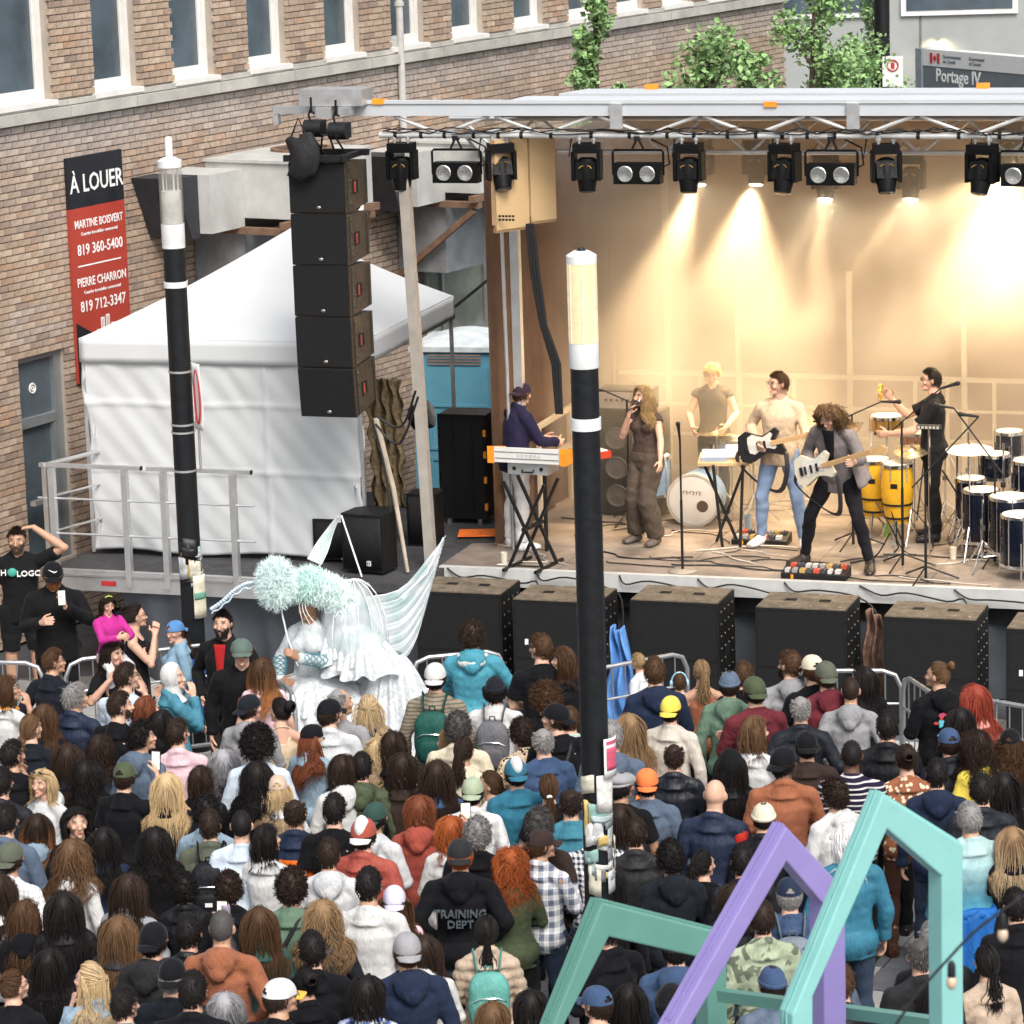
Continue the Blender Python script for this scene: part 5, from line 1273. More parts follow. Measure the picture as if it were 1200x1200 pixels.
def hoist(px, py):
    q = PD(px, py, 33.2)-la0; q = Matrix.Rotation(YAW, 3, 'Z') @ q
    m = MB(); m.cyl(q+V(-.1, .05, 0), q+V(.08, .05, 0), .085, n=18); m.cyl(q+V(-.105, .05, 0), q+V(-.10, .05, 0), .05, n=14); m.box(q+V(0, .12, 0), (.14, .12, .15)); m.obj('hoist', BLACK, la, True)
    m = MB(); m.tube([q+V(-.03, .02, .07), q+V(-.05, .02, .13), q+V(-.03, .02, .19), q+V(.01, .02, .14)], .012, 6); m.cyl(q+V(-.02, .02, .15), q+V(-.02, .02, .30), .012, n=6); m.obj('hook', BLACK, la, True)
    m = MB()
    for dx in (-.07, .0, .05): m.tube([q+V(dx*.3, .03, -.05), Vector((q.x+dx, .1, .25)), Vector((q.x+dx*2.2, .25, .05))], .011, 5)
    m.obj('hoist_chain', BLACK, la, True)
hoist(367, 151); hoist(396, 154)
m = MB(); m.grid(12, 12, lambda u, v: (.02+.26*u+.06*sin(v*3), -.07-.09*sin(u*pi)*sin(v*pi*.8+.3), .22-.35*v+.06*u*(1-v)+.02*sin(u*9)), 0, .03); m.obj('chain_bag', mat('bag_black', (.012, .012, .013), .8, 0, .3, 12, .5, 60), la, 'all')
m = MB(); m.tube([(.03, -.03, .2), (.12, .0, .42), (.20, .03, .2)], .012, 6); m.obj('chain_bag_strap', BLACK, la, True)
# cable loops and strap from the array to the tower leg
m = MB()
for k, (a, b, c) in enumerate((((440, 487), (470, 500), (487, 458)), ((440, 497), (468, 520), (490, 465)), ((436, 492), (450, 545), (458, 600)))):
    pts = [PD(*a, 33.3), PD(*b, 33.2), PD(*c, 33.1)]; m.tube([p-S0 if False else Matrix.Rotation(YAW, 3, 'Z') @ (p-la0) for p in catm(pts, 5)], .012, 6)
m.obj('cable', CABLE, la, True)
# ================================================================== LEFT WING DECK WITH RAILS
wv0 = P(72, 667, 1.2); wv1 = P(365, 681, 1.2); wd = (wv1-wv0); WLEN = wd.length; wyaw = atan2(wd.y, wd.x)
wing_ = thing('side_platform', 'aluminium side platform with guard rails under the white tent', 'platform', wv0, wyaw)
MB().bb((-.1, .02, -.09), (WLEN+1.1, 4.2, -.0)).obj('deck', mat('platform_deck', (.05, .05, .055), .7, 0, .4, 3), wing_)
MB().bb((-.1, -.04, -.20), (WLEN+.6, .018, .01)).obj('edge_beam', ALU, wing_)
MB().bb((-.1, -.055, -.05), (WLEN+.6, -.042, -.03)).obj('edge_groove', mat('groove', (.2, .2, .2), .6), wing_)
MB().bb((.46, -.046, -.14), (.62, -.041, -.09)).obj('edge_sticker', mat('flag_red', (0, 0, 0)), wing_)
m = MB(); m.grid(120, 8, lambda u, v: (.62+u*(WLEN+1.2-.62), .10+.05*sin(u*50)*(.3+v)+.25*v-.1*sin(u*9), -.205-.98*v)); m.obj('skirt', skirtm, wing_, 'all')
def wing_rail(xa, xb, posts, label):
    r_ = thing('guard_rail', label, 'guard rail', wv0, wyaw, 'guard rails on the side platform')
    MB().bb((xa, -.05, 1.06), (xb, .0, 1.10)).obj('top_rail', ALU, r_)
    for z in (.38, .74): MB().cyl((xa-.04, -.025, z), (xb+.02, -.025, z), .012, n=8).obj('mid_rail', ALU, r_, True)
    for p in posts: MB().bb((p-.03, -.07, -.14), (p+.03, -.005, 1.055)).obj('post', ALU, r_)
    MB().bb((xb+.001, -.05, 1.06), (xb+.012, .0, 1.10)).obj('end_cap', BLACK, r_)
def wx(x, y): 
    p = PP(x, y, wv0, Vector((-sin(wyaw), cos(wyaw), 0))); return (p-wv0).dot(Vector((cos(wyaw), sin(wyaw), 0)))
wing_rail(wx(48, 546), wx(166, 551), [wx(65, 600), wx(150, 600)], 'left guard rail section on the side platform')
wing_rail(wx(173, 551), wx(295, 556), [wx(195, 600), wx(276, 600)], 'right guard rail section behind the left lamp post')
r_ = thing('guard_rail', 'guard rail running back along the platform beside the door', 'guard rail', wv0, wyaw+R(72), 'guard rails on the side platform')
x0 = wx(58, 600)
for z, rr_ in ((1.08, .022), (.74, .012), (.38, .012)): MB().cyl((-.1, -x0*.95, z), (1.9, -x0*.95, z), rr_, n=8).obj('rail', ALU, r_, True)
for p in (-.05, 1.85): MB().bb((p-.03, -x0*.95-.03, 0), (p+.03, -x0*.95+.03, 1.06)).obj('post', ALU, r_)
# ================================================================== WHITE TENT
tA = P(111, 646, 1.23); tB = P(430, 657, 1.23); te = (tB-tA); TW = te.length; te.normalize(); tyaw = atan2(te.y, te.x)
tent = thing('canopy_tent', 'white pop-up canopy tent with a closed front wall on the side platform', 'tent', tA, tyaw)
tn = Vector((-te.y, te.x, 0)); EV = PP(103, 396, tA, tn).z-tA.z; EVB = PP(104, 424, tA, tn).z-tA.z; PK = EV+.92; TD = 3.1
tentm = mat('tent_fabric', (.54, .56, .57), .75, 0, .05, 1.2, .12, 4, .02); 
w = MB()
def crease(x, z): return .011*sin(x*5+1.5*sin(z*2.3))+.007*sin(z*7+x*6+sin(x*9))+.004*sin(x*23+z*19)+.010*math.exp(-((x-2.5+.5*z)/.06)**2)-.018*math.exp(-((x-TW*.33)/.02)**2)-.018*math.exp(-((x-TW*.66)/.02)**2)-.016*math.exp(-((z-.85)/.025)**2)-.016*math.exp(-((z-1.55)/.025)**2)
w.grid(110, 80, lambda u, v: (u*TW+.03*sin(v*14)*(1 if u < .02 or u > .98 else 0), -.01+crease(u*TW, v*EV), .02+v*(EV-.02)+.02*sin(u*12)*(1-v)), 0, .004); w.obj('front_wall', tentm, tent, 'all')
w = MB(); w.grid(30, 20, lambda u, v: (.02+.01*sin(v*9), u*TD, .02+v*(EV-.03)), 0, .004); w.obj('side_wall', tentm, tent, 'all')
rf = MB(); apex = Vector((TW*.60, TD/2, PK+.03)); cs = [Vector((-.015, -.025, EV)), Vector((TW+.03, -.025, EV)), Vector((TW+.03, TD, EV)), Vector((-.03, TD, EV))]
for k in range(4):
    a, b = cs[k], cs[(k+1) % 4]
    def f_(u, v, a=a, b=b):
        p = a.lerp(b, u).lerp(apex, v); p.z -= .07*sin(pi*v)*(.6+.4*sin(pi*u)); return p
    rf.grid(20, 16, f_)
rf.obj('roof', tentm, tent, 'all')
vm = MB()
for k in range(4):
    a, b = cs[k], cs[(k+1) % 4]; n_ = (b-a).cross(ZZ).normalized()
    vm.grid(50, 5, lambda u, v, a=a, b=b, n_=n_: a.lerp(b, u)+n_*(.012+.004*sin(u*40)*v)-ZZ*v*(EV-EVB+.0)*1.0, 0, .004)
vm.obj('valance', tentm, tent, 'all')
for x, y in ((0, 0), (TW, 0), (TW, TD), (0, TD)): MB().bb((x-.018, y-.018, 0), (x+.018, y+.018, EV)).obj('leg', ALU, tent)
sh = MB(); sh.box((TW*.15, -.12, .03), (.0001, .0001, .0001)) if False else None
# ================================================================== BEHIND: TOILETS, CASES, SPEAKERS
blu = mat('toilet_blue', (.11, .31, .42), .5, 0, .15, 2, .1, 20)
def toilet(x, y, D, label, w=1.15):
    p = PD(x, y, D); t = thing('portable_toilet', label, 'portable toilet', (p.x, p.y, 0), R(-14), 'blue portable toilets')
    h = p.z
    MB().bb((0, 0, 0), (w, 1.1, h-.12)).obj('body', blu, t)
    m = MB(); m.bb((-.03, -.04, h-.12), (w+.03, 1.14, h-.06)); m.grid(12, 10, lambda u, v: (w*u, 1.1*v, h-.06+.14*sin(pi*u)*sin(pi*v)**.5)); m.obj('roof', mat('toilet_roof', (.55, .6, .62), .6), t, True)
    m = MB(); m.bb((.12, -.03, .15), (w-.12, -.003, h-.3)); d_ = m.obj('door', blu, t)
    m = MB()
    for a, b, c, d in ((.2, .3, .95, 1.0), (.2, 1.1, .95, h-.75)):
        m.bb((a, -.045, b), (c, -.031, b+.03)); m.bb((a, -.045, d-.03), (c, -.031, d)); m.bb((a, -.045, b+.031), (a+.03, -.031, d-.031)); m.bb((c-.03, -.045, b+.031), (c, -.031, d-.031))
    m.obj('door_moulding', blu, d_)
    m = MB()
    for k in range(4): m.bb((.2, -.04, h-.27+k*.035), (w-.2, -.031, h-.255+k*.035))
    m.obj('vent', mat('vent_brown', (.25, .16, .12), .7), t)
    MB().bb((w-.25, -.05, h*.5), (w-.18, -.031, h*.5+.12)).obj('latch', WHITE, t); return t
toilet(482, 400, 40.5, 'blue portable toilet seen between the tent roof and the tower post', 1.05)
toilet(553, 392, 41, 'blue portable toilet with pale domed roof beside the stage tower', 1.05)
casem = mat('flight_case_black', (.008, .008, .009), .4, 0, .2, 9)
u, z = PS(517, 612, 1.5)
fc = thing('flight_case', 'tall black equipment case with orange latches standing on the stage edge', 'case', st(*PG(517, 613, 0), 0), -YAW)
MB().bb((0, 0, .06), (.52, .42, 1.17)).obj('body', casem, fc)
m = MB()
for x in (.0, .16, .36, .50): m.bb((x, -.012, .07), (x+.02, -.001, 1.16))
m.bb((.0, -.012, 1.14), (.52, -.0, 1.18)); m.obj('edge_profile', mat('case_edge', (.02, .02, .02), .3, .5), fc)
for z in (.16, .45, .72, .95): MB().bb((.505, -.03, z), (.535, -.0, z+.07)).obj('latch', orange, fc)
for x in (.08, .42): MB().bb((x, -.02, 0), (x+.04, .05, .058)).obj('caster', boltm, fc)
def small_speaker(p, rz, w, d, h, label, badge=True, curved=True):
    s = thing('speaker', label, 'speaker', p, rz)
    m = MB()
    pf = [(0, 0), (w, 0), (w, d*.7), (w*.75, d), (w*.25, d), (0, d*.7)]
    m.prism(pf, lambda a, b, t: Vector((a, b, t)), h, 0); m.obj('cabinet', subm, s)
    g_ = MB(); g_.grid(16, 3, lambda u, v: (.015+(w-.03)*u, -.004-.03*sin(pi*u)*(1 if curved else 0), .03+(h-.06)*v), 0, -.003); g_.obj('grille', grillm, s, 'all')
    if badge:
        b = MB(); b.bb((w*.62, -.034, .07), (w*.62+.05, -.028, .12)); b.obj('badge', WHITE, s)
        b = MB(); b.bb((w*.62+.012, -.037, .08), (w*.62+.02, -.0345, .112)); b.bb((w*.62+.03, -.037, .08), (w*.62+.038, -.0345, .112)); b.obj('badge_mark', BLACK, s)
    return s
small_speaker(P(368, 656, 1.23)+V(0, 0, 0), -YAW+R(10), .38, .4, .42, 'black loudspeaker on the platform behind the wing tip, left of its twin', False)
small_speaker(P(402, 668, 1.23), -YAW-R(8), .46, .42, .58, 'black loudspeaker with a small white square badge beside the tent corner')
small_speaker(st(*PG(478, 640, 0), 0), -YAW, .32, .34, .55, 'small black loudspeaker behind the tower post', False, False)
fl = thing('floor_lamp', 'black stage lamp with round chrome face on a stand beside the tower post', 'stage lamp', st(*PG(498, 600, 0), 0), -YAW)
m = MB(); m.cyl((0, 0, 0), (0, 0, .95), .02, n=8); m.obj('stand', BLACK, fl)
m = MB(); m.lathe([(.05, -.14), (.13, -.1), (.15, .04), (.15, .1)], (0, 0, 1.05), 18, 0, Matrix.Rotation(R(75), 3, 'Y')); m.obj('head', BLACK, fl, True)
m = MB(); m.lathe([(.14, .10), (.13, .115), (.0001, .12)], (0, 0, 1.05), 18, 0, Matrix.Rotation(R(75), 3, 'Y')); m.obj('lens', refl, fl, True)
rp_ = thing('cable_ramp', 'orange topped cable ramp on the stage corner', 'cable ramp', st(*PG(535, 637, 0), 0), -YAW+R(15))
m = MB(); m.prism([(0, 0), (.09, .06), (.34, .06), (.42, 0)], lambda a, b, t: Vector((t, a, b)), 0, .46); m.obj('base', mat('ramp_black', (.03, .028, .027), .7), rp_)
m = MB(); m.box((.23, .2, .066), (.44, .34, .008)); m.obj('lid', mat('ramp_orange', (.75, .16, .02), .6), rp_)
# camouflage strip beside the tent corner (hanging net)
nx = st(*PG(452, 640, 0), 0)
net = thing('scrim_net', 'mottled brown scrim net hanging right of the tent wall', 'net', (nx.x, nx.y, 1.2), -YAW)
m = MB(); m.grid(26, 60, lambda u, v: (-.22+.36*u+.02*sin(v*30+u*9), .25+.035*sin(u*23+v*7), .35+1.35*v+.01*sin(u*40)), 0, .012); m.obj('netting', mat('net_mottled', (.13, .095, .05), .9, 0, .8, 30, 1.0, 120, .01), net, 'all')
# ================================================================== LAMP POSTS
glassp = mat('lamp_tube_clear', (.42, .40, .36), .15, 0, .25, 3, 0, spec=.8, alpha=.35); litm = mat('lamp_tube_lit', (.42, .36, .24), .3, bmp=0, emit=.30, ecol=(1, .80, .42), var=.25, sc=9)
whc = mat('lamp_white_collar', (.68, .69, .68), .45, 0, .06); paperm = None
def papers(post, z0, z1, r, seed, n, dark=False):
    rr = random.Random(seed); pal = [(.55, .55, .53), (.42, .43, .44), (.62, .61, .58), (.25, .26, .28), (.35, .42, .42), (.5, .47, .38), (.16, .17, .19), (.48, .35, .12), (.2, .33, .3)]
    for k in range(n):
        z = rr.uniform(z0, z1); a = rr.uniform(-3.0, .1) if k % 4 else rr.uniform(-2.4, -.7); w = rr.uniform(.5, 1.5); h = rr.uniform(.04, .26) * (1 if k % 3 else .5); ro = r+.002+.0016*k/2
        m = MB(); m.grid(9, 4, lambda u, v: ((ro+.006*sin(u*9+v*5+k)*(v > .6))*cos(a+w*u), (ro+.006*sin(u*7+k)*(v > .6))*sin(a+w*u), z+h*v+.012*sin(u*3+k)), 0, .0012)
        c = rr.choice(pal); 
        if dark and rr.random() < .6: c = (.02, .022, .026)
        mm = mat('paper_%d' % (k % 9), pal[k % 9], .85, 0, .35, 22, .5, 50, .004); m.obj('paper_scrap', mm if not (dark and rr.random() < .5) else BLACK, post, 'all')
def post(x, y, Z, label, rad, lit, marks):
    p = P(x, y, Z); ps_ = thing('lamp_post', label, 'lamp post', (p.x, p.y, 0), 0, 'black lamp posts with tube lights')
    def zz(yy): return PD(x+(yy-y)*.03, yy, p.y).z
    r = rad; top, cap1, g0, g1, col1 = [zz(q) for q in marks[:5]]
    m = MB(); m.lathe([(r*.98, 0), (r*.98, .3), (r*.94, col1-.002)], n=28); m.obj('pole', mat('post_black', (.005, .006, .008), .45, 0, .3, 9, .15, 60), ps_, True)
    m = MB(); m.lathe([(r, g1), (r, g1-.16), (r*.985, g1-.165), (r*.985, col1), (r*.9, col1-.01)][::-1], n=28); m.obj('collar', whc, ps_, True)
    m = MB(); m.lathe([(r, g1+.002), (r, g0)], n=28); m.obj('tube', litm if lit else glassp, ps_, True)
    if not lit:
        m = MB()
        for a in (0.6, 2.2, 3.7, 5.2): m.cyl((cos(a)*r*.7, sin(a)*r*.7, g1), (cos(a)*r*.7, sin(a)*r*.7, g0), .008, n=6)
        m.lathe([(r*.85, g1+.003), (r*.85, g1+.30)], n=20); m.obj('lamp_core', mat('lamp_core', (.6, .6, .56), .5), ps_, True)
    else:
        m = MB()
        for k in range(3): a = -2.5+k*.9; m.cyl((cos(a)*(r+.002), sin(a)*(r+.002), g1), (cos(a)*(r+.002), sin(a)*(r+.002), g0), .004, n=5)
        m.obj('tube_rib', whc, ps_)
    m = MB(); m.lathe([(r*1.02, g0), (r*1.02, cap1), (r*.5, cap1+.03)], n=28); m.obj('cap', whc, ps_, True)
    m = MB(); m.lathe([(r*.32, cap1+.01), (r*.32, top-.02), (r*.2, top)], n=16); m.obj('finial', BLACK if lit else whc, ps_, True)
    for yy, hh_ in marks[5]:
        z = zz(yy); m = MB(); m.lathe([(r*.99, z-hh_/2), (r+.003, z-hh_/2+.001), (r+.003, z+hh_/2-.001), (r*.99, z+hh_/2)], n=28); m.obj('band', whc if hh_ > .04 else ALU, ps_, True)
    return ps_, r, zz
pl, r, zz = post(197, 160, 5.8, 'left black lamp post, unlit clear tube, in front of the white tent', .108, False, (160, 188, 196, 262, 290, [(333, .055), (435, .02), (497, .018), (506, .018), (551, .02)]))
m = MB(); m.grid(6, 12, lambda u, v: (r+.005+.085*u+.01*sin(v*5), -.05-.14*u, zz(502)+(zz(424)-zz(502))*v), 0, .006); m.obj('round_sign', WHITE, pl, 'all')
m = MB(); m.tube([(r+.047+.028*cos(k*pi/12), -.130-.048*cos(k*pi/12), (zz(502)+zz(424))/2+.25*sin(k*pi/12)) for k in range(25)], .009, 6); m.obj('sign_ring', mat('flag_red', (0, 0, 0)), pl, True)
m = MB(); m.cyl((r+.04, -.03, zz(553)), (r+.04, -.03, zz(500)), .012, n=6); m.obj('sign_bracket', ALU, pl)
papers(pl, zz(700), zz(640), r, 3, 16, True); 
m = MB(); m.grid(10, 6, lambda u, v: ((r+.03)*cos(-1.35+1.15*u), (r+.03)*sin(-1.35+1.15*u), zz(722)+(zz(672)-zz(722))*v), 0, .003); m.obj('poster', mat('poster_cream', (.55, .52, .40), .8, 0, .3, 9), pl, 'all')
m = MB(); m.grid(8, 4, lambda u, v: ((r+.034)*cos(-1.3+1.0*u), (r+.034)*sin(-1.3+1.0*u), zz(700)+(zz(692)-zz(700))*v), 0, .002); m.obj('poster_strip', mat('poster_green', (.12, .3, .22), .8), pl, 'all')
pc, r, zz = post(681, 290, 5.92, 'middle black lamp post with a glowing tube light in front of the stage', .097, True, (290, 299, 308, 401, 430, [(496, .08)]))
papers(pc, zz(1048), zz(925), r, 8, 26)
m = MB(); m.grid(10, 6, lambda u, v: ((r+.045)*cos(-1.15+1.1*u), (r+.045)*sin(-1.15+1.1*u), zz(907)+(zz(861)-zz(907))*v), 0, .002); m.obj('poster', WHITE, pc, 'all')
m = MB(); m.grid(8, 6, lambda u, v: ((r+.049)*cos(-1.02+.75*u), (r+.049)*sin(-1.02+.75*u), zz(898)+(zz(872)-zz(898))*v), 0, .002); m.obj('poster_print', mat('poster_pink', (.5, .08, .14), .8, 0, .3, 20), pc, 'all')
m = MB(); m.grid(6, 2, lambda u, v: ((r+.049)*cos(-1.02+.75*u), (r+.049)*sin(-1.02+.75*u), zz(868)+(zz(864)-zz(868))*v), 0, .002); m.obj('poster_title', mat('poster_pink', (0, 0, 0)), pc)
# ================================================================== BARRICADES
def barricade(a, b, label, foot=True):
    a, b = Vector(a), Vector(b); d = b-a; Lb = d.length; t = thing('crowd_barrier', label, 'barrier', (a.x, a.y, 0), atan2(d.y, d.x), 'steel crowd barriers before the stage')
    m = MB(); m.tube([(0, 0, .16), (0, 0, .95), (.05, 0, 1.06), (.16, 0, 1.1), (Lb-.16, 0, 1.1), (Lb-.05, 0, 1.06), (Lb, 0, .95), (Lb, 0, .16), (Lb-.02, 0, .14), (.02, 0, .14), (0, 0, .16)], .021, 9); m.obj('frame', STEEL, t, True)
    n = int(Lb/.125)
    for k in range(1, n): MB().cyl((Lb*k/n, 0, .15), (Lb*k/n, 0, 1.09), .007, n=6).obj('bar', STEEL, t)
    MB().cyl((0.02, 0, .80), (Lb-.02, 0, .80), .012, n=6).obj('mid_bar', STEEL, t)
    for x in (.3, Lb-.3): m = MB(); m.tube([(x, -.3, .01), (x, -.1, .08), (x, 0, .14), (x, .1, .08), (x, .3, .01)], .016, 6); m.obj('foot', STEEL, t, True)
    return t
def gp(x, y): p = P(x, y, 1.1); return (p.x, p.y, 0)
barricade(gp(-60, 775), gp(50, 777), 'barrier at the far left edge in front of the two men in black')
bq = barricade(gp(76, 775), gp(252, 754), 'barrier with a blue sticker board behind the woman in black tank top')
barricade(gp(258, 748), gp(345, 812), 'short barrier angled beside the winged costume')
barricade(gp(482, 772), gp(590, 762), 'barrier behind the teal jacket with white hood lining')
barricade(gp(688, 786), gp(805, 764), 'barrier in front of the blue tarp')
barricade(gp(925, 786), gp(1056, 786), 'barrier ending at the gap left of the topknot man')
barricade(gp(1058, 790), gp(1106, 822), 'short barrier closing the gap beside the topknot man')
barricade(gp(1108, 812), gp(1260, 838), 'barrier held by the red-haired woman')
q = P(190, 768, .95)-bq.location; q = Matrix.Rotation(-bq.rotation_euler.z, 3, 'Z') @ q
bb_ = MB().bb((q.x-.02, -.045, .38), (q.x+.30, -.03, .98)).obj('sticker_board', mat('board_blue', (.02, .10, .30), .5), bq)
m = MB(); m.ell((q.x+.14, -.05, .86), (.07, .006, .045), None, 14, 8); m.bb((q.x+.06, -.052, .76), (q.x+.22, -.047, .775)); m.tube([(q.x+.14+.08*cos(k*pi/8), -.05, .60+.08*sin(k*pi/8)) for k in range(9)], .008, 5); m.obj('board_emblem', WHITE, bq, True)
# tarp, scarf, cables on the skirt
tp = P(727, 790, .9); t = thing('blue_tarp', 'crumpled blue tarp hanging between two subwoofers', 'tarp', (tp.x, tp.y+.25, 0), -YAW)
m = MB(); m.grid(22, 40, lambda u, v: ((u-.5)*(.12+.34*(1-v))+.02*sin(v*11), .05*sin(u*17+v*3)+.03*sin(v*13+u*8), .15+1.12*v+.02*sin(u*7)), 0, .006); m.obj('sheet', mat('tarp_blue', (.10, .25, .55), .4, 0, .3, 6, .5, 20), t, 'all')
tp = P(1020, 745, .9); t = thing('brown_scarf', 'brown patterned scarf hanging from the gap between two subwoofers', 'scarf', (tp.x+.03, tp.y+.05, 0), -YAW)
m = MB(); m.grid(18, 40, lambda u, v: ((u-.5)*(.16+.13*(1-v))+.02*sin(v*9), .05*sin(u*15+v*3)+.02*sin(v*17), .12+1.0*v+.03*sin(u*6)), 0, .01); m.obj('cloth', mat('scarf_brown', (.16, .09, .065), .8, 0, .7, 16, .8, 60), t, 'all')
cbs = thing('stage_cables', 'black cables looping over the subwoofers and stage edge', 'cables', S0, -YAW)
rr = random.Random(9)
for k in range(9):
    u0_ = .1+k*.85; pts = [Vector((u0_+rr.uniform(-.1, .1), -.03, .0)), Vector((u0_+.15, -.06, -.08)), Vector((u0_+.4, -.08, -.03-rr.random()*.05)), Vector((u0_+.8, -.12, -.1)), Vector((u0_+1.0, -.2, -.06-rr.random()*.3)), Vector((u0_+1.05, -.4, -.7))]
    m = MB(); m.tube(catm(pts, 4), .009, 5); m.obj('cable', CABLE, cbs, True)
# ================================================================== COLOURED HOUSE-SHAPED FRAMES
def house(name, outer, inner, D0, a, T, col, label, ext=0):
    n_ = Vector((sin(a), -cos(a), 0)); o = PD(*outer[len(outer)//2], D0); back = -n_*T
    O = [PP(x, y, o, n_) for x, y in outer]; I = [PP(x, y, o, n_) for x, y in inner]
    th = thing(name, label, 'sculpture frame', (o.x, o.y, 0), 0, 'painted house-shaped frames'); b = Vector((o.x, o.y, 0))
    # run both legs down to the ground
    O = [Vector((O[0].x, O[0].y, 0))]+O+[Vector((O[-1].x, O[-1].y, 0))]; I = [Vector((I[0].x, I[0].y, 0))]+I+[Vector((I[-1].x, I[-1].y, 0))]
    m = MB()
    for k in range(len(O)-1):
        q = [O[k], O[k+1], I[k+1], I[k]]; q = [p-b for p in q]
        vs_ = q+[p+back for p in q]; m.add(vs_, [(0, 3, 2, 1), (4, 5, 6, 7), (0, 1, 5, 4), (2, 3, 7, 6)])
    mm = mat(name+'_paint_'+str(col), col, .45, 0, .07, 5, .12, 130, .002)
    o_ = m.obj('frame', mm, th); bv = o_.modifiers.new('b', 'BEVEL'); bv.width = .008; bv.segments = 2; bv.limit_method = 'ANGLE'
    g_ = MB()
    for k in range(len(O)-1):
        for f0, f1 in ((.36, .42), (.60, .66)):
            e0, e1 = O[k]-b, O[k+1]-b; c = (O[k]+O[k+1])/2-(I[k]+I[k+1])/2; c.normalize()
            g_.add([e0+back*f0+c*.002, e1+back*f0+c*.002, e1+back*f1+c*.002, e0+back*f1+c*.002, e0+back*f0+c*.010, e1+back*f0+c*.010, e1+back*f1+c*.010, e0+back*f1+c*.010], [(0, 3, 2, 1), (4, 5, 6, 7), (0, 1, 5, 4), (2, 3, 7, 6)])
    g_.obj('rail_groove', mm, th); return th, b
AF = R(30)
house('house_frame', [(929, 1198), (929, 1190), (1035, 931), (1129, 990), (1129, 1090)], [(953, 1200), (953, 1168), (1040, 972), (1104, 1027), (1104, 1090)], 13.8, AF, .10, (.22, .48, .46), 'pale aqua house-shaped frame, tallest and furthest right')
house('house_frame', [(700, 1361), (791, 1200), (922, 969), (991, 1044), (991, 1090)], [(730, 1340), (811, 1200), (922, 1010), (965, 1060), (965, 1090)], 14.8, AF, .115, (.25, .205, .46), 'purple house-shaped frame between the green and aqua ones')
th, b = house('house_frame', [(600, 1330), (649, 1200), (706, 1058), (852, 1095), (852, 1150)], [(620, 1310), (662, 1200), (714, 1098), (829, 1124), (829, 1150)], 15.6, AF, .115, (.105, .26, .215), 'sage green house-shaped frame, lowest and furthest left')
e0 = PD(845, 1166, 15.75); e1 = PD(1110, 1201, 14.6)
MB().bar(e0-b, e1-b, .055, .055).obj('rail', mat('house_frame_paint_(0.105, 0.26, 0.215)', (.105, .26, .215)), th)
# string light cable close to the camera
sl_ = thing('string_lights', 'thin dark cable with small dangling bulbs crossing the lower right corner', 'string lights', (0, 0, 0))
pts = [PD(1040, 1215, 9.0), PD(1075, 1165, 9), PD(1110, 1125, 9), PD(1150, 1085, 9), PD(1215, 1040, 9)]
m = MB(); m.tube(catm(pts, 6), .004, 6); m.obj('cable', CABLE, sl_, True)
for x, y in ((1117, 1122), (1177, 1066)):
    q = PD(x-2, y+4, 9); m = MB(); m.lathe([(.005, .0), (.011, -.01), (.012, -.045)], q, 10); m.obj('socket', BLACK, sl_, True)
    m = MB(); m.ell(q+V(0, 0, -.062), (.015, .015, .022), None, 10, 8); m.obj('bulb', mat('bulb_glass', (.6, .45, .33), .1, 0, .1, bmp=0, spec=.8), sl_, True)
# ================================================================== THE BAND AND THEIR INSTRUMENTS
def W2(pr): return Matrix.Translation(pr.location) @ pr.rotation_euler.to_matrix().to_4x4() @ Matrix.Diagonal((*pr.scale, 1))
def stand_pos(x, y, z=0): u, v = PG(x, y, z); return st(u, v, 0)
BG = 'musicians on the stage'
def J_(**k):
    pose = k.pop('pose', 'down'); sex = k.pop('sex', 'm'); hy = k.pop('hy', 0); j = joints(pose, sex, hy, {a: b for a, b in k.items() if a not in ('hp', 'hr', 'pnR', 'pnL', 'hdR', 'hdL')})
    for a in ('hp', 'hr', 'pnR', 'pnL', 'hdR', 'hdL'):
        if a in k: j[a] = k[a]
    return j
def placeJ(x, y, yaw, label, **kw): return person(stand_pos(x, y), yaw, label, hero=True, group=BG, **kw)
# keyboard player
j = J_(hy=-14, hp=-8, head=(0, .10, 1.60), neck=(0, .06, 1.45), chest=(0, .04, 1.27), shR=(.172, .05, 1.372), shL=(-.172, .05, 1.372), elR=(.22, .17, 1.13), wrR=(.13, .42, 1.08), elL=(-.24, .18, 1.13), wrL=(-.16, .42, 1.08))
kp = placeJ(607, 643, 62, 'keyboard player in navy blazer, white trousers and backwards cap', J=j, hair='short', hc=HC_ if False else (.06, .03, .015), hat='capb', hatc=(.035, .02, .035), top='blazer', tc=(.02, .018, .045), pants='trousers', pc=(.70, .68, .66), shoec=(.7, .7, .7), skin='l')
# singer
j = J_(sex='f', hy=16, hp=6, hr=-6, head=(.0, .03, 1.60), shR=(.155, .02, 1.37), shL=(-.155, -.02, 1.37), elR=(.20, .17, 1.17), wrR=(.05, .22, 1.42), elL=(-.27, .06, 1.15), wrL=(-.33, .17, .96), knR=(.11, .10, .50), anR=(.14, .02, .09), knL=(-.10, .14, .50), anL=(-.13, .02, .08), hdR=(-.35, -.1, .95))
sg2 = placeJ(760, 636, 222, 'singer in brown waistcoat and wide trousers holding a microphone, hair flying', J=j, H=.955, sex='f', hair='wavy', hc=(.36, .24, .11), top='vest', tc=(.075, .05, .042), pants='wide', pc=(.085, .065, .05), shoec=(.1, .08, .07), skin='l')
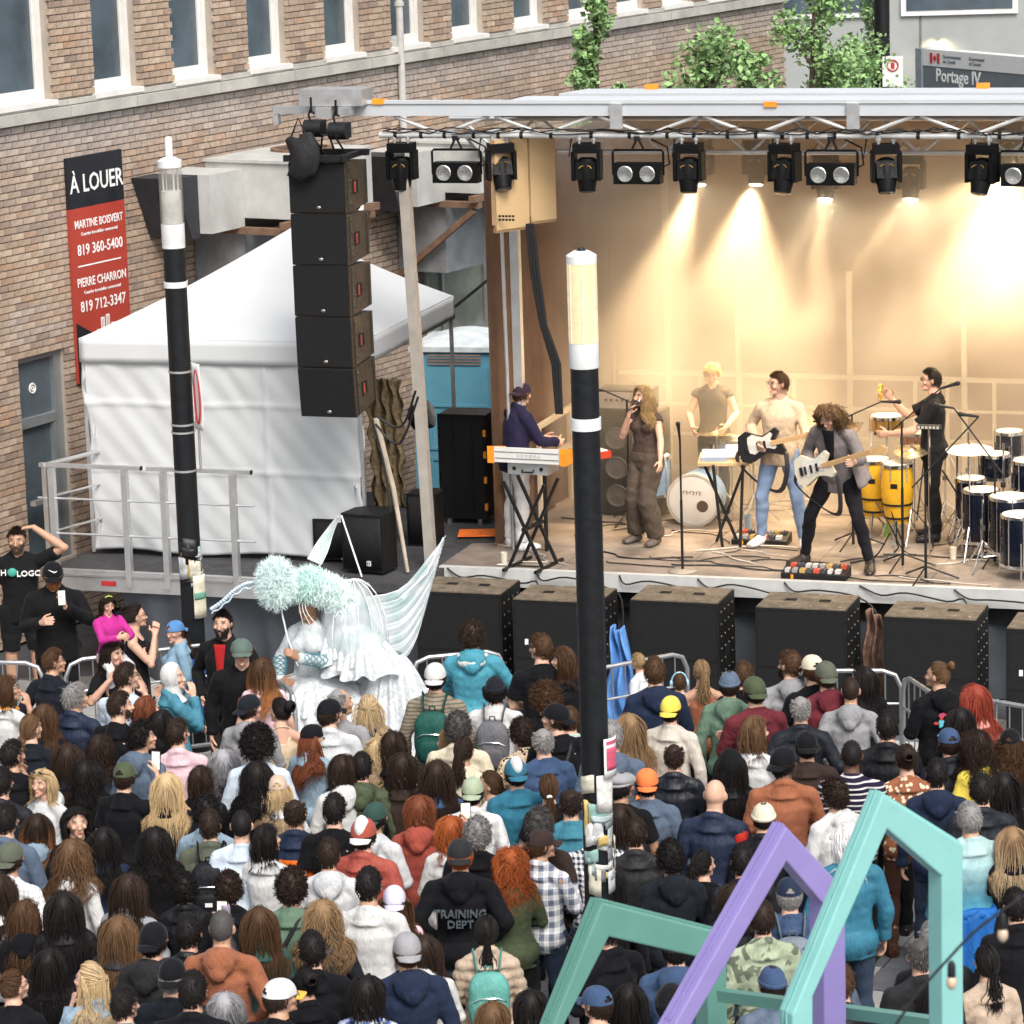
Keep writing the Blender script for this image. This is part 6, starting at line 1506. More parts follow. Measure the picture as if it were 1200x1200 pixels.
# blond drummer standing behind
j = J_(hy=0, hp=-24, elR=(.27, .02, 1.15), wrR=(.20, .28, 1.02), elL=(-.27, .05, 1.15), wrL=(-.18, .30, 1.05))
dr_ = placeJ(838, 600, 190, 'blond moustached man in dark open waistcoat standing behind the drum pad', J=j, H=.93, hair='messy', hc=(.55, .42, .2), top='vest', tc=(.06, .055, .045), pants='jeans', pc=(.03, .03, .03), skin='l')
# bass player
j = J_(hy=48, hp=0, knR=(.17, .05, .50), anR=(.20, -.02, .08), toR=(.26, .15, .03), knL=(-.17, .05, .5), anL=(-.21, -.02, .08), toL=(-.27, .15, .03), elR=(.31, -.08, 1.17), wrR=(.17, .18, 1.05), elL=(-.27, .05, 1.15), wrL=(-.36, .29, 1.15))
bs = placeJ(916, 640, 200, 'bass player in beige shirt and light jeans looking to the left', J=j, H=1.04, hair='short', hc=(.07, .035, .018), top='shirt', tc=(.50, .38, .27), pants='jeans', pc=(.22, .30, .45), shoec=(.7, .68, .64), skin='l', glasses=True, wscale=1.03)
# guitarist
j = J_(hy=6, hp=-38, pel=(0, .0, .90), chest=(.0, .09, 1.21), neck=(.0, .16, 1.38), head=(.0, .26, 1.50), shR=(.172, .13, 1.31), shL=(-.172, .15, 1.30), hipR=(.10, .0, .87), hipL=(-.10, 0, .87), knR=(.25, .10, .50), anR=(.35, .0, .09), toR=(.45, .15, .03), knL=(-.24, .13, .49), anL=(-.34, .10, .09), toL=(-.40, .27, .03), elR=(.31, .02, 1.08), wrR=(.14, .27, 1.02), elL=(-.29, .17, 1.08), wrL=(-.30, .38, 1.10))
gt = placeJ(984, 664, 206, 'guitarist in grey blazer and black jeans bent over a cream guitar, legs apart', J=j, H=1.04, hair='curlylong', hc=(.16, .09, .045), top='blazer', tc=(.17, .15, .15), pants='jeans', pc=(.014, .013, .016), shoec=(.03, .022, .018), skin='l')
m = MB(); m.grid(8, 12, lambda u, v: ((u-.5)*(.05+.07*v), .19+.085*v-.01*abs(u-.5), 1.06+.30*v), 0, .006); link('dark_shirt', m.mesh('dark_shirt', [CLOTH], 'all'), gt[0], color=(.012, .012, .014))
for s_ in (1, -1): m = MB(); m.grid(12, 12, lambda u, v: (s_*(.15+.05*u*v+.10*v), .17-.26*u+.03*sin(u*9)*v, 1.12-.30*v-.03*sin(u*5)), 0, .012); link('blazer_flap', m.mesh('blazer_flap', [CLOTH], 'all'), gt[0], color=(.17, .15, .15))
# percussionist
j = J_(hy=-6, hp=2, elR=(.20, .25, 1.22), wrR=(.14, .40, 1.40), elL=(-.22, .20, 1.14), wrL=(-.12, .44, 1.10))
pe = placeJ(1094, 632, 276, 'percussionist in glasses, black tee and black trousers behind the congas', J=j, H=1.02, hair='short', hc=(.02, .014, .01), top='tee', tc=(.012, .012, .013), pants='trousers', pc=(.012, .012, .013), skin='l', glasses=True)
# ---- guitars
def guitar(pr, label, bc, nk_c, c, nd, scale=1.0, bass=False, pick=(.6, .6, .55)):
    M = W2(pr); g_ = thing('bass_guitar' if bass else 'electric_guitar', label, 'guitar'); c = Vector(c); nd = Vector(nd).normalized(); fw = Vector((0, 1, .18)); fw = (fw-nd*fw.dot(nd)).normalized(); upv = nd.cross(fw)
    L_ = frame(c, nd, upv); g_.matrix_world = M @ L_
    ol = [(.23, .02), (.26, .10), (.22, .135), (.13, .10), (.05, .085), (-.04, .12), (-.13, .155), (-.21, .12), (-.235, .0), (-.21, -.13), (-.12, -.165), (-.03, -.12), (.05, -.09), (.12, -.115), (.19, -.145), (.225, -.10), (.17, -.03)]
    ol = [(a*scale, b*scale) for a, b in ol]
    s = 1 if L_.to_3x3().col[2].dot(Vector((0, 1, 0))) > 0 else -1
    m = MB(); m.prism(ol, lambda a, b, t: Vector((a, b, t*s)), .0, .042); m.obj('body', bc, g_)
    pgp = [(a*.62+.02, b*.62-.02) for a, b in ol]; m = MB(); m.prism(pgp, lambda a, b, t: Vector((a, b, t*s)), .0425, .046); m.obj('pickguard', mat('pickguard%.1f' % pick[0], pick, .3), g_)
    nl = .72 if bass else .58
    m = MB(); m.box((.13+nl/2, .0, .045*s), (nl, .048, .02)); m.obj('neck', nk_c, g_)
    m = MB(); m.prism([(.13+nl, -.03), (.13+nl, .03), (.13+nl+.17, .05), (.13+nl+.19, .01), (.13+nl+.12, -.035)], lambda a, b, t: Vector((a, b, t*s)), .03, .045); m.obj('headstock', nk_c, g_)
    m = MB()
    for k in range(2 if bass else 3): m.box((.06-.07*k, 0, .05*s), (.022, .075, .012))
    m.box((-.13, 0, .05*s), (.03, .08, .012)); m.obj('pickup', BLACK, g_)
    m = MB()
    for k in range(4): m.cyl((-.13, -.015+.01*k, .058*s), (.13+nl+.02, -.013+.009*k, .058*s), .0008, n=3)
    m.obj('strings', CHROME, g_)
    m = MB(); q = [(-.22, 0, 0), (-.30, .1, -.05*s), (-.2, .34, -.2*s), (.02, .46, -.16*s), (.2, .30, -.02*s), (.25, .12, .02*s)]; m.tube(catm([Vector(a) for a in q], 4), [(.024, .004)]*21, 6); m.obj('strap', mat('guitar_strap', (.05, .045, .045), .7), g_, 'all')
    return g_
maple = mat('maple', (.55, .34, .15), .4, 0, .12)
guitar(bs[0], 'black bass guitar with pale maple neck held by the man in beige shirt', mat('gloss_black', (.012, .011, .012), .15, 0, .1, bmp=0), maple, (.13, .19, 1.03), (-1, .16, .27), .98, True, (.5, .48, .45))
guitar(gt[0], 'cream electric guitar held low by the man in grey blazer', mat('gloss_cream', (.62, .56, .44), .2, 0, .06, bmp=0), maple, (.12, .30, 1.0), (-1, .28, .36), .92, False, (.6, .58, .54))
# ---- microphones and stands
def mic_at(p, d, label, col=BLACK):
    m_ = thing('microphone', label, 'microphone', p); d = Vector(d).normalized()
    m = MB(); m.tube([V(0, 0, 0), d*.12, d*.15], [.012, .016, .02], 10); m.obj('handle', col, m_, True)
    m = MB(); m.ell(d*.172, .026, None, 12, 8); m.obj('grille', CHROME, m_, True); return m_
M = W2(sg2[0]); wp = M @ (sg2[1]['wrR']+V(-.015, .045, .05)); tgt = M @ (sg2[1]['head']+V(0, .12, -.06)); mic_at(wp, tgt-wp, 'hand microphone held to the mouth of the singer')
def mic_stand(x, y, h, label, boom=None, tripod=False, micd=(0, -.2, .1)):
    p = stand_pos(x, y); s = thing('microphone_stand', label, 'microphone stand', p, -YAW, 'microphone stands on the stage')
    m = MB(); m.cyl((0, 0, .02), (0, 0, h), .0105, n=8); m.cyl((0, 0, .02), (0, 0, h*.55), .014, n=8); m.obj('pole', BLACK, s)
    if tripod:
        for a in (.3, 2.4, 4.5): MB().cyl((0, 0, .14), (cos(a)*.32, sin(a)*.32, .01), .009, n=6).obj('leg', BLACK, s)
    else: m = MB(); m.lathe([(.14, 0), (.145, .01), (.13, .022), (.02, .03)], n=26); m.obj('base', mat('base_pale', (.35, .30, .25), .5, .3), s, True)
    top = V(0, 0, h)
    if boom: b = Vector(boom); m = MB(); m.cyl(top-b*.25, top+b, .008, n=6); m.obj('boom', BLACK, s); top = top+b
    d = Vector(micd).normalized(); m = MB(); m.tube([top, top+d*.13, top+d*.16], [.011, .016, .02], 8); m.ell(top+d*.18, .025, None, 10, 7); m.obj('microphone', BLACK, s, True); return s
mic_stand(800, 670, 1.32, 'straight microphone stand with round base in front of the bass drum', micd=(0, -.1, .3))
mic_stand(1058, 665, 1.45, 'boom stand right of the congas reaching toward the percussionist', (.38, .0, .34), True, (.9, 0, .3))
mic_stand(1085, 680, 1.05, 'boom stand at the stage edge with splayed black feet', (.5, .1, .55), True, (-.9, 0, .1))
mic_stand(1166, 660, 1.0, 'boom stand leaning left over the dark blue drums', (-.42, .1, .52), True, (-.9, 0, .15))
mic_stand(1000, 640, 1.35, 'boom stand behind the guitarist with a microphone over the timbales', (.30, .0, .14), True, (1, 0, .02))
mic_stand(738, 612, 1.3, 'boom stand beside the amplifier behind the singer', (-.25, .0, .1), True, (-1, 0, 0))
# ---- keyboards
def ztop(x, y, v): return PS(x, y, v)
kb = thing('keyboard', 'white synthesizer with orange ends, its back to the audience', 'keyboard', st(*ztop(575, 541, .38)[:1], .38, ztop(575, 541, .38)[1]), -YAW-R(4))
wp_ = mat('synth_white', (.66, .64, .62), .45, 0, .06); 
MB().bb((.04, 0, .0), (.74, .03, .15)).obj('back_panel', wp_, kb); m = MB(); m.prism([(.031, 0), (.031, .15), (.30, .09), (.34, .0)], lambda a, b, t: Vector((t, a, b)), .04, .74); m.obj('body', wp_, kb)
for x in (0, .742): m = MB(); m.prism([(-.01, -.01), (-.01, .16), (.32, .10), (.36, -.01)], lambda a, b, t: Vector((t, a, b)), x-.03 if x == 0 else x, x+.038 if x == 0 else x+.07); m.obj('end_cheek', orange, kb)
for z in (.04, .105): MB().bb((.05, -.006, z), (.73, -.0005, z+.006)).obj('panel_groove', mat('joint_dark', (.16, .16, .15)), kb)
text('lettering', '\u0186SMO\u0186', .05, mat('print_grey2', (.4, .38, .36), .6), kb, frame((.39, -.004, .078), (1, 0, 0), (0, 0, 1)), .002, sx=1.8) if False else None
text('lettering', 'COSMOS', .045, mat('print_grey2', (.42, .40, .38), .6), kb, frame((.42, -.004, .078), (1, 0, 0), (0, 0, 1)), .002, sx=1.7) if False else None
m = MB()
for k, w_ in enumerate((.02, .03, .02, .035, .02, .03)): m.tube([(.30+k*.045+w_*.5*cos(q*pi/5), -.004, .076+.011*sin(q*pi/5)) for q in range(9)], .003, 4)
m.obj('maker_mark', mat('print_grey2', (.42, .40, .38), .6), kb)
u, z = ztop(598, 541, .42)
cs_ = thing('instrument_case', 'small silver case with handle resting under the white synthesizer', 'case', st(u, .42, z-.125), -YAW-R(4))
MB().bb((-.03, 0, 0), (.40, .30, .12)).obj('shell', ALU, cs_); m = MB(); m.tube([(.13, -.01, .05), (.13, -.03, .03), (.25, -.03, .03), (.25, -.01, .05)], .010, 6); m.obj('handle', BLACK, cs_, True)
for x in (.04, .33): m = MB(); m.lathe([(.02, 0), (.02, .006)], (x, -.001, .06), 12, 0, Matrix.Rotation(pi/2, 3, 'X')); m.obj('latch', BLACK, cs_)
ks = thing('keyboard_stand', 'black X-shaped keyboard stand carrying the white synthesizer', 'keyboard stand', st(*PG(613, 668, 0), 0), -YAW-R(8))
zt = z-.13
for a, b, yy in (((-.15, 0, .03), (.26, 0, zt), 0), ((.20, 0, .03), (-.20, 0, zt), .03)):
    for dy in (0, .32): m = MB(); m.bar((a[0], yy+dy, a[2]), (b[0], yy+dy, b[2]), .028, .028); m.obj('leg', BLACK, ks)
for x in (-.15, .20): m = MB(); m.bar((x, -.14, .016), (x, .5, .016), .03, .03); m.obj('foot', BLACK, ks)
m = MB(); m.cyl((.03, -.03, zt*.47), (.03, .4, zt*.47), .025, n=10); m.obj('pivot', BLACK, ks)
k2 = thing('keyboard', 'red stage keyboard on a stand partly behind the middle lamp post', 'keyboard', st(PS(655, 548, .8)[0]-.2, .7, PS(655, 548, .8)[1]), -YAW+R(50))
MB().bb((0, 0, 0), (.9, .28, .07)).obj('body', mat('keyboard_red', (.5, .05, .02), .35), k2); m = MB(); m.bb((.03, .02, .071), (.87, .16, .082)); m.obj('keys', WHITE, k2)
for x in (.15, .75): MB().bar((x, .1, 0), (x, .1, -.95), .03, .03).obj('leg', BLACK, k2)
# ---- amplifier stack
am = thing('amplifier_stack', 'large black bass amplifier stack behind the singer', 'amplifier', st(*PG(705, 604, 0), 0), -YAW)
MB().bb((0, 0, .02), (.66, .42, 1.12)).obj('cabinet', subm, am); MB().bb((-.02, .02, 1.135), (.56, .36, 1.35)).obj('head', BLACK, am)
m = MB(); m.bb((.0, .005, 1.16), (.54, .018, 1.33)); m.obj('head_panel', mat('amp_panel', (.25, .22, .2), .4), am)
m = MB()
for k in range(7): m.lathe([(.016, 0), (.013, .02)], (.08+k*.06, .003, 1.25), 10, 0, Matrix.Rotation(pi/2, 3, 'X'))
m.obj('knob', BLACK, am)
for x in (.18, .48):
    for z in (.22, .52, .84): m = MB(); m.lathe([(.125, 0), (.115, .012), (.05, -.02), (.04, .0), (.0001, .008)], (x, -.004, z), 22, 0, Matrix.Rotation(pi/2, 3, 'X')); m.obj('speaker_cone', mat('cone_grey', (.07, .06, .055), .6), am, True)
# ---- drums
def drum(p, r, h, label, shell, head=WHITE, rz=0, tiltx=0, legs=True, cat='drum', name='drum', lug=8):
    d = thing(name, label, cat, p, rz); rt = Matrix.Rotation(tiltx, 3, 'X')
    m = MB(); m.lathe([(r*.96, 0), (r, .02), (r, h-.02), (r*.97, h)], (0, 0, 0), 30, 0, rt); m.obj('shell', shell, d, True)
    m = MB(); m.lathe([(r*.99, h), (r*.98, h+.006), (.0001, h+.007)], (0, 0, 0), 30, 0, rt); m.obj('drumhead', head, d, True)
    for z in (0.0, h-.02): m = MB(); m.lathe([(r+.002, z-.01), (r+.014, z-.008), (r+.014, z+.022), (r+.002, z+.026)], (0, 0, 0), 30, 0, rt, False); m.obj('hoop', CHROME, d, True)
    m = MB()
    for k in range(lug): a = 2*pi*k/lug; m.cyl(rt @ V(cos(a)*(r+.012), sin(a)*(r+.012), .0), rt @ V(cos(a)*(r+.012), sin(a)*(r+.012), h), .006, n=5)
    m.obj('tension_rod', CHROME, d)
    if legs:
        for k in range(3): a = 2*pi*k/3+.4; MB().cyl((cos(a)*(r+.02), sin(a)*(r+.02), h*.5), (cos(a)*(r+.05), sin(a)*(r+.05), -p.z+DECK+.01), .009, n=6).obj('leg', CHROME, d)
    return d
sky_ = mat('drum_skyblue', (.22, .34, .50), .3, .1, .2, 9); navy_ = mat('drum_navy', (.004, .007, .018), .25, .2, .3, 12); headw = mat('drumhead_white', (.66, .62, .56), .5, 0, .06)
k_ = stand_pos(813, 616)
kd = thing('bass_drum', 'white-fronted bass drum with a dark port hole behind the straight microphone stand', 'drum', k_+V(0, 0, .27), -YAW)
RX = Matrix.Rotation(pi/2, 3, 'X')
m = MB(); m.lathe([(.27, -.34), (.27, .0)], n=36, rot=RX); m.obj('shell', sky_, kd, True)
m = MB(); m.lathe([(.262, .004), (.25, .008), (.0001, .010)], n=36, rot=RX); m.obj('drumhead', headw, kd, True)
m = MB(); m.lathe([(.268, -.03), (.286, -.025), (.286, .012), (.262, .014)], n=36, rot=RX, cap=False); m.obj('hoop', mat('hoop_cream', (.5, .45, .38), .4), kd, True)
m = MB(); m.lathe([(.062, .0), (.062, .013), (.0001, .0135)], (.10, -.0, -.06), 20, 0, RX); m.obj('port_hole', mat('port_brown', (.09, .065, .045), .7), kd, True)
m = MB()
for k in range(6): m.box((-.10+.035*k, -.012, .085-.002*k), (.012, .002, .035+.012*(k % 2))); m.box((-.088+.035*k, -.012, .085+.012*((k+1) % 2)), (.018, .002, .008))
m.obj('drum_mark', mat('amp_panel', (.25, .22, .2)), kd)
drum(stand_pos(765, 603)+V(0, 0, .22), .19, .42, 'pale blue floor tom left of the bass drum', sky_, headw)
drum(stand_pos(860, 603)+V(0, 0, .62), .17, .20, 'pale blue tom on a stand right of the bass drum', sky_, headw)
pad = thing('sampler_pad', 'pale blue drum sampler pad on a crossed stand in front of the blond man', 'drum pad', st(*PG(850, 640, 0), .86), -YAW+R(10))
m = MB(); m.box((.0, .1, .02), (.52, .34, .03), Matrix.Rotation(R(8), 3, 'X')); m.obj('tray', mat('tray_wood', (.55, .38, .2), .6), pad)
m = MB(); m.box((-.1, .08, .065), (.26, .22, .045), Matrix.Rotation(R(12), 3, 'X')); m.obj('pad', mat('pad_blue', (.35, .42, .55), .4), pad)
m = MB(); m.box((.13, .16, .085), (.25, .24, .02), Matrix.Rotation(R(22), 3, 'X')); m.obj('laptop', mat('laptop_grey', (.5, .5, .48), .4), pad)
for a, b in (((-.22, .1, 0), (.12, .1, -.84)), ((.22, .13, 0), (-.10, .13, -.84)), ((.2, -.1, 0), (.16, -.12, -.84)), ((-.1, -.1, 0), (-.02, -.12, -.84))): MB().bar(a, b, .03, .03).obj('leg', BLACK, pad)
def cymbal(x, y, v, r, label, stand=True, tilt=0, zc=None, colr=None):
    u, z = PS(x, y, v); c = thing('cymbal', label, 'cymbal', st(u, v, z), -YAW, 'cymbals and cymbal stands')
    rt = Matrix.Rotation(R(tilt), 3, 'X'); m = MB(); m.lathe([(r, -.018), (r*.3, .0), (r*.22, .02), (.012, .03), (.012, .02), (r*.3, -.006), (r*.98, -.021)], n=40, rot=rt); m.obj('plate', colr or mat('bronze', (.75, .62, .38), .25, .9, .1), c, True)
    m = MB(); m.cyl((0, 0, .06), (0, 0, -z+.3), .010, n=8)
    for a in (.5, 2.6, 4.7): m.cyl((0, 0, -z+.35), (cos(a)*.28, sin(a)*.28, -z+.01), .010, n=6)
    m.obj('stand', CHROME, c); return c
cymbal(1136, 525, 1.3, .235, 'big bright cymbal right of the percussionist', tilt=4, colr=mat('cymbal_white', (.8, .78, .72), .3, .5))
cymbal(840, 507, 2.8, .22, 'thin cymbal left of the blond man', tilt=-6); cymbal(1068, 527, 1.9, .18, 'small cymbal over the front of the congas', tilt=12); cymbal(965, 493, 3.2, .22, 'far cymbal in the smoke behind the bass player', tilt=10)
yel = mat('conga_yellow', (.62, .34, .02), .3, 0, .12, 6)
def conga(x, y, h, label, r=.15, gr='yellow congas'):
    p = stand_pos(x, y); d = thing('conga', label, 'conga drum', p+V(0, 0, .22), -YAW, gr)
    m = MB(); m.lathe([(r*.78, 0), (r*.95, h*.25), (r*1.12, h*.55), (r*1.05, h*.8), (r*.95, h)], n=30); m.obj('shell', yel, d, True)
    m = MB(); m.lathe([(r*.95, h), (r*.94, h+.012), (.0001, h+.014)], n=30); m.obj('drumhead', headw, d, True)
    for z in (.04, h*.30): q = r*(.80+.16*z/(h*.3)) ; m = MB(); m.lathe([(q*.99, z), (q+.012, z+.003), (q+.012, z+.022), (q*.99, z+.025)], n=30); m.obj('band', BLACK, d, True)
    m = MB(); m.lathe([(r*.98, h-.03), (r*1.06, h-.028), (r*1.06, h+.0), (r*.98, h+.004)], n=30, cap=False); m.obj('rim', CHROME, d, True)
    m = MB()
    for k in range(6): a = 2*pi*k/6+.3; m.cyl((cos(a)*r*1.08, sin(a)*r*1.08, h-.16), (cos(a)*r*1.08, sin(a)*r*1.08, h), .006, n=5)
    m.obj('tension_rod', CHROME, d)
    m = MB(); m.bb((-.035, -r*1.13, h*.62), (.035, -r*1.10, h*.70)); m.obj('badge', BLACK, d)
    m = MB()
    for a in (.5, 2.6, 4.7): m.tube([(cos(a)*r*.8, sin(a)*r*.8, .05), (cos(a)*r*1.5, sin(a)*r*1.5, -.21)], .010, 6)
    m.obj('foot', CHROME, d); return d
conga(1026, 628, .58, 'left yellow conga half behind the grey blazer'); conga(1052, 636, .60, 'right yellow conga nearest the tall boom stand')
drum(stand_pos(1040, 620)+V(0, 0, 1.02), .16, .17, 'shallow gold timbale drum above the left conga', brass, headw, name='timbale'); drum(stand_pos(1072, 618)+V(0, 0, .86), .13, .14, 'small wooden drum in front of the percussionist', mat('drum_wood', (.35, .12, .05), .4), headw)
for x, y, r_, h_, z_, lb_ in ((1150, 652, .17, .52, .16, 'dark blue floor tom nearest the cymbal'), (1183, 662, .19, .55, .14, 'large dark blue floor tom at the right edge'), (1166, 630, .15, .25, .62, 'dark blue tom mounted behind the floor toms'), (1206, 640, .16, .3, .58, 'dark blue tom cut by the right edge'), (1138, 640, .14, .42, .28, 'narrow dark blue drum right of the cream cup'), (1196, 676, .18, .5, .12, 'dark blue floor tom nearest the stage edge'), (1183, 622, .14, .26, .78, 'small dark blue tom at the back of the drum cluster')):
    drum(stand_pos(x, y)+V(0, 0, z_), r_, h_, lb_, navy_, headw)
# tambourine in the raised hand
M = W2(pe[0]); wp = M @ (pe[1]['wrR']+V(-.01, .11, .07)); tb = thing('tambourine', 'tambourine held up by the percussionist', 'tambourine', wp, R(75))
m = MB(); m.tube([(.085*cos(k*pi/14), 0, .085*sin(k*pi/14)) for k in range(29)], [(.007, .02)]*29, 6, up=(0, 1, 0)); m.obj('hoop', yel, tb, True)
m = MB()
for k in range(8): a = k*pi/4; m.cyl((.085*cos(a), -.01, .085*sin(a)), (.085*cos(a), .01, .085*sin(a)), .018, n=10)
m.obj('jingles', boltm, tb)
bar_ = thing('chime_bar', 'small black and white bar of switches mounted above the congas', 'controller', st(*[PS(1088, 501, 1.2)[0], 1.2, PS(1088, 501, 1.2)[1]]), -YAW)
MB().bb((-.12, 0, -.02), (.12, .06, .02)).obj('case', BLACK, bar_); m = MB()
for k in range(6): m.bb((-.11+k*.038, -.004, -.013), (-.085+k*.038, -.0005, .013))
m.obj('keys', mat('key_grey', (.4, .38, .34), .5), bar_); MB().cyl((0, .03, -.02), (0, .03, -PS(1088, 501, 1.2)[1]), .010, n=6).obj('stand', CHROME, bar_)
# ---- pedalboards, cups, floor clutter
def pedalboard(x0, x1, y, label, d=.26):
    u0_, v0_ = PG(x0, y, 0); u1_, _ = PG(x1, y+.043*(x1-x0), 0); w = u1_-u0_; b = thing('pedalboard', label, 'effects pedals', st(u0_, v0_, 0), -YAW, 'effects pedalboards')
    m = MB(); m.prism([(0, 0), (0, .05), (d, .10), (d, 0)], lambda a, b, t: Vector((t, a, b)), 0, w); m.obj('board', BLACK, b)
    rr = random.Random(int(x0)); x = .03; k = 0
    cols = [(.5, .48, .45), (.42, .07, .04), (.3, .3, .3), (.05, .05, .07), (.45, .3, .1), (.55, .53, .5), (.06, .06, .06)]
    while x < w-.08:
        pw = rr.uniform(.045, .07); yy = .02+.12*(k % 2); zb_ = .052+yy*.19; m = MB(); m.box((x+pw/2, yy+.05, zb_+.02), (pw*.85, .085, .035)); m.cyl((x+pw/2, yy+.03, zb_+.038), (x+pw/2, yy+.03, zb_+.05), .009, n=8); m.obj('pedal', mat('pedal_%d' % (k % 7), cols[k % 7], .4), b); x += pw*(.55 if k % 2 == 0 else .65); k += 1
    MB().bb((.10, -.006, .004), (.125, -.001, .046)).obj('tape', orange, b); return b
pedalboard(915, 991, 678, 'pedalboard with red and white pedals at the feet of the guitarist'); pedalboard(857, 921, 638, 'long pedalboard at the feet of the bass player')
def cup(x, y, col, label, h=.12):
    c = thing('cup', label, 'cup', stand_pos(x, y)); m = MB(); m.lathe([(.03, 0), (.036, h), (.033, h), (.028, .01)], n=16); m.obj('side', mat('cup_%.2f' % col[0], col, .5), c, True)
cup(591, 662, (.66, .62, .5), 'cream paper cup beside the keyboard stand foot', .13); cup(1038, 628, (.25, .5, .1), 'green drink can under the congas'); cup(1117, 655, (.62, .55, .42), 'cream paper cup right of the percussionist'); cup(877, 625, (.4, .5, .6), 'pale blue bottle beside the long pedalboard', .2)
fc_ = thing('floor_cables', 'tangle of cables spread over the stage floor', 'cables', S0, -YAW)
rr = random.Random(5)
for k in range(46):
    u0_ = rr.uniform(.3, 7.6); v0_ = rr.uniform(.25, 3.4) if k % 3 else rr.uniform(.2, 1.2); a = rr.uniform(-.6, .6)+(pi if rr.random() < .5 else 0); pts = [Vector((u0_, v0_, .012))]
    for q in range(rr.randint(4, 9)):
        a += rr.uniform(-.9, .9); n_ = pts[-1]+Vector((cos(a), sin(a)*.6, 0))*rr.uniform(.1, .28); n_.x = min(8.2, max(.1, n_.x)); n_.y = min(4.8, max(.15, n_.y)); pts.append(n_)
    m = MB(); m.tube(catm(pts, 3), rr.choice([.007, .008, .006]), 4); m.obj('cable', CABLE if k % 4 else mat('cable_pale', (.5, .45, .38), .6), fc_, True)
hw = thing('percussion_hardware', 'dark tangle of rods, clamps and cables around the congas and blue drums', 'drum hardware', S0, -YAW)
for k in range(34):
    u0_, v0_ = rr.uniform(4.0, 6.7), rr.uniform(.9, 3.2); z0_ = rr.uniform(0, .35); a = rr.uniform(0, 6.28); L2 = rr.uniform(.25, .7)
    if k % 2: MB().cyl((u0_, v0_, z0_), (u0_+cos(a)*L2*.6, v0_+sin(a)*L2*.5, z0_+rr.uniform(.1, .75)), .009, n=6).obj('rod', CHROME if k % 4 == 1 else BLACK, hw)
    else: MB().tube(catm([V(u0_, v0_, z0_+.3), V(u0_+.15*cos(a), v0_, z0_+.1), V(u0_+.3*cos(a), v0_+.1, .02), V(u0_+.5*cos(a), v0_-.1, .015)], 4), .008, 5).obj('cable', CABLE, hw)
# hardware thicket behind the front line: extra stands
for x, y, h_ in ((1122, 628, .95), (1152, 668, .7), (1176, 640, 1.05), (884, 612, .8), (896, 604, 1.0), (1012, 622, .8), (1108, 620, .9), (1128, 640, .75), (940, 600, .9), (1135, 618, 1.0), (1185, 625, .9)):
    s = thing('instrument_stand', 'chrome percussion stand with splayed legs at picture place %d' % x if False else {1122: 'thin chrome stand between percussionist and big cymbal', 1152: 'low chrome stand at the front of the dark drums', 1176: 'tall chrome stand among the dark drums', 884: 'chrome stand left of the bass player legs', 896: 'taller chrome stand behind the bass player knee', 1012: 'chrome stand behind the left conga', 1108: 'chrome stand just right of the percussionist', 1128: 'low chrome stand under the big cymbal', 940: 'chrome stand between bass player and guitarist', 1135: 'tall chrome stand behind the big cymbal', 1185: 'chrome stand behind the large floor tom'}[x], 'stand', stand_pos(x, y), -YAW, 'chrome percussion stands')
    m = MB(); m.cyl((0, 0, .12), (0, 0, h_), .011, n=7); m.obj('pole', CHROME, s)
    for a in (.3, 2.4, 4.5):
        MB().tube([(0, 0, .3), (cos(a)*.26, sin(a)*.26, .01)], .008, 6).obj('leg', CHROME, s); MB().cyl((0, 0, .13), (cos(a)*.14, sin(a)*.14, .14), .006, n=5).obj('brace', CHROME, s)
    MB().box((0, 0, h_*.6), (.05, .04, .05)).obj('clamp', CHROME, s)
# ================================================================== PEOPLE AT THE LEFT AND THE WINGED PERFORMER
def at(x, y, Z): p = P(x, y, Z); p.z = 0; return p
j = J_(pose='ontop', hy=10, hp=-6, elR=(.255, -.03, 1.13), wrR=(.27, .05, .89), elL=(-.40, .10, 1.52), wrL=(-.14, .02, 1.72), hdL=(.9, -.1, -.1), pnL=(.1, 0, -1))
s1 = person(at(20, 630, 1.70), 172, 'bearded man in black printed tee and black shorts with one hand on his head', J=j, H=1.05, hero=True, hair='short', hc=(.03, .02, .015), top='tee', tc=(.010, .010, .011), pants='shorts', pc=(.012, .012, .013), shoec=(.03, .03, .03), skin='t', beard=(.05, .035, .025), wscale=1.08)
tm_ = mat('print_teal', (.05, .30, .24), .6)
text('lettering', 'H', .075, WHITE, s1[0], frame((.135, .142, 1.32), (-1, 0, 0), (0, 0, 1)), .012); text('lettering', 'LOGC', .075, WHITE, s1[0], frame((-.08, .146, 1.30), (-1, .05, 0), (0, 0, 1)), .012)
m = MB(); m.ell((.06, .138, 1.32), (.042, .02, .042), None, 16, 10); m.obj('shirt_disc', tm_, s1[0], True)
j = J_(hy=-6, hp=-12, elL=(-.29, .10, 1.18), wrL=(-.10, .26, 1.36), elR=(.25, .03, 1.13), wrR=(.10, .25, 1.22), hdL=(.1, .1, 1), pnL=(.9, .3, 0))
s2 = person(at(62, 672, 1.66), 176, 'red-bearded man in black cap and black jacket holding a phone up', J=j, H=1.03, hero=True, hair='short', hc=(.10, .045, .02), hat='cap', hatc=(.008, .008, .01), top='jacket', tc=(.009, .009, .010), pants='jeans', pc=(.010, .010, .012), skin='l', beard=(.22, .08, .03), wscale=1.12)
m = MB(); m.tube([(-.03, .098, .07), (-.01, .101, .058), (.04, .09, .085)], [.004, .007, .002], 6); o = m.obj('cap_emblem', WHITE, s2[0], True); o.matrix_local = s2[2]
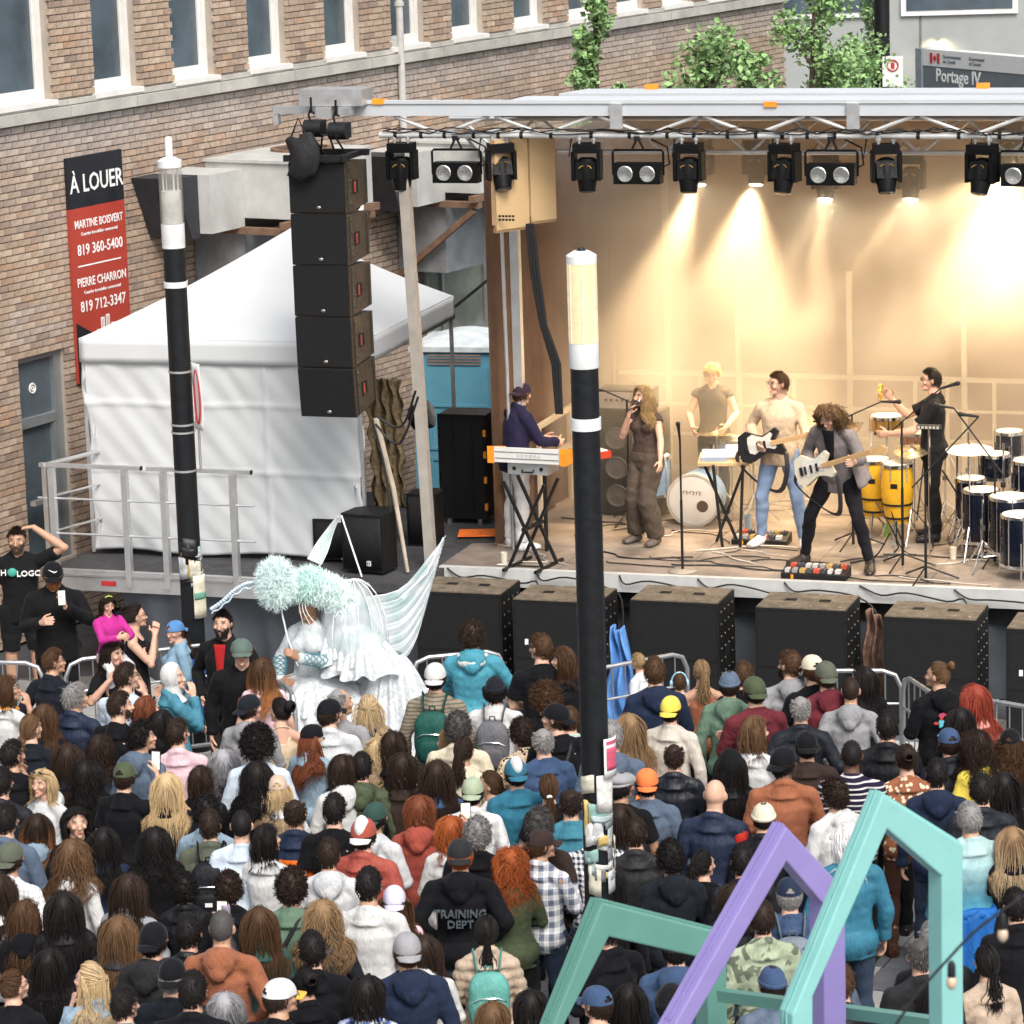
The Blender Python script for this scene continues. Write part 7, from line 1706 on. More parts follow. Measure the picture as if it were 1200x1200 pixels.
wp = W2(s2[0]) @ (j['wrL']+V(.02, .05, .10)); phone(wp, Matrix.Translation(wp) @ Matrix.Rotation(s2[0].rotation_euler.z+pi, 4, 'Z'), 'black phone held up by the red-bearded man') 
# woman with child on her shoulders
j = J_(sex='f', hy=-20, hp=-4, elR=(.30, .06, 1.22), wrR=(.14, .17, 1.42), elL=(-.30, .06, 1.22), wrL=(-.14, .17, 1.42))
w1 = person(at(131, 765, 1.58), 142, 'smiling dark-haired woman in black top carrying the child in pink on her shoulders', J=j, H=.98, sex='f', hero=True, hair='bob', hc=(.02, .013, .01), top='tee', tc=(.009, .009, .01), pants='jeans', pc=(.02, .02, .03), skin='l')
kj = J_(sex='m', hy=10, hp=-14, hipR=(.12, .0, .90), hipL=(-.12, 0, .90), knR=(.17, .26, .80), knL=(-.17, .26, .80), anR=(.15, .25, .42), anL=(-.15, .25, .42), toR=(.16, .38, .36), toL=(-.16, .38, .36), elR=(.24, .20, 1.20), wrR=(.09, .36, 1.24), elL=(-.24, .20, 1.20), wrL=(-.09, .36, 1.22))
loc = w1[0].location.copy(); kk = .66; k1 = person((loc.x-.02, loc.y+.06, 1.47*.98-.80*kk+.02), 142, 'small child in magenta top and white tights with green ear defenders riding on shoulders', J=kj, H=kk, sex='m', wscale=.94, hair='bob', hc=(.02, .012, .009), top='sweater', tc=(.42, .03, .22), pants='leggings', pc=(.62, .60, .62), shoec=(.6, .58, .6), skin='l')
o = link('ear_defenders', HATM['headphones'], k1[0], color=(.45, .60, .08)); o.matrix_local = k1[2]
j = J_(sex='f', hy=-16, hp=2, elR=(.20, .15, 1.18), wrR=(.05, .19, 1.44), elL=(-.18, .16, 1.18), wrL=(-.04, .19, 1.42))
w2 = person(at(157, 722, 1.56), 88, 'woman in glasses and black tank top with hair tied up, hands at her mouth', J=j, H=.97, sex='f', hero=True, hair='bun', hc=(.02, .013, .01), top='tank', tc=(.009, .009, .01), pants='jeans', pc=(.015, .015, .02), skin='l', glasses=True)
g1 = person(at(207, 739, 1.42), 250, 'girl in backwards blue cap and denim jacket sitting on the barrier with a long ponytail', J=J_(sex='f', hy=-30, hp=-4, elR=(.20, -.04, 1.16), wrR=(.16, .14, 1.0), elL=(-.24, -.03, 1.16), wrL=(-.2, .1, .96)), H=.88, sex='f', hero=True, hair='lowpony', hc=(.08, .04, .02), hat='capb', hatc=(.08, .20, .42), top='jacket', tc=(.20, .32, .42), tm=DENIM, pants='leggings', pc=(.008, .008, .010), skin='l')
m1 = person(at(262, 730, 1.66), 196, 'man with full black beard in black jacket over a red tee', pose='pocket', head_rel=0, H=1.03, hero=True, hair='short', hc=(.012, .009, .008), top='jacket', tc=(.010, .010, .011), pants='jeans', pc=(.05, .04, .035), skin='l', beard=(.012, .009, .008))
m = MB(); m.grid(8, 14, lambda u, v: ((u-.5)*(.02+.085*v), .141-.05*max(0, v-.6)-.01*abs(u-.5), 1.04+.41*v), 0, .006); link('red_shirt', m.mesh('red_shirt', [CLOTH], 'all'), m1[0], color=(.35, .02, .02))
m2 = person(at(283, 762, 1.62), 176, 'man in grey-green cap and black zip jacket looking at the camera', pose='down', H=1.0, hero=True, hair='short', hc=(.02, .015, .01), hat='cap', hatc=(.09, .13, .11), top='jacket', tc=(.008, .008, .009), pants='jeans', pc=(.01, .01, .012), skin='l', wscale=1.12)
t1 = person(at(553, 742, 1.64), 4, 'person in turquoise rain jacket with white hood lining and sunglasses on the head', J=J_(hy=6, hp=2, elR=(.30, .04, 1.16), wrR=(.34, .20, 1.02), elL=(-.28, .06, 1.16), wrL=(-.18, .26, 1.04)), H=1.0, hero=True, hair='curly', hc=(.035, .022, .015), top='hoodie', tc=(.06, .26, .34), tm=NYLON, pants='jeans', pc=(.02, .02, .03), skin='l', glasses='shades', wscale=1.08)
m = MB(); m.ell((0, -.12, 1.415), (.115, .055, .062), Matrix.Rotation(R(-25), 3, 'X'), 18, 10); m.tube([(.05*cos(k*pi/8)*2.2, -.02-.09*sin(k*pi/8), 1.45) for k in range(9)], .024, 7); link('hood_lining', m.mesh('hood_lining', [CLOTH], 'all'), t1[0], color=(.55, .56, .55))
td = person(at(749, 776, 1.30), -62, 'fair-haired toddler in white tee held up by the man in navy', J=J_(sex='m', hy=10, hp=4, knR=(.12, .2, .72), anR=(.12, .15, .45), toR=(.12, .27, .4), knL=(-.12, .2, .72), anL=(-.12, .15, .45), toL=(-.12, .27, .4)), H=.66, hair='short', hc=(.30, .2, .1), top='tee', tc=(.62, .64, .63), pants='leggings', pc=(.1, .1, .2), skin='l')
td[0].location.z = 1.30-1.612*.66
k2_ = None
# ---- winged performer
fx = at(362, 712, 1.70)
fj = J_(sex='f', hy=18, hp=-10, hr=6, elR=(.27, .10, 1.16), wrR=(.12, .33, 1.02), elL=(-.24, .12, 1.17), wrL=(-.06, .34, 1.24), hdR=(-.9, .3, .1), hdL=(.3, .5, .5))
fa = person(fx, 205, 'performer in white winged jellyfish costume with aqua feather headdress', J=fj, H=1.07, sex='f', hero=True, hair=None, top='sweater', tc=(.50, .54, .56), pants='leggings', pc=(.7, .7, .7), skin='m', shoec=(.6, .6, .6))
fan = fa[0]
tulle, t_, b_ = nt('tulle'); co = ocoord(t_); b_.inputs['Base Color'].default_value = (.60, .63, .65, 1); b_.inputs['Roughness'].default_value = .6; b_.inputs['Sheen Weight'].default_value = .3
L(t_, ramp(t_, noise(t_, 16, 4, .6, co, 1), .6, 1, .35, .6), b_.inputs['Alpha'])
wingm, t_, b_ = nt('wing_film'); co = ocoord(t_); vz = N(t_, 'ShaderNodeTexNoise'); vz.inputs['Scale'].default_value = 5; L(t_, co, vz.inputs['Vector'])
L(t_, mixc(t_, ramp(t_, vz.outputs['Fac'], 0, 1, .45, .65), (.78, .82, .86), (.50, .68, .66)), b_.inputs['Base Color']); b_.inputs['Roughness'].default_value = .25; b_.inputs['Alpha'].default_value = .38; b_.inputs['Specular IOR Level'].default_value = .8
def ruffle(name, z0, z1, r0_, r1_, n, amp, m_, cx=0, cy=0, ex=1.0, ph=0):
    m = MB(); m.grid(220, 10, lambda u, v: (cx+(r0_+(r1_-r0_)*v**.7+amp*v*sin(u*2*pi*n+ph+2*sin(u*21)))*cos(2*pi*u)*ex, cy+(r0_+(r1_-r0_)*v**.7+amp*v*sin(u*2*pi*n+ph+2*sin(u*21)))*sin(2*pi*u), z0+(z1-z0)*v+.02*sin(u*2*pi*9+ph)*v)); return m.obj(name, m_, fan, 'all')
for k in range(5): ruffle('tutu_layer', 1.02-.02*k, .80-.07*k, .14, .50+.035*k, 17+k*2, .05, tulle, ph=k)
ruffle('underskirt', .95, .12, .16, .36, 9, .05, tulle, ph=2)
# train of the costume: big pale veil to picture right
rr = random.Random(2)
for k in range(4): ruffle('train_layer', 1.18-.10*k, .45-.10*k, .10, .40+.05*k, 13+k*2, .06, tulle, cx=-.62, cy=-.25, ph=k*1.3)
for k in range(3): ruffle('shoulder_ruffle', 1.50-.06*k, 1.22-.08*k, .10, .26+.04*k, 11+k, .045, tulle, cx=-.22-.1*k, cy=-.12, ph=k)
# jellyfish dome behind the head
m = MB(); m.ell((-.34, -.16, 1.36), (.26, .30, .46), Matrix.Rotation(R(12), 3, 'Y'), 40, 18, f=lambda p: Vector((p.x*(1+.03*sin(atan2(p.y, p.x)*12)), p.y*(1+.03*sin(atan2(p.y, p.x)*12)), p.z if p.z > -.3 else -.3))); m.obj('dome_veil', wingm, fan, 'all')
m = MB()
for k in range(14): a = k*2*pi/14; m.tube([(-.34+cos(a)*.262*sin(t), -.16+sin(a)*.302*sin(t), 1.36+.462*cos(t)) for t in [q*pi/2/7*1.25 for q in range(8)]], .0035, 4)
m.obj('dome_rib', mat('costume_white', (.75, .78, .78), .5), fan)
def wing_mesh(pts_top, pts_bot, name):
    m = MB(); n = 24; a = catm([Vector(p) for p in pts_top], 8); b = catm([Vector(p) for p in pts_bot], 8)
    def at_(l, u): i = u*(len(l)-1); k = min(int(i), len(l)-2); return l[k].lerp(l[k+1], i-k)
    m.grid(40, 40, lambda u, v: at_(a, u).lerp(at_(b, u), v)+Vector((0, .014*sin(v*40)*(.3+u), 0)), 0, .004); w_ = m.obj(name, wingm, fan, 'all')
    r_ = MB()
    for k in range(17):
        v = k/16; r_.tube([at_(a, u/10).lerp(at_(b, u/10), v)+Vector((0, -.006, 0)) for u in range(11)], [.005-.0003*u for u in range(11)], 4)
    r_.obj('wing_rib', mat('costume_white', (0, 0, 0)), w_); 
# local x is mirrored in the picture (performer faces the camera)
Mi = W2(fan).inverted()
def loc_(x, y, D): return tuple(Mi @ PD(x, y, D))
Df = fx.y
wing_mesh([loc_(430, 700, Df+.35), loc_(470, 690, Df+.6), loc_(505, 650, Df+.7), loc_(522, 628, Df+.75)], [loc_(440, 780, Df+.3), loc_(470, 775, Df+.45), loc_(487, 750, Df+.6), loc_(500, 705, Df+.7)], 'wing')
wing_mesh([loc_(360, 655, Df+.5), loc_(372, 635, Df+.55), loc_(385, 618, Df+.6), loc_(396, 604, Df+.6)], [loc_(376, 662, Df+.5), loc_(384, 645, Df+.55), loc_(390, 625, Df+.6), loc_(398, 605, Df+.6)], 'wing')
m = MB(); m.tube([loc_(400, 604, Df+.6), loc_(412, 640, Df+.6), loc_(424, 676, Df+.55)], .008, 5); m.tube([loc_(520, 630, Df+.75), loc_(500, 672, Df+.65), loc_(470, 700, Df+.5)], .008, 5); m.obj('wing_rod', mat('costume_white', (0, 0, 0)), fan, True)
def wisp(name, c, r, n, col, seed, ln=.07, parent=fan):
    g_ = np.random.default_rng(seed); mb = MB(); at_ = []; d = g_.normal(0, 1, (n, 3)); d /= np.linalg.norm(d, axis=1, keepdims=True); base = np.array(c)+d*np.array(r)*g_.uniform(.35, .95, (n, 1))
    P_ = [base]; 
    for q in range(4): d = d+g_.normal(0, .5, (n, 3)); d /= np.linalg.norm(d, axis=1, keepdims=True); P_.append(P_[-1]+d*ln/4)
    strand_mesh(mb, np.stack(P_, 1), np.full(n, .0027), g_.random(n), at_); m_ = MB(); m_.ell(c, tuple(q*.82 for q in r), None, 20, 12)
    me = mb.mesh(name); a = me.attributes.new('rnd', 'FLOAT_COLOR', 'POINT'); a.data.foreach_set('color', np.array([(*q, 1) for q in at_], dtype=np.float32).ravel()); me.materials.append(FEATH); o = link(name, me, parent, color=col)
    o2 = m_.obj(name+'_core', CLOTH, parent, 'all'); o2.color = (*col, 1); return o
FEATH = HAIRM.copy(); FEATH.name = 'feather'; FEATH.node_tree.nodes['Principled BSDF'].inputs['Roughness'].default_value = .8
for nd_ in FEATH.node_tree.nodes:
    if nd_.type == 'MAP_RANGE': nd_.inputs[3].default_value = .85; nd_.inputs[4].default_value = 1.3
hc_ = fj['head']; aq = (.62, .80, .76)
wisp('feather_hat', (hc_.x, hc_.y-.03, hc_.z+.16), (.20, .19, .13), 7000, aq, 1, .085); wisp('feather_hat_side', (hc_.x-.16, hc_.y-.05, hc_.z+.12), (.17, .16, .12), 3500, (.72, .83, .81), 2, .08)
wisp('feather_hat_side', (hc_.x-.30, hc_.y-.04, hc_.z+.04), (.12, .13, .13), 2600, (.72, .83, .81), 5, .08)
wd_ = thing('feather_wand', 'fluffy pale aqua feather wand held upright by the winged performer', 'feather wand', PD(337, 748, fx.y-.36))
m = MB(); m.tube([(0.08, 0, -.25), (0, 0, 0), (-.06, 0, .35), (-.10, 0, .6)], .008, 6); m.obj('stick', mat('costume_white', (0, 0, 0)), wd_, True)
wisp('feathers', (-.08, .0, .50), (.16, .15, .22), 7500, (.70, .82, .80), 3, .085, wd_)
tn_ = thing('tentacle_wand', 'curved pale beaded tentacle reaching left from the feather wand', 'costume prop', (0, 0, 0))
pts = [PD(x, y, fx.y-.3) for x, y in ((248, 715), (262, 705), (275, 693), (290, 685), (305, 686), (318, 700))]
m = MB(); m.tube(catm(pts, 5), [.012]*26, 7); m.tube([p+V(0, 0, -.03+.012*sin(i*1.5)) for i, p in enumerate(catm(pts, 5))], .008, 6)
for i, p in enumerate(catm(pts, 5)): m.ell(p+V(0, -.01, .015), .017, None, 7, 5)
m.obj('tentacle', mat('tentacle_white', (.55, .66, .75), .3, 0, .1), tn_, True)
m = MB()
for k in range(3): m.tube(catm([hc_+V(-.03+.03*k, .10, .06), hc_+V(-.05+.03*k, .13, -.01), hc_+V(-.10+.05*k, .12, -.09), hc_+V(-.16+.08*k, .09, -.17)], 3), .0035, 5)
m.obj('face_beads', mat('costume_white', (0, 0, 0)), fan, True)
for S in 'LR':
    w_, e_ = fj['wr'+S], fj['el'+S]; m = MB()
    for k in range(8):
        p = e_.lerp(w_, .1+.1*k); d = (w_-e_).normalized(); x_ = d.orthogonal().normalized(); y_ = d.cross(x_); r_ = .062-.002*k
        m.tube([p+(x_*cos(t*pi/6)+y_*sin(t*pi/6))*r_+d*.02*((t+k) % 2) for t in range(13)], .004, 4)
    m.obj('sleeve_mesh', mat('sleeve_teal', (.06, .25, .30), .6), fan)
# ================================================================== THE AUDIENCE
HC = dict(bk=(.010, .008, .008), db=(.022, .013, .009), br=(.055, .028, .014), mb=(.10, .055, .028), lb=(.20, .125, .065), bl=(.42, .30, .16), gr=(.20, .19, .185), wh=(.62, .60, .56), rd=(.26, .065, .018), au=(.13, .04, .018), dg=(.06, .056, .055), cr=(.20, .035, .02))
CC = dict(bk=(.008, .008, .010), ink=(.012, .014, .020), nv=(.012, .020, .045), nv2=(.03, .06, .13), gy=(.22, .22, .23), lg=(.42, .43, .44), wh=(.54, .54, .53), cr=(.52, .46, .33), bg=(.40, .30, .215), rs=(.26, .085, .035), rr=(.30, .05, .03), mr=(.11, .014, .022), gn=(.10, .17, .115), dg=(.022, .055, .045), ol=(.05, .065, .032), ol2=(.075, .085, .06), te=(.03, .17, .24), td=(.012, .12, .19), bl=(.05, .16, .33), jn=(.18, .26, .33), lb=(.40, .47, .55), pk=(.55, .36, .40), or_=(.62, .16, .02), br=(.035, .022, .018), pu=(.45, .45, .62), sg=(.28, .33, .22), kn=(.44, .40, .34), ye=(.72, .48, .02), og=(.70, .13, .01), mg=(.35, .03, .18), dk=(.018, .018, .02), sl=(.07, .10, .15), mint=(.36, .46, .40), rb=(.42, .16, .12), tn=(.50, .38, .25))
M_ = dict(K=KNIT, L=LEATHER, N=NYLON, D=DENIM, P='plaid', C='check', S='stripe', T='thinstripe', F='floral', X='spots', Y='tiedye', Z='camo', O='yoke', E='ombre')
PANTS = [('jeans', (.012, .013, .018)), ('trousers', (.01, .01, .011)), ('jeans', (.06, .10, .16)), ('jeans', (.03, .045, .075)), ('leggings', (.008, .008, .009))]
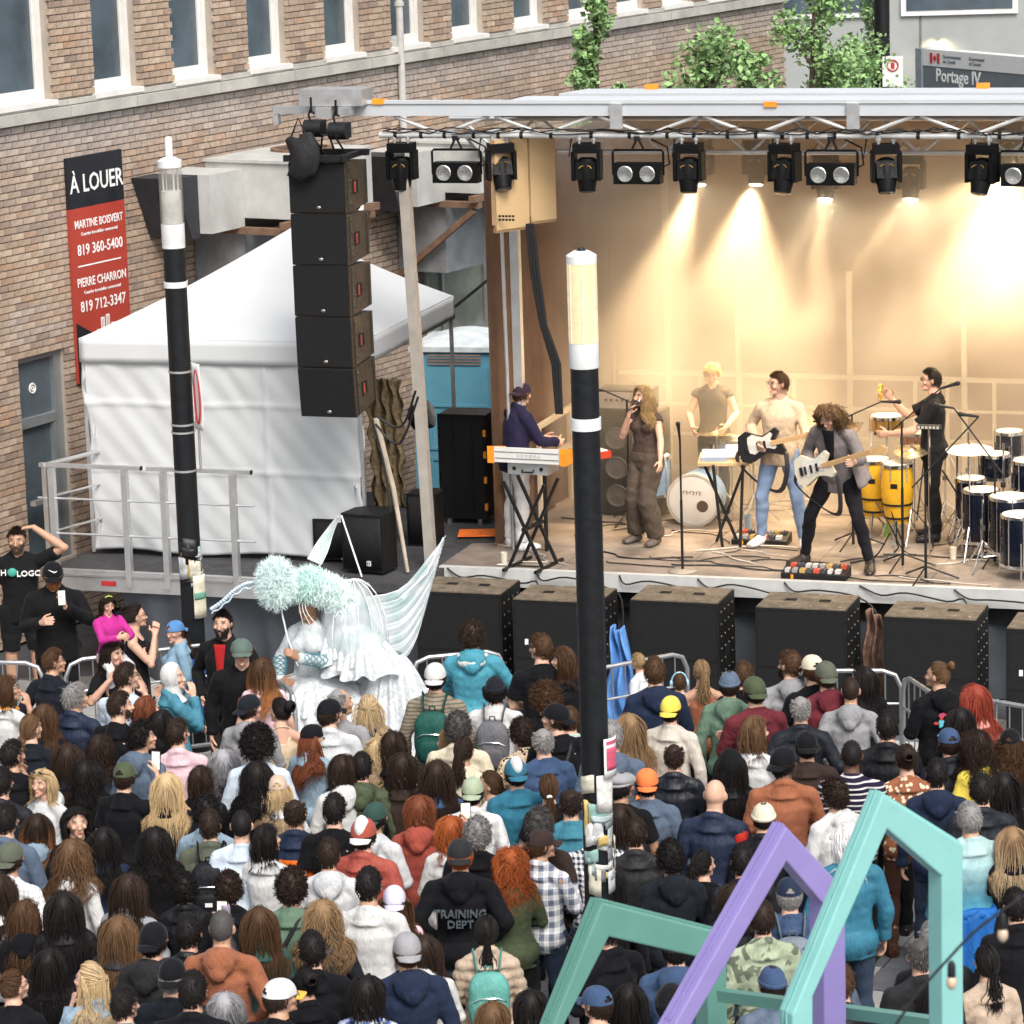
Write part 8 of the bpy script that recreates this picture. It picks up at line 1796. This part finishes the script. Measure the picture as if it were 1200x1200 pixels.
# x, y of the head in the picture; head turn; hair; hair colour; hat; hat colour; top; colour; fabric; pose; label
ROWS = """
62 774 68 m short br - - jacket ink - pocket|man in glasses and dark collared jacket watching from the left barrier|g
147 792 55 m short db - - tee lb - cheek|man in glasses and pale blue tee with one hand raised to his ear|g
8 806 75 f bob br - - tee wh - cheek|woman in glasses, white top and orange scarf at the left edge|g
88 816 60 m messy gr - - jacket nv - front|silver-haired man in navy jacket looking right, behind the man in glasses
140 826 68 m short db - - tee bk - down|dark-bearded man in black tee looking right|b
171 830 55 f bob au - - jacket ink - front|red-haired woman with sunglasses pushed up, right of the bearded man|s
52 838 18 f long br - - sweater bk - front|woman with long highlighted brown hair and black top behind the silver-haired man
166 862 72 m curly bk - - hoodie sl - down|smiling curly-haired young man in slate hooded top facing right
118 874 40 f wavy db - - jacket sl - front|woman with dark wavy hair, slate jacket, left of the smiling curly-haired man
36 852 38 f lowpony mb - - tee ink - front|woman with loose brown ponytail and dark tee near the left edge
190 846 25 f long bk - - hoodie bk - down|person with straight black hair and black hooded top in front of the teal-jacket woman
208 858 35 m short db - - shirt pk - down|man in pale pink shirt with short dark hair
203 792 100 f none wh scarf wh jacket te N cheek|woman in white head covering and turquoise jacket with hand on chin
292 828 48 m short db capb ink hoodie gy - front|man in backwards charcoal cap and grey hooded top left of the curly updo
328 832 -45 f updo bk - - tank tn - front|woman with curly black updo and tan strappy top in front of the fairy skirt
308 784 35 f long br - - tee pk - down|woman with auburn hair fading to copper tips beside the man in green cap|h:o
386 834 42 m short db cap bk shirt lg - down|man in black cap and light grey shirt in front of the fairy skirt
366 862 66 f long au cap bk jacket jn D front|woman in black cap with gold emblem and denim jacket|k
398 822 55 m balding gr - - tee gy - down|grey-haired person behind the black cap in front of the fairy skirt
432 828 0 f halfup bl - - tee nv - front|woman with two-tone blonde ponytails and navy tee|h:t
510 792 6 m short db capb wh sweater ol2 T down|man in backwards white cap and striped olive jersey wearing the green backpack
580 806 0 m curly bk beanie ink tee wh - phonelow|person in black cap and curly dark hair wearing the two-tone grey backpack
634 758 -42 m short br - - tee bk - front|man with swept brown hair and black tee turned toward the kissing-close woman|g
661 772 -78 f bob br - - tee bk - clap|woman with brown bob facing left close to the man in black tee
640 818 -15 f afro br - - tee bk - front|person with a big brown curly afro and black top left of the middle lamp post
668 842 0 f short br - - sweater mint K front|person in mint knit half hidden by the middle lamp post
652 840 -62 m short db capb bk tee bk - down|man in backwards black cap and crossbody strap looking left
767 786 -5 m short br - - hoodie nv - front|broad man in navy hooded top holding the toddler
796 798 -10 k short br - - tee lb - front|child in pale blue ear defenders beside the man in navy|hp
822 786 -8 f pony lb - - tank rs K front|woman with dirty-blonde ponytail and rust knit top
855 800 0 m short db beanie sl hoodie gn - down|man in slate beanie and sage green hooded top
872 790 20 m short br - - tee bk - down|dark head between the slate beanie and the olive cap
884 808 -8 m short db capb ol sweater mr - cross|broad man in olive cap with orange patch and maroon sweater
926 778 -40 m short br - - hoodie gy - pocket|man with full brown beard and light grey hooded top by the speaker stacks|b
952 782 -20 m short br cap cr tee bk - front|person in pale tan cap left of the khaki cap
968 790 -18 m short br capb ol2 hoodie mr - front|man in khaki cap and maroon hooded top with white print
1012 794 -55 f long bk - - sweater bk - front|woman with long black hair and black top by the barrier gap
997 808 5 m buzz db - - hoodie gy - pocket|man with faded crew cut and mid grey hooded top
1099 790 -55 m bun mb - - hoodie bk - front|man with brown topknot and black hooded top with bright back print
1142 816 -18 f long cr - - sweater rb - front|woman with long copper red hair and dusty pink cardigan at the barrier
1124 842 -10 f long bk - - tee bk - front|woman with straight black hair behind the red-haired woman
1112 868 -14 m short db cap nv2 jacket ink - down|man in blue cap and black jacket in front of the topknot man
1144 872 -25 f curlylong db - - tee ye - front|woman with dark curly hair and yellow top
1184 868 8 f curlylong br cap bk tee bk - front|woman in black cap with curly brown hair at the right edge
1062 888 8 f updo db - - tee rs F front|woman with dark gathered hair and orange floral dress|leg
1098 906 0 m short bk - - hoodie nv - down|man with short black hair and dark navy hooded top
1136 958 -8 m short gr - - sweater te E down|silver-haired man in teal sweater with blue jacket tied at the waist|waist
1186 984 0 f long lb - - jacket bk - front|woman with straight streaked blonde hair at the right edge|h:t
998 884 0 m buzz bk - - tee wh S front|man with short black hair and black-and-white striped tee|dk
938 830 0 m balding gr - - jacket ink N pocket|balding man with grey sides and black shell jacket
884 856 66 m bob mb - - sweater wh - front|man in glasses with shoulder-brown hair and white sweatshirt looking right|gb
856 896 0 f long bk - - jacket bk - front|person with black hooded head left of the white sweatshirt|hood
918 892 38 m short bk capb bk shirt rs - front|man in backwards black cap and rust polo shirt|dk
945 872 0 m short db capb bk tee br - down|man in black cap and dark brown tee with bare neck
978 930 -25 m curly db - - hoodie wh - front|person with tousled brown hair and white hooded top
838 930 18 m none br - - jacket nv - down|bald man in navy hooded jacket with red sleeve patch
895 956 8 f updo bk beanie cr jacket bk - front|person in cream beanie with black bun and black jacket
786 830 22 m short db capb ye sweater kn K down|man in yellow cap and oatmeal knit sweater
790 886 0 m balding db - - jacket ink L down|balding dark-haired man in black leather jacket
758 916 0 m short bk capb og sweater sl K down|man in orange cap and slate blue fleece
728 920 48 m short bk flatcap gy tee bk - down|man in grey flat cap right of the middle lamp post|m
716 862 0 m short gr - - hoodie sl - down|grey-haired man in slate hooded top half behind the middle lamp post
737 850 -10 f long lb - - tank og - front|woman in orange top with long fair hair right of the middle lamp post
636 868 -18 m balding gr - - sweater nv2 K down|man with thinning grey hair and navy blue fleece
612 858 -10 f curly db - - shirt tn X front|person with dark curls and leopard print top
604 904 -4 m short db capb td sweater td K down|man in teal and white cap and teal fleece|tw
643 922 -8 f lowpony br - - tee bk - front|woman with brown ponytail in white scrunchie|sc
669 940 0 m balding db - - sweater te - down|balding man in teal pullover left of the middle lamp post
632 966 12 m curly dg - - jacket br - down|person with grizzled curly hair behind the brown cap
634 988 66 m short br cap br shirt nv2 P phonelow|man in brown cap and blue plaid shirt looking right
598 1010 0 f curlylong rd - - sweater ol - front|woman with long curly ginger hair
574 918 -80 f lowpony br - - tee wh - front|woman in glasses with brown hair looking left beside the teal fleece|g
554 926 0 m short bk capb sg shirt wh P down|man in sage green cap and black-and-white plaid sleeves
544 878 20 f pony db - - sweater cr - front|woman with dark swinging ponytail and cream top
537 852 0 m curly dg - - shirt cr - down|man with dark grey curls and cream shirt
526 868 -60 f bob lb - - tee lb - down|woman with fair wavy bob behind the dark grey curls
512 906 10 f long db - - sweater nv2 - front|woman with long dark brown hair and blue top behind the auburn bob
472 898 20 f bob db - - tee br - clap|woman with choppy dark bob and brown tee
492 948 15 f bob au - - hoodie rr - pocket|woman with auburn bob and brick red hooded top
444 880 45 f curlylong bl - - tee pu - front|woman with curly golden blonde hair looking right
462 872 30 f bob db - - tee bk - front|dark-haired woman behind the golden curls
424 898 6 m short bk - - hoodie ol N down|man with short black hair and olive green hooded jacket with white hood lining|hl
403 900 32 f bob db - - hoodie wh - front|woman with dark bob and white hooded top left of the olive jacket
325 922 6 f long bl cap bg tee lg - front|woman in tan cap with long blonde hair|h:t
346 952 14 m balding db - - jacket nv O down|man with shaved head and orange-shouldered navy jacket|bz
302 872 0 m afro bk - - sweater lb - down|person with a large round black afro
262 892 0 f wavy dg - - jacket bk - down|woman with long silver-streaked black hair|h:s
302 908 20 f wavy bk - - jacket bk - front|woman with wavy black hair between the silver streaks and the tan cap
236 912 45 f bob db - - jacket bk - front|woman in glasses with brown bob beside the pink shirt|g
242 950 10 f curly bk - - jacket jn - front|person with black curls and pale blue collar
246 966 4 m short db - - jacket ol2 K down|man in grey-green fleece wearing the black backpack
283 966 0 m buzz bk - - sweater lb - down|man with black crew cut and pale blue sweater
312 982 60 f bob bk - - tee wh - front|dark-haired woman in white top looking right beside the pale blue sweater
342 1038 0 m curly db - - tee gn - down|person with short dark curls, green tee and crossbody strap
426 976 22 m short db capb rr jacket rr N down|man in red and white cap and red jacket|rw
440 956 30 m short bk capb dg hoodie lg - front|person in teal cap and pale hooded top behind the red and white cap
432 1036 10 m short bk - - tee wh - down|man with black hair and plain white tee
462 1054 10 f long br capb pu sweater pk - front|woman in lilac cap with long brown hair
477 1112 0 m short br capb gy hoodie nv - down|man in faded grey cap and navy hooded top
498 1112 8 f long db - - hoodie wh - front|woman with dark hair and white hooded top right of the grey cap
539 1000 0 m short rd capb dk hoodie bk - pocket|big man in grey cap and black hooded top lettered TRAINING DEPT|w
528 972 0 f bob rd - - sweater wh - phone|person with ginger hair and white sleeves holding up a phone
560 976 6 m curly gr - - jacket bk - down|grey curly head behind the raised phone
570 1090 6 f lowpony bk - - puffer bg N front|woman with black low bun, beige quilted jacket and mint backpack
714 1030 18 f long bk - - jacket bk - down|woman with very long black hair in front of the lamp post
786 1004 0 m curly bk - - hoodie ink - down|person with thick black curls and dark hooded top
824 1012 42 f pony bk - - tee bk - front|woman with black ponytail looking right beside the thick curls
712 1088 -68 m messy bk - - jacket bk - front|man in glasses looking left seen through the green frame|g
700 1174 -40 m short db cap nv2 tee lg - down|person in bright blue cap inside the green frame
738 1170 10 f long bk - - jacket bk - front|black-haired person low inside the green frame
786 1172 20 m short bk beanie bk jacket nv - down|person in black beanie between the green and purple frames
792 1108 0 m short bk beanie dk hoodie nv2 - down|person with blue scarf hood under the green beam
925 1046 -4 m short gr cap nv sweater nv2 K down|man in navy cap and blue fleece wearing the grey backpack
893 1075 -10 m short db - - jacket sg Z down|person in pale leaf-print jacket behind the purple frame
905 1150 -12 m short db beanie nv2 jacket sl - down|person in blue beanie and denim shirt behind the green rail
992 984 -42 m bob wh - - jacket td N down|white-haired man in glasses and teal blue rain jacket|g
1156 1126 -8 f lowpony bk - - jacket bg K front|woman with black ponytail and beige jacket beside the aqua frame
1078 1118 0 m balding dg - - jacket dk - front|dark-haired balding head low beside the aqua frame
1098 1170 5 f bob bk - - jacket dk - front|dark bob low behind the aqua upright
1094 1100 -8 m short gr - - jacket dk - front|grey head partly behind the aqua upright
1190 1060 0 m short bk - - jacket bk - down|man in black at the right edge beside the teal sweater
578 1192 0 f bob mb - - jacket bg - front|fair brown head at the bottom edge under the mint backpack
622 1178 0 f bob bk - - jacket bk - front|dark smooth head at the bottom edge right of the mint backpack
430 1162 0 f bob bk - - tee wh Y front|dark bob and blue tie-dye top at the bottom edge
328 1166 62 m short db cap wh tee bk - down|man in glasses and white cap with mustard brim|gy
358 1150 -30 f updo bk - - jacket bk - front|dark-haired woman with fair highlights right of the white cap
264 1180 18 f wavy dg - - jacket bk - front|woman with dark grey wavy hair at the bottom edge
202 1142 18 m short gr capb bk tee ink - down|grey-haired man in black cap and navy tee
180 1100 26 m short bk capb bk hoodie dk - down|man in black cap with grey hooded vest beside the raised phone
222 1092 8 m short bk - - jacket bk L phone|person in black leather jacket holding up a phone with a drink
260 1086 14 m buzz dg - - hoodie rs K pocket|man with grey crew cut and rust orange hooded top
304 1080 0 f long br - - jacket dg - down|woman with long straight ash brown hair and dark green top
378 1072 8 f wavy lb - - jacket ink N down|woman with wavy dark blonde hair and black hooded jacket
146 1176 34 m short bk - - jacket td - down|dark-haired man with receding hair at the bottom left
105 1146 -66 f halfup bl - - jacket jn D clap|woman with clipped-back blonde hair and denim jacket|h:t
58 1128 0 f long bk - - jacket bk - down|woman with long black hair and black coat at the lower left
16 1154 44 f bun br - - sweater bk - front|woman in glasses with gathered brown hair at the lower left corner|g
30 1070 34 f long br - - hoodie bk - front|woman with long brown hair and white collar at the left edge
74 1062 0 f long bk - - jacket bk - down|woman with very long straight black hair left of the fair brown hair
140 1090 8 f long mb - - jacket dk - down|woman with long straight light brown hair
86 1000 22 f wavy mb - - sweater wh K down|woman with long wavy honey brown hair and white knit sweater
152 1040 14 f long db - - jacket gy - front|dark-haired woman between the white knit and the black backpack
12 1004 18 m short db capb ol2 shirt lg C down|man in grey-green cap and blue checked shirt at the left edge
44 968 8 f long db - - hoodie jn - down|woman with long dark hair, copper streaks and grey-blue hooded top|h:o
90 962 168 f bob bk - - jacket bk - down|woman with black fringe facing the camera with lips parted
122 984 0 f long bk - - vest nv - down|woman with very long black hair and sleeveless navy top
146 908 22 m short db cap ol tee bk - phone|man in olive cap and black tee photographing with a phone
196 920 0 f long bl - - tee bk - down|woman with straight pale blonde hair in front of the pink shirt
50 916 -155 f bob bl - - hoodie lg - down|blonde woman with white sunglasses on her head looking left toward the camera|s
14 884 40 m short bk - - sweater bk - clap|black-haired person with hands held up at the left edge
2 916 20 m short bk - - jacket ink - front|dark-haired person cut by the left edge
8 960 10 m short bk - - jacket sl - front|dark head above the grey-green cap at the left edge
0 1040 12 f long db - - tee wh - front|person in white top cut by the left edge
100 905 10 f wavy bk - - jacket bk - down|woman with black wavy hair left of the man photographing
80 886 15 f long db - - jacket ink - down|dark-haired woman in dark tee behind the blonde woman
182 985 10 f wavy bk - - jacket bk - down|dark-haired person behind the black backpack
216 1040 -5 f curly bk - - jacket bk - down|black curly head right of the raised phone
268 1040 -5 f curly db - - jacket bk - down|dark curly head below the black backpack
392 948 15 m short bk - - tee bk - down|dark head with raised hand in front of the olive jacket
385 1000 10 m short db - - hoodie lg - front|person in pale hooded top left of the red jacket
366 1112 0 m short bk - - jacket bk - down|black-jacketed person behind the clipped dark hair
226 1160 0 m short bk - - jacket bk - down|dark shape of a person between black cap and rust hood
700 968 8 m short bk - - jacket nv C down|person in navy and white checked jacket, head hidden by the papered lamp post
727 958 4 f long db - - jacket bk - front|long dark-haired woman right of the lamp post stickers
745 975 0 m short db - - jacket dk - down|dark-haired person in front of the slate blue fleece
870 1008 0 m short bk - - jacket bk - down|dark-haired person left of the purple frame peak
860 1052 0 f bob db - - jacket bk - down|dark bob behind the purple leg
958 1120 0 m short bk - - jacket sl - down|dark head behind the aqua leg
985 1150 0 m short br - - jacket bk - down|brown-haired person below the teal rain jacket
1175 920 0 f long bk - - jacket bk - down|long black-haired person in front of the curly brown hair
1150 925 0 m short bk - - jacket ink - down|dark-haired man above the silver-haired man
1040 850 0 m short bk - - jacket bk - down|dark-haired person right of the grey hooded top
"""
crowd_rng = random.Random(21)
CC = {k: tuple(min(.72, 1.2*(c*.86+.14*sum(v)/3)) for c in v) if k not in ('wh', 'bk', 'ink') else v for k, v in CC.items()}
HC = {k: tuple(min(.7, c*1.25) for c in v) for k, v in HC.items()}
GRP = 'audience packed in front of the stage'
PH = {'down': 'down', 'front': 'front'}
WHO = {}
for ln in ROWS.strip().split('\n'):
    a = ln.split('|'); f = a[0].split(); x, y, yaw = float(f[0]), float(f[1]), float(f[2]); sex, hair, hcol, hat, hatc, top, tc, fab, pose = f[3:12]; label = a[1]; ex = a[2] if len(a) > 2 else ''
    kid = sex == 'k'; H = crowd_rng.uniform(.96, 1.05) if sex == 'm' else crowd_rng.uniform(.89, .98)
    if kid: H = .72
    if abs(yaw) > 100: body_yaw, rel = yaw, 0
    else:
        rel = 40 if yaw > 30 else (-40 if yaw < -30 else 0); body_yaw = yaw-rel*.9 if rel else yaw
    if not rel: body_yaw += crowd_rng.uniform(-11, 11)
    hz = 1.612*H
    p = P(x, y, hz+.01)
    # the head joint sits a little ahead of the feet
    ca, sa = cos(R(body_yaw)), sin(R(body_yaw)); loc = Vector((p.x-.012*sa, p.y-.012*ca, 0))
    pk = crowd_rng.choice(PANTS); 
    kw = dict(pose=pose, sex='m' if kid else sex, hair=None if hair == 'none' else hair, hc=HC[hcol], top=top, tc=CC[tc], pants=pk[0], pc=pk[1], H=H, group=GRP, seed=crowd_rng.randrange(3), head_rel=rel, wscale=crowd_rng.uniform(.97, 1.05)*(1.06 if 'broad' in label or 'big' in label else 1))
    if hat != '-': kw.update(hat=hat, hatc=CC[hatc])
    if fab != '-': kw['tm'] = M_[fab] if not isinstance(M_[fab], str) else PAT[M_[fab]]
    if top == 'jacket' and fab == '-': kw['tm'] = crowd_rng.choice([CLOTH, NYLON])
    kw['skin'] = 'd' if 'dk' in ex else ('m' if ex == 'm' else ('k' if ex == 'dk' else crowd_rng.choice('llltlt')))
    if 'b' in ex and ex != 'bz': kw['beard'] = HC['db']
    if 'g' in ex and ex not in ('leg',): kw['glasses'] = True
    if ex == 's': kw['glasses'] = 'shades'
    if ex.startswith('h:'): kw['hm'] = {'o': HOMBRE, 't': HSTREAK, 's': HSILV}[ex[2]]
    if 'dg' == hcol and hair == 'wavy': kw['hm'] = HSILV
    if ex == 'gy': kw['brimc'] = (.62, .36, .06)
    if 'rw' == ex: kw['brimc'] = (.7, .7, .68)
    if 'tw' == ex: kw['brimc'] = CC['td']
    if ex == 'leg': kw.update(pants='leggings', pc=(.10, .05, .035), shoec=(.09, .035, .02))
    pr, j, HMx = person(loc, body_yaw, label, **kw)
    WHO[label] = (pr, j, HMx, x, y)
    if ex == 'hp': o = link('headphones', HATM['headphones'], pr, color=(.35, .6, .75)); o.matrix_local = HMx
    if ex == 'sc': o = link('scrunchie', HATM['scrunchie'], pr, color=(.8, .8, .8)); o.matrix_local = HMx @ Matrix.Translation((0, .01, -.07))
    if ex == 'k':
        m = MB(); m.ell((0, .086, .075), (.014, .004, .014), None, 8, 6); o = m.obj('emblem', brass, pr, True); o.matrix_local = HMx
    if ex in ('tw', 'rw'):
        m = MB(); m.ell((0, .0, .055), (.079, .098, .078), None, 20, 14, f=lambda p: Vector((p.x*.62, p.y if p.y < 0 else p.y*.3, p.z))); o = link('cap_panel', m.mesh('cap_panel', [FELT], 'all'), pr, color=(.66, .66, .64)); o.matrix_local = HMx @ Matrix.Translation((0, -.013, .011))
    if ex == 'hl':
        m = MB(); m.ell((0, -.115, 1.425), (.10, .045, .07), Matrix.Rotation(R(-20), 3, 'X'), 16, 10); link('hood_lining', m.mesh('hood_lining', [CLOTH], 'all'), pr, color=(.5, .52, .5))
    if ex == 'hood':
        m = MB(); m.ell((0, -.012, .012), (.104, .118, .135), None, 20, 14, f=lambda p: Vector((p.x, min(p.y, .075), p.z))); o = link('hood', m.mesh('hood', [CLOTH], 'all'), pr, color=(.008, .008, .009)); o.matrix_local = HMx
    if ex == 'waist':
        m = MB(); m.tube([(.19*cos(k*pi/9), -.01+.145*sin(k*pi/9), .96+.012*sin(k*2)) for k in range(19)], [.04]*19, 8); m.grid(16, 10, lambda u, v: (.20*sin((u-.5)*2.4), -.15*cos((u-.5)*2.0)-.03+.02*sin(u*26), .97-.42*v+.03*sin(u*15)), 0, .012)
        link('tied_jacket', m.mesh('tied_jacket', [NYLON], 'all'), pr, color=(.012, .10, .33))
    if ex == 'w':
        wm_ = mat('print_grey', (.055, .07, .08), .7, 0, .1)
        for body_, zz_ in (('TRAINING', 1.24), ('DEPT', 1.165)): text('lettering', body_, .075, wm_, pr, frame((0, -.168, zz_), (1, 0, 0), (0, .06, 1)), .02)
def find(t): return [v for k, v in WHO.items() if t in k][0]
def patch(pr, name, pts, col, y=-.165, th=.012):
    m = MB(); m.prism(pts, lambda a, b, t: Vector((a, t, b)), y, y+th); link(name, m.mesh(name, [CLOTH]), pr, color=col)
tk = find('topknot and black')[0]; rr = random.Random(4)
for k in range(11):
    x, z = rr.uniform(-.12, .10), rr.uniform(1.12, 1.33); a = rr.uniform(0, 6); w, h = rr.uniform(.02, .05), rr.uniform(.012, .03)
    patch(tk, 'back_print', [(x+cos(a+q*1.26)*w*(1 if q % 2 else .6), z+sin(a+q*1.26)*h*(1 if q % 2 else .7)) for q in range(5)], [(.12, .5, .6), (.5, .06, .06), (.12, .5, .6), (.35, .06, .12)][k % 4], -.160-.001*k)
mh_ = find('khaki cap and maroon')[0]
for b_2, z_ in (('FR', 1.27), ('M', 1.20)): text('lettering', b_2, .07, WHITE, mh_, frame((0, -.150, z_), (1, 0, 0), (0, .05, 1)), .016)
for t_2 in ('crossbody strap looking left', 'green tee and crossbody'):
    m = MB(); m.tube(catm([V(.10, .10, 1.40), V(.085, .02, 1.468), V(.05, -.10, 1.42), V(-.02, -.145, 1.28), V(-.13, -.135, 1.08)], 4), [(.016, .006)]*17, 6); link('crossbody_strap', m.mesh('crossbody_strap', [NYLON], 'all'), find(t_2)[0], color=(.02, .02, .022))
m = MB(); m.tube([(.085*cos(k*pi/8), .0+.085*sin(k*pi/8), 1.44-.02*sin(k*pi/8)) for k in range(17)], .022, 8); link('scarf', m.mesh('scarf', [KNIT], 'all'), find('orange scarf at the left')[0], color=(.55, .22, .03))
m = MB(); m.ell((.19, -.02, 1.33), (.064, .07, .10), None, 12, 8); link('shoulder_patch', m.mesh('shoulder_patch', [NYLON], 'all'), find('red sleeve patch')[0], color=(.5, .03, .02))
for lb_, col, txt, k in (('man in backwards white cap and striped olive jersey wearing the green backpack', (.012, .075, .06), 'green backpack worn over the striped olive jersey', .98),
        ('person in black cap and curly dark hair wearing the two-tone grey backpack', (.12, .12, .13), 'grey and black roll-top backpack worn over the white tee', 1.1),
        ('man in grey-green fleece wearing the black backpack', (.010, .011, .014), 'black backpack with a small white label worn over the grey-green fleece', 1.0),
        ('woman with black low bun, beige quilted jacket and mint backpack', (.11, .33, .29), 'small mint green backpack worn over the beige quilted jacket', .93),
        ('man in navy cap and blue fleece wearing the grey backpack', (.16, .19, .23), 'grey backpack worn over the blue fleece seen through the purple frame', .95)):
    pr, j, HMx, x, y = WHO[lb_]; b = backpack(pr.location.copy(), pr.rotation_euler.z, txt, col)
    b.scale = tuple(s*(1 if k <= 1 else 1) for s in pr.scale)
    if 'label' in txt:
        m = MB(); m.box((0, -.328, 1.10), (.055, .004, .03)); link('label_tag', m.mesh('label_tag', [WHITE]), b)
# phones held up
for lb_, txt, dx in (('man in olive cap and black tee photographing with a phone', 'phone held in front of the olive cap showing the stage', 0),
        ('person in black leather jacket holding up a phone with a drink', 'bright phone held up left of the rust hooded man', 0),
        ('person with ginger hair and white sleeves holding up a phone', 'bright phone held up above the grey cap of the big man in black', 0)):
    pr, j, HMx, x, y = WHO[lb_]; pr_m = Matrix.Translation(pr.location) @ pr.rotation_euler.to_matrix().to_4x4() @ Matrix.Diagonal((*pr.scale, 1))
    wp = pr_m @ (j['wrR']+Vector((-.03, .05, .11))); mt = Matrix.Translation(wp) @ Matrix.Rotation(pr.rotation_euler.z, 4, 'Z') @ Matrix.Rotation(R(-8), 4, 'X')
    phone(wp, mt, txt)
cup = thing('drink_cup', 'small pale drinks can held with the bright phone left of the rust hooded man', 'cup')
pr, j, HMx, x, y = WHO['person in black leather jacket holding up a phone with a drink']
cup.location = pr.location+Matrix.Rotation(pr.rotation_euler.z, 3, 'Z') @ (j['wrR']+Vector((-.01, .07, .03)))
m = MB(); m.lathe([(.026, 0), (.031, .008), (.031, .10), (.026, .112), (.024, .110)], (0, 0, 0), 18); m.obj('can', mat('can_print', (.35, .3, .38), .35, .3), cup, True)
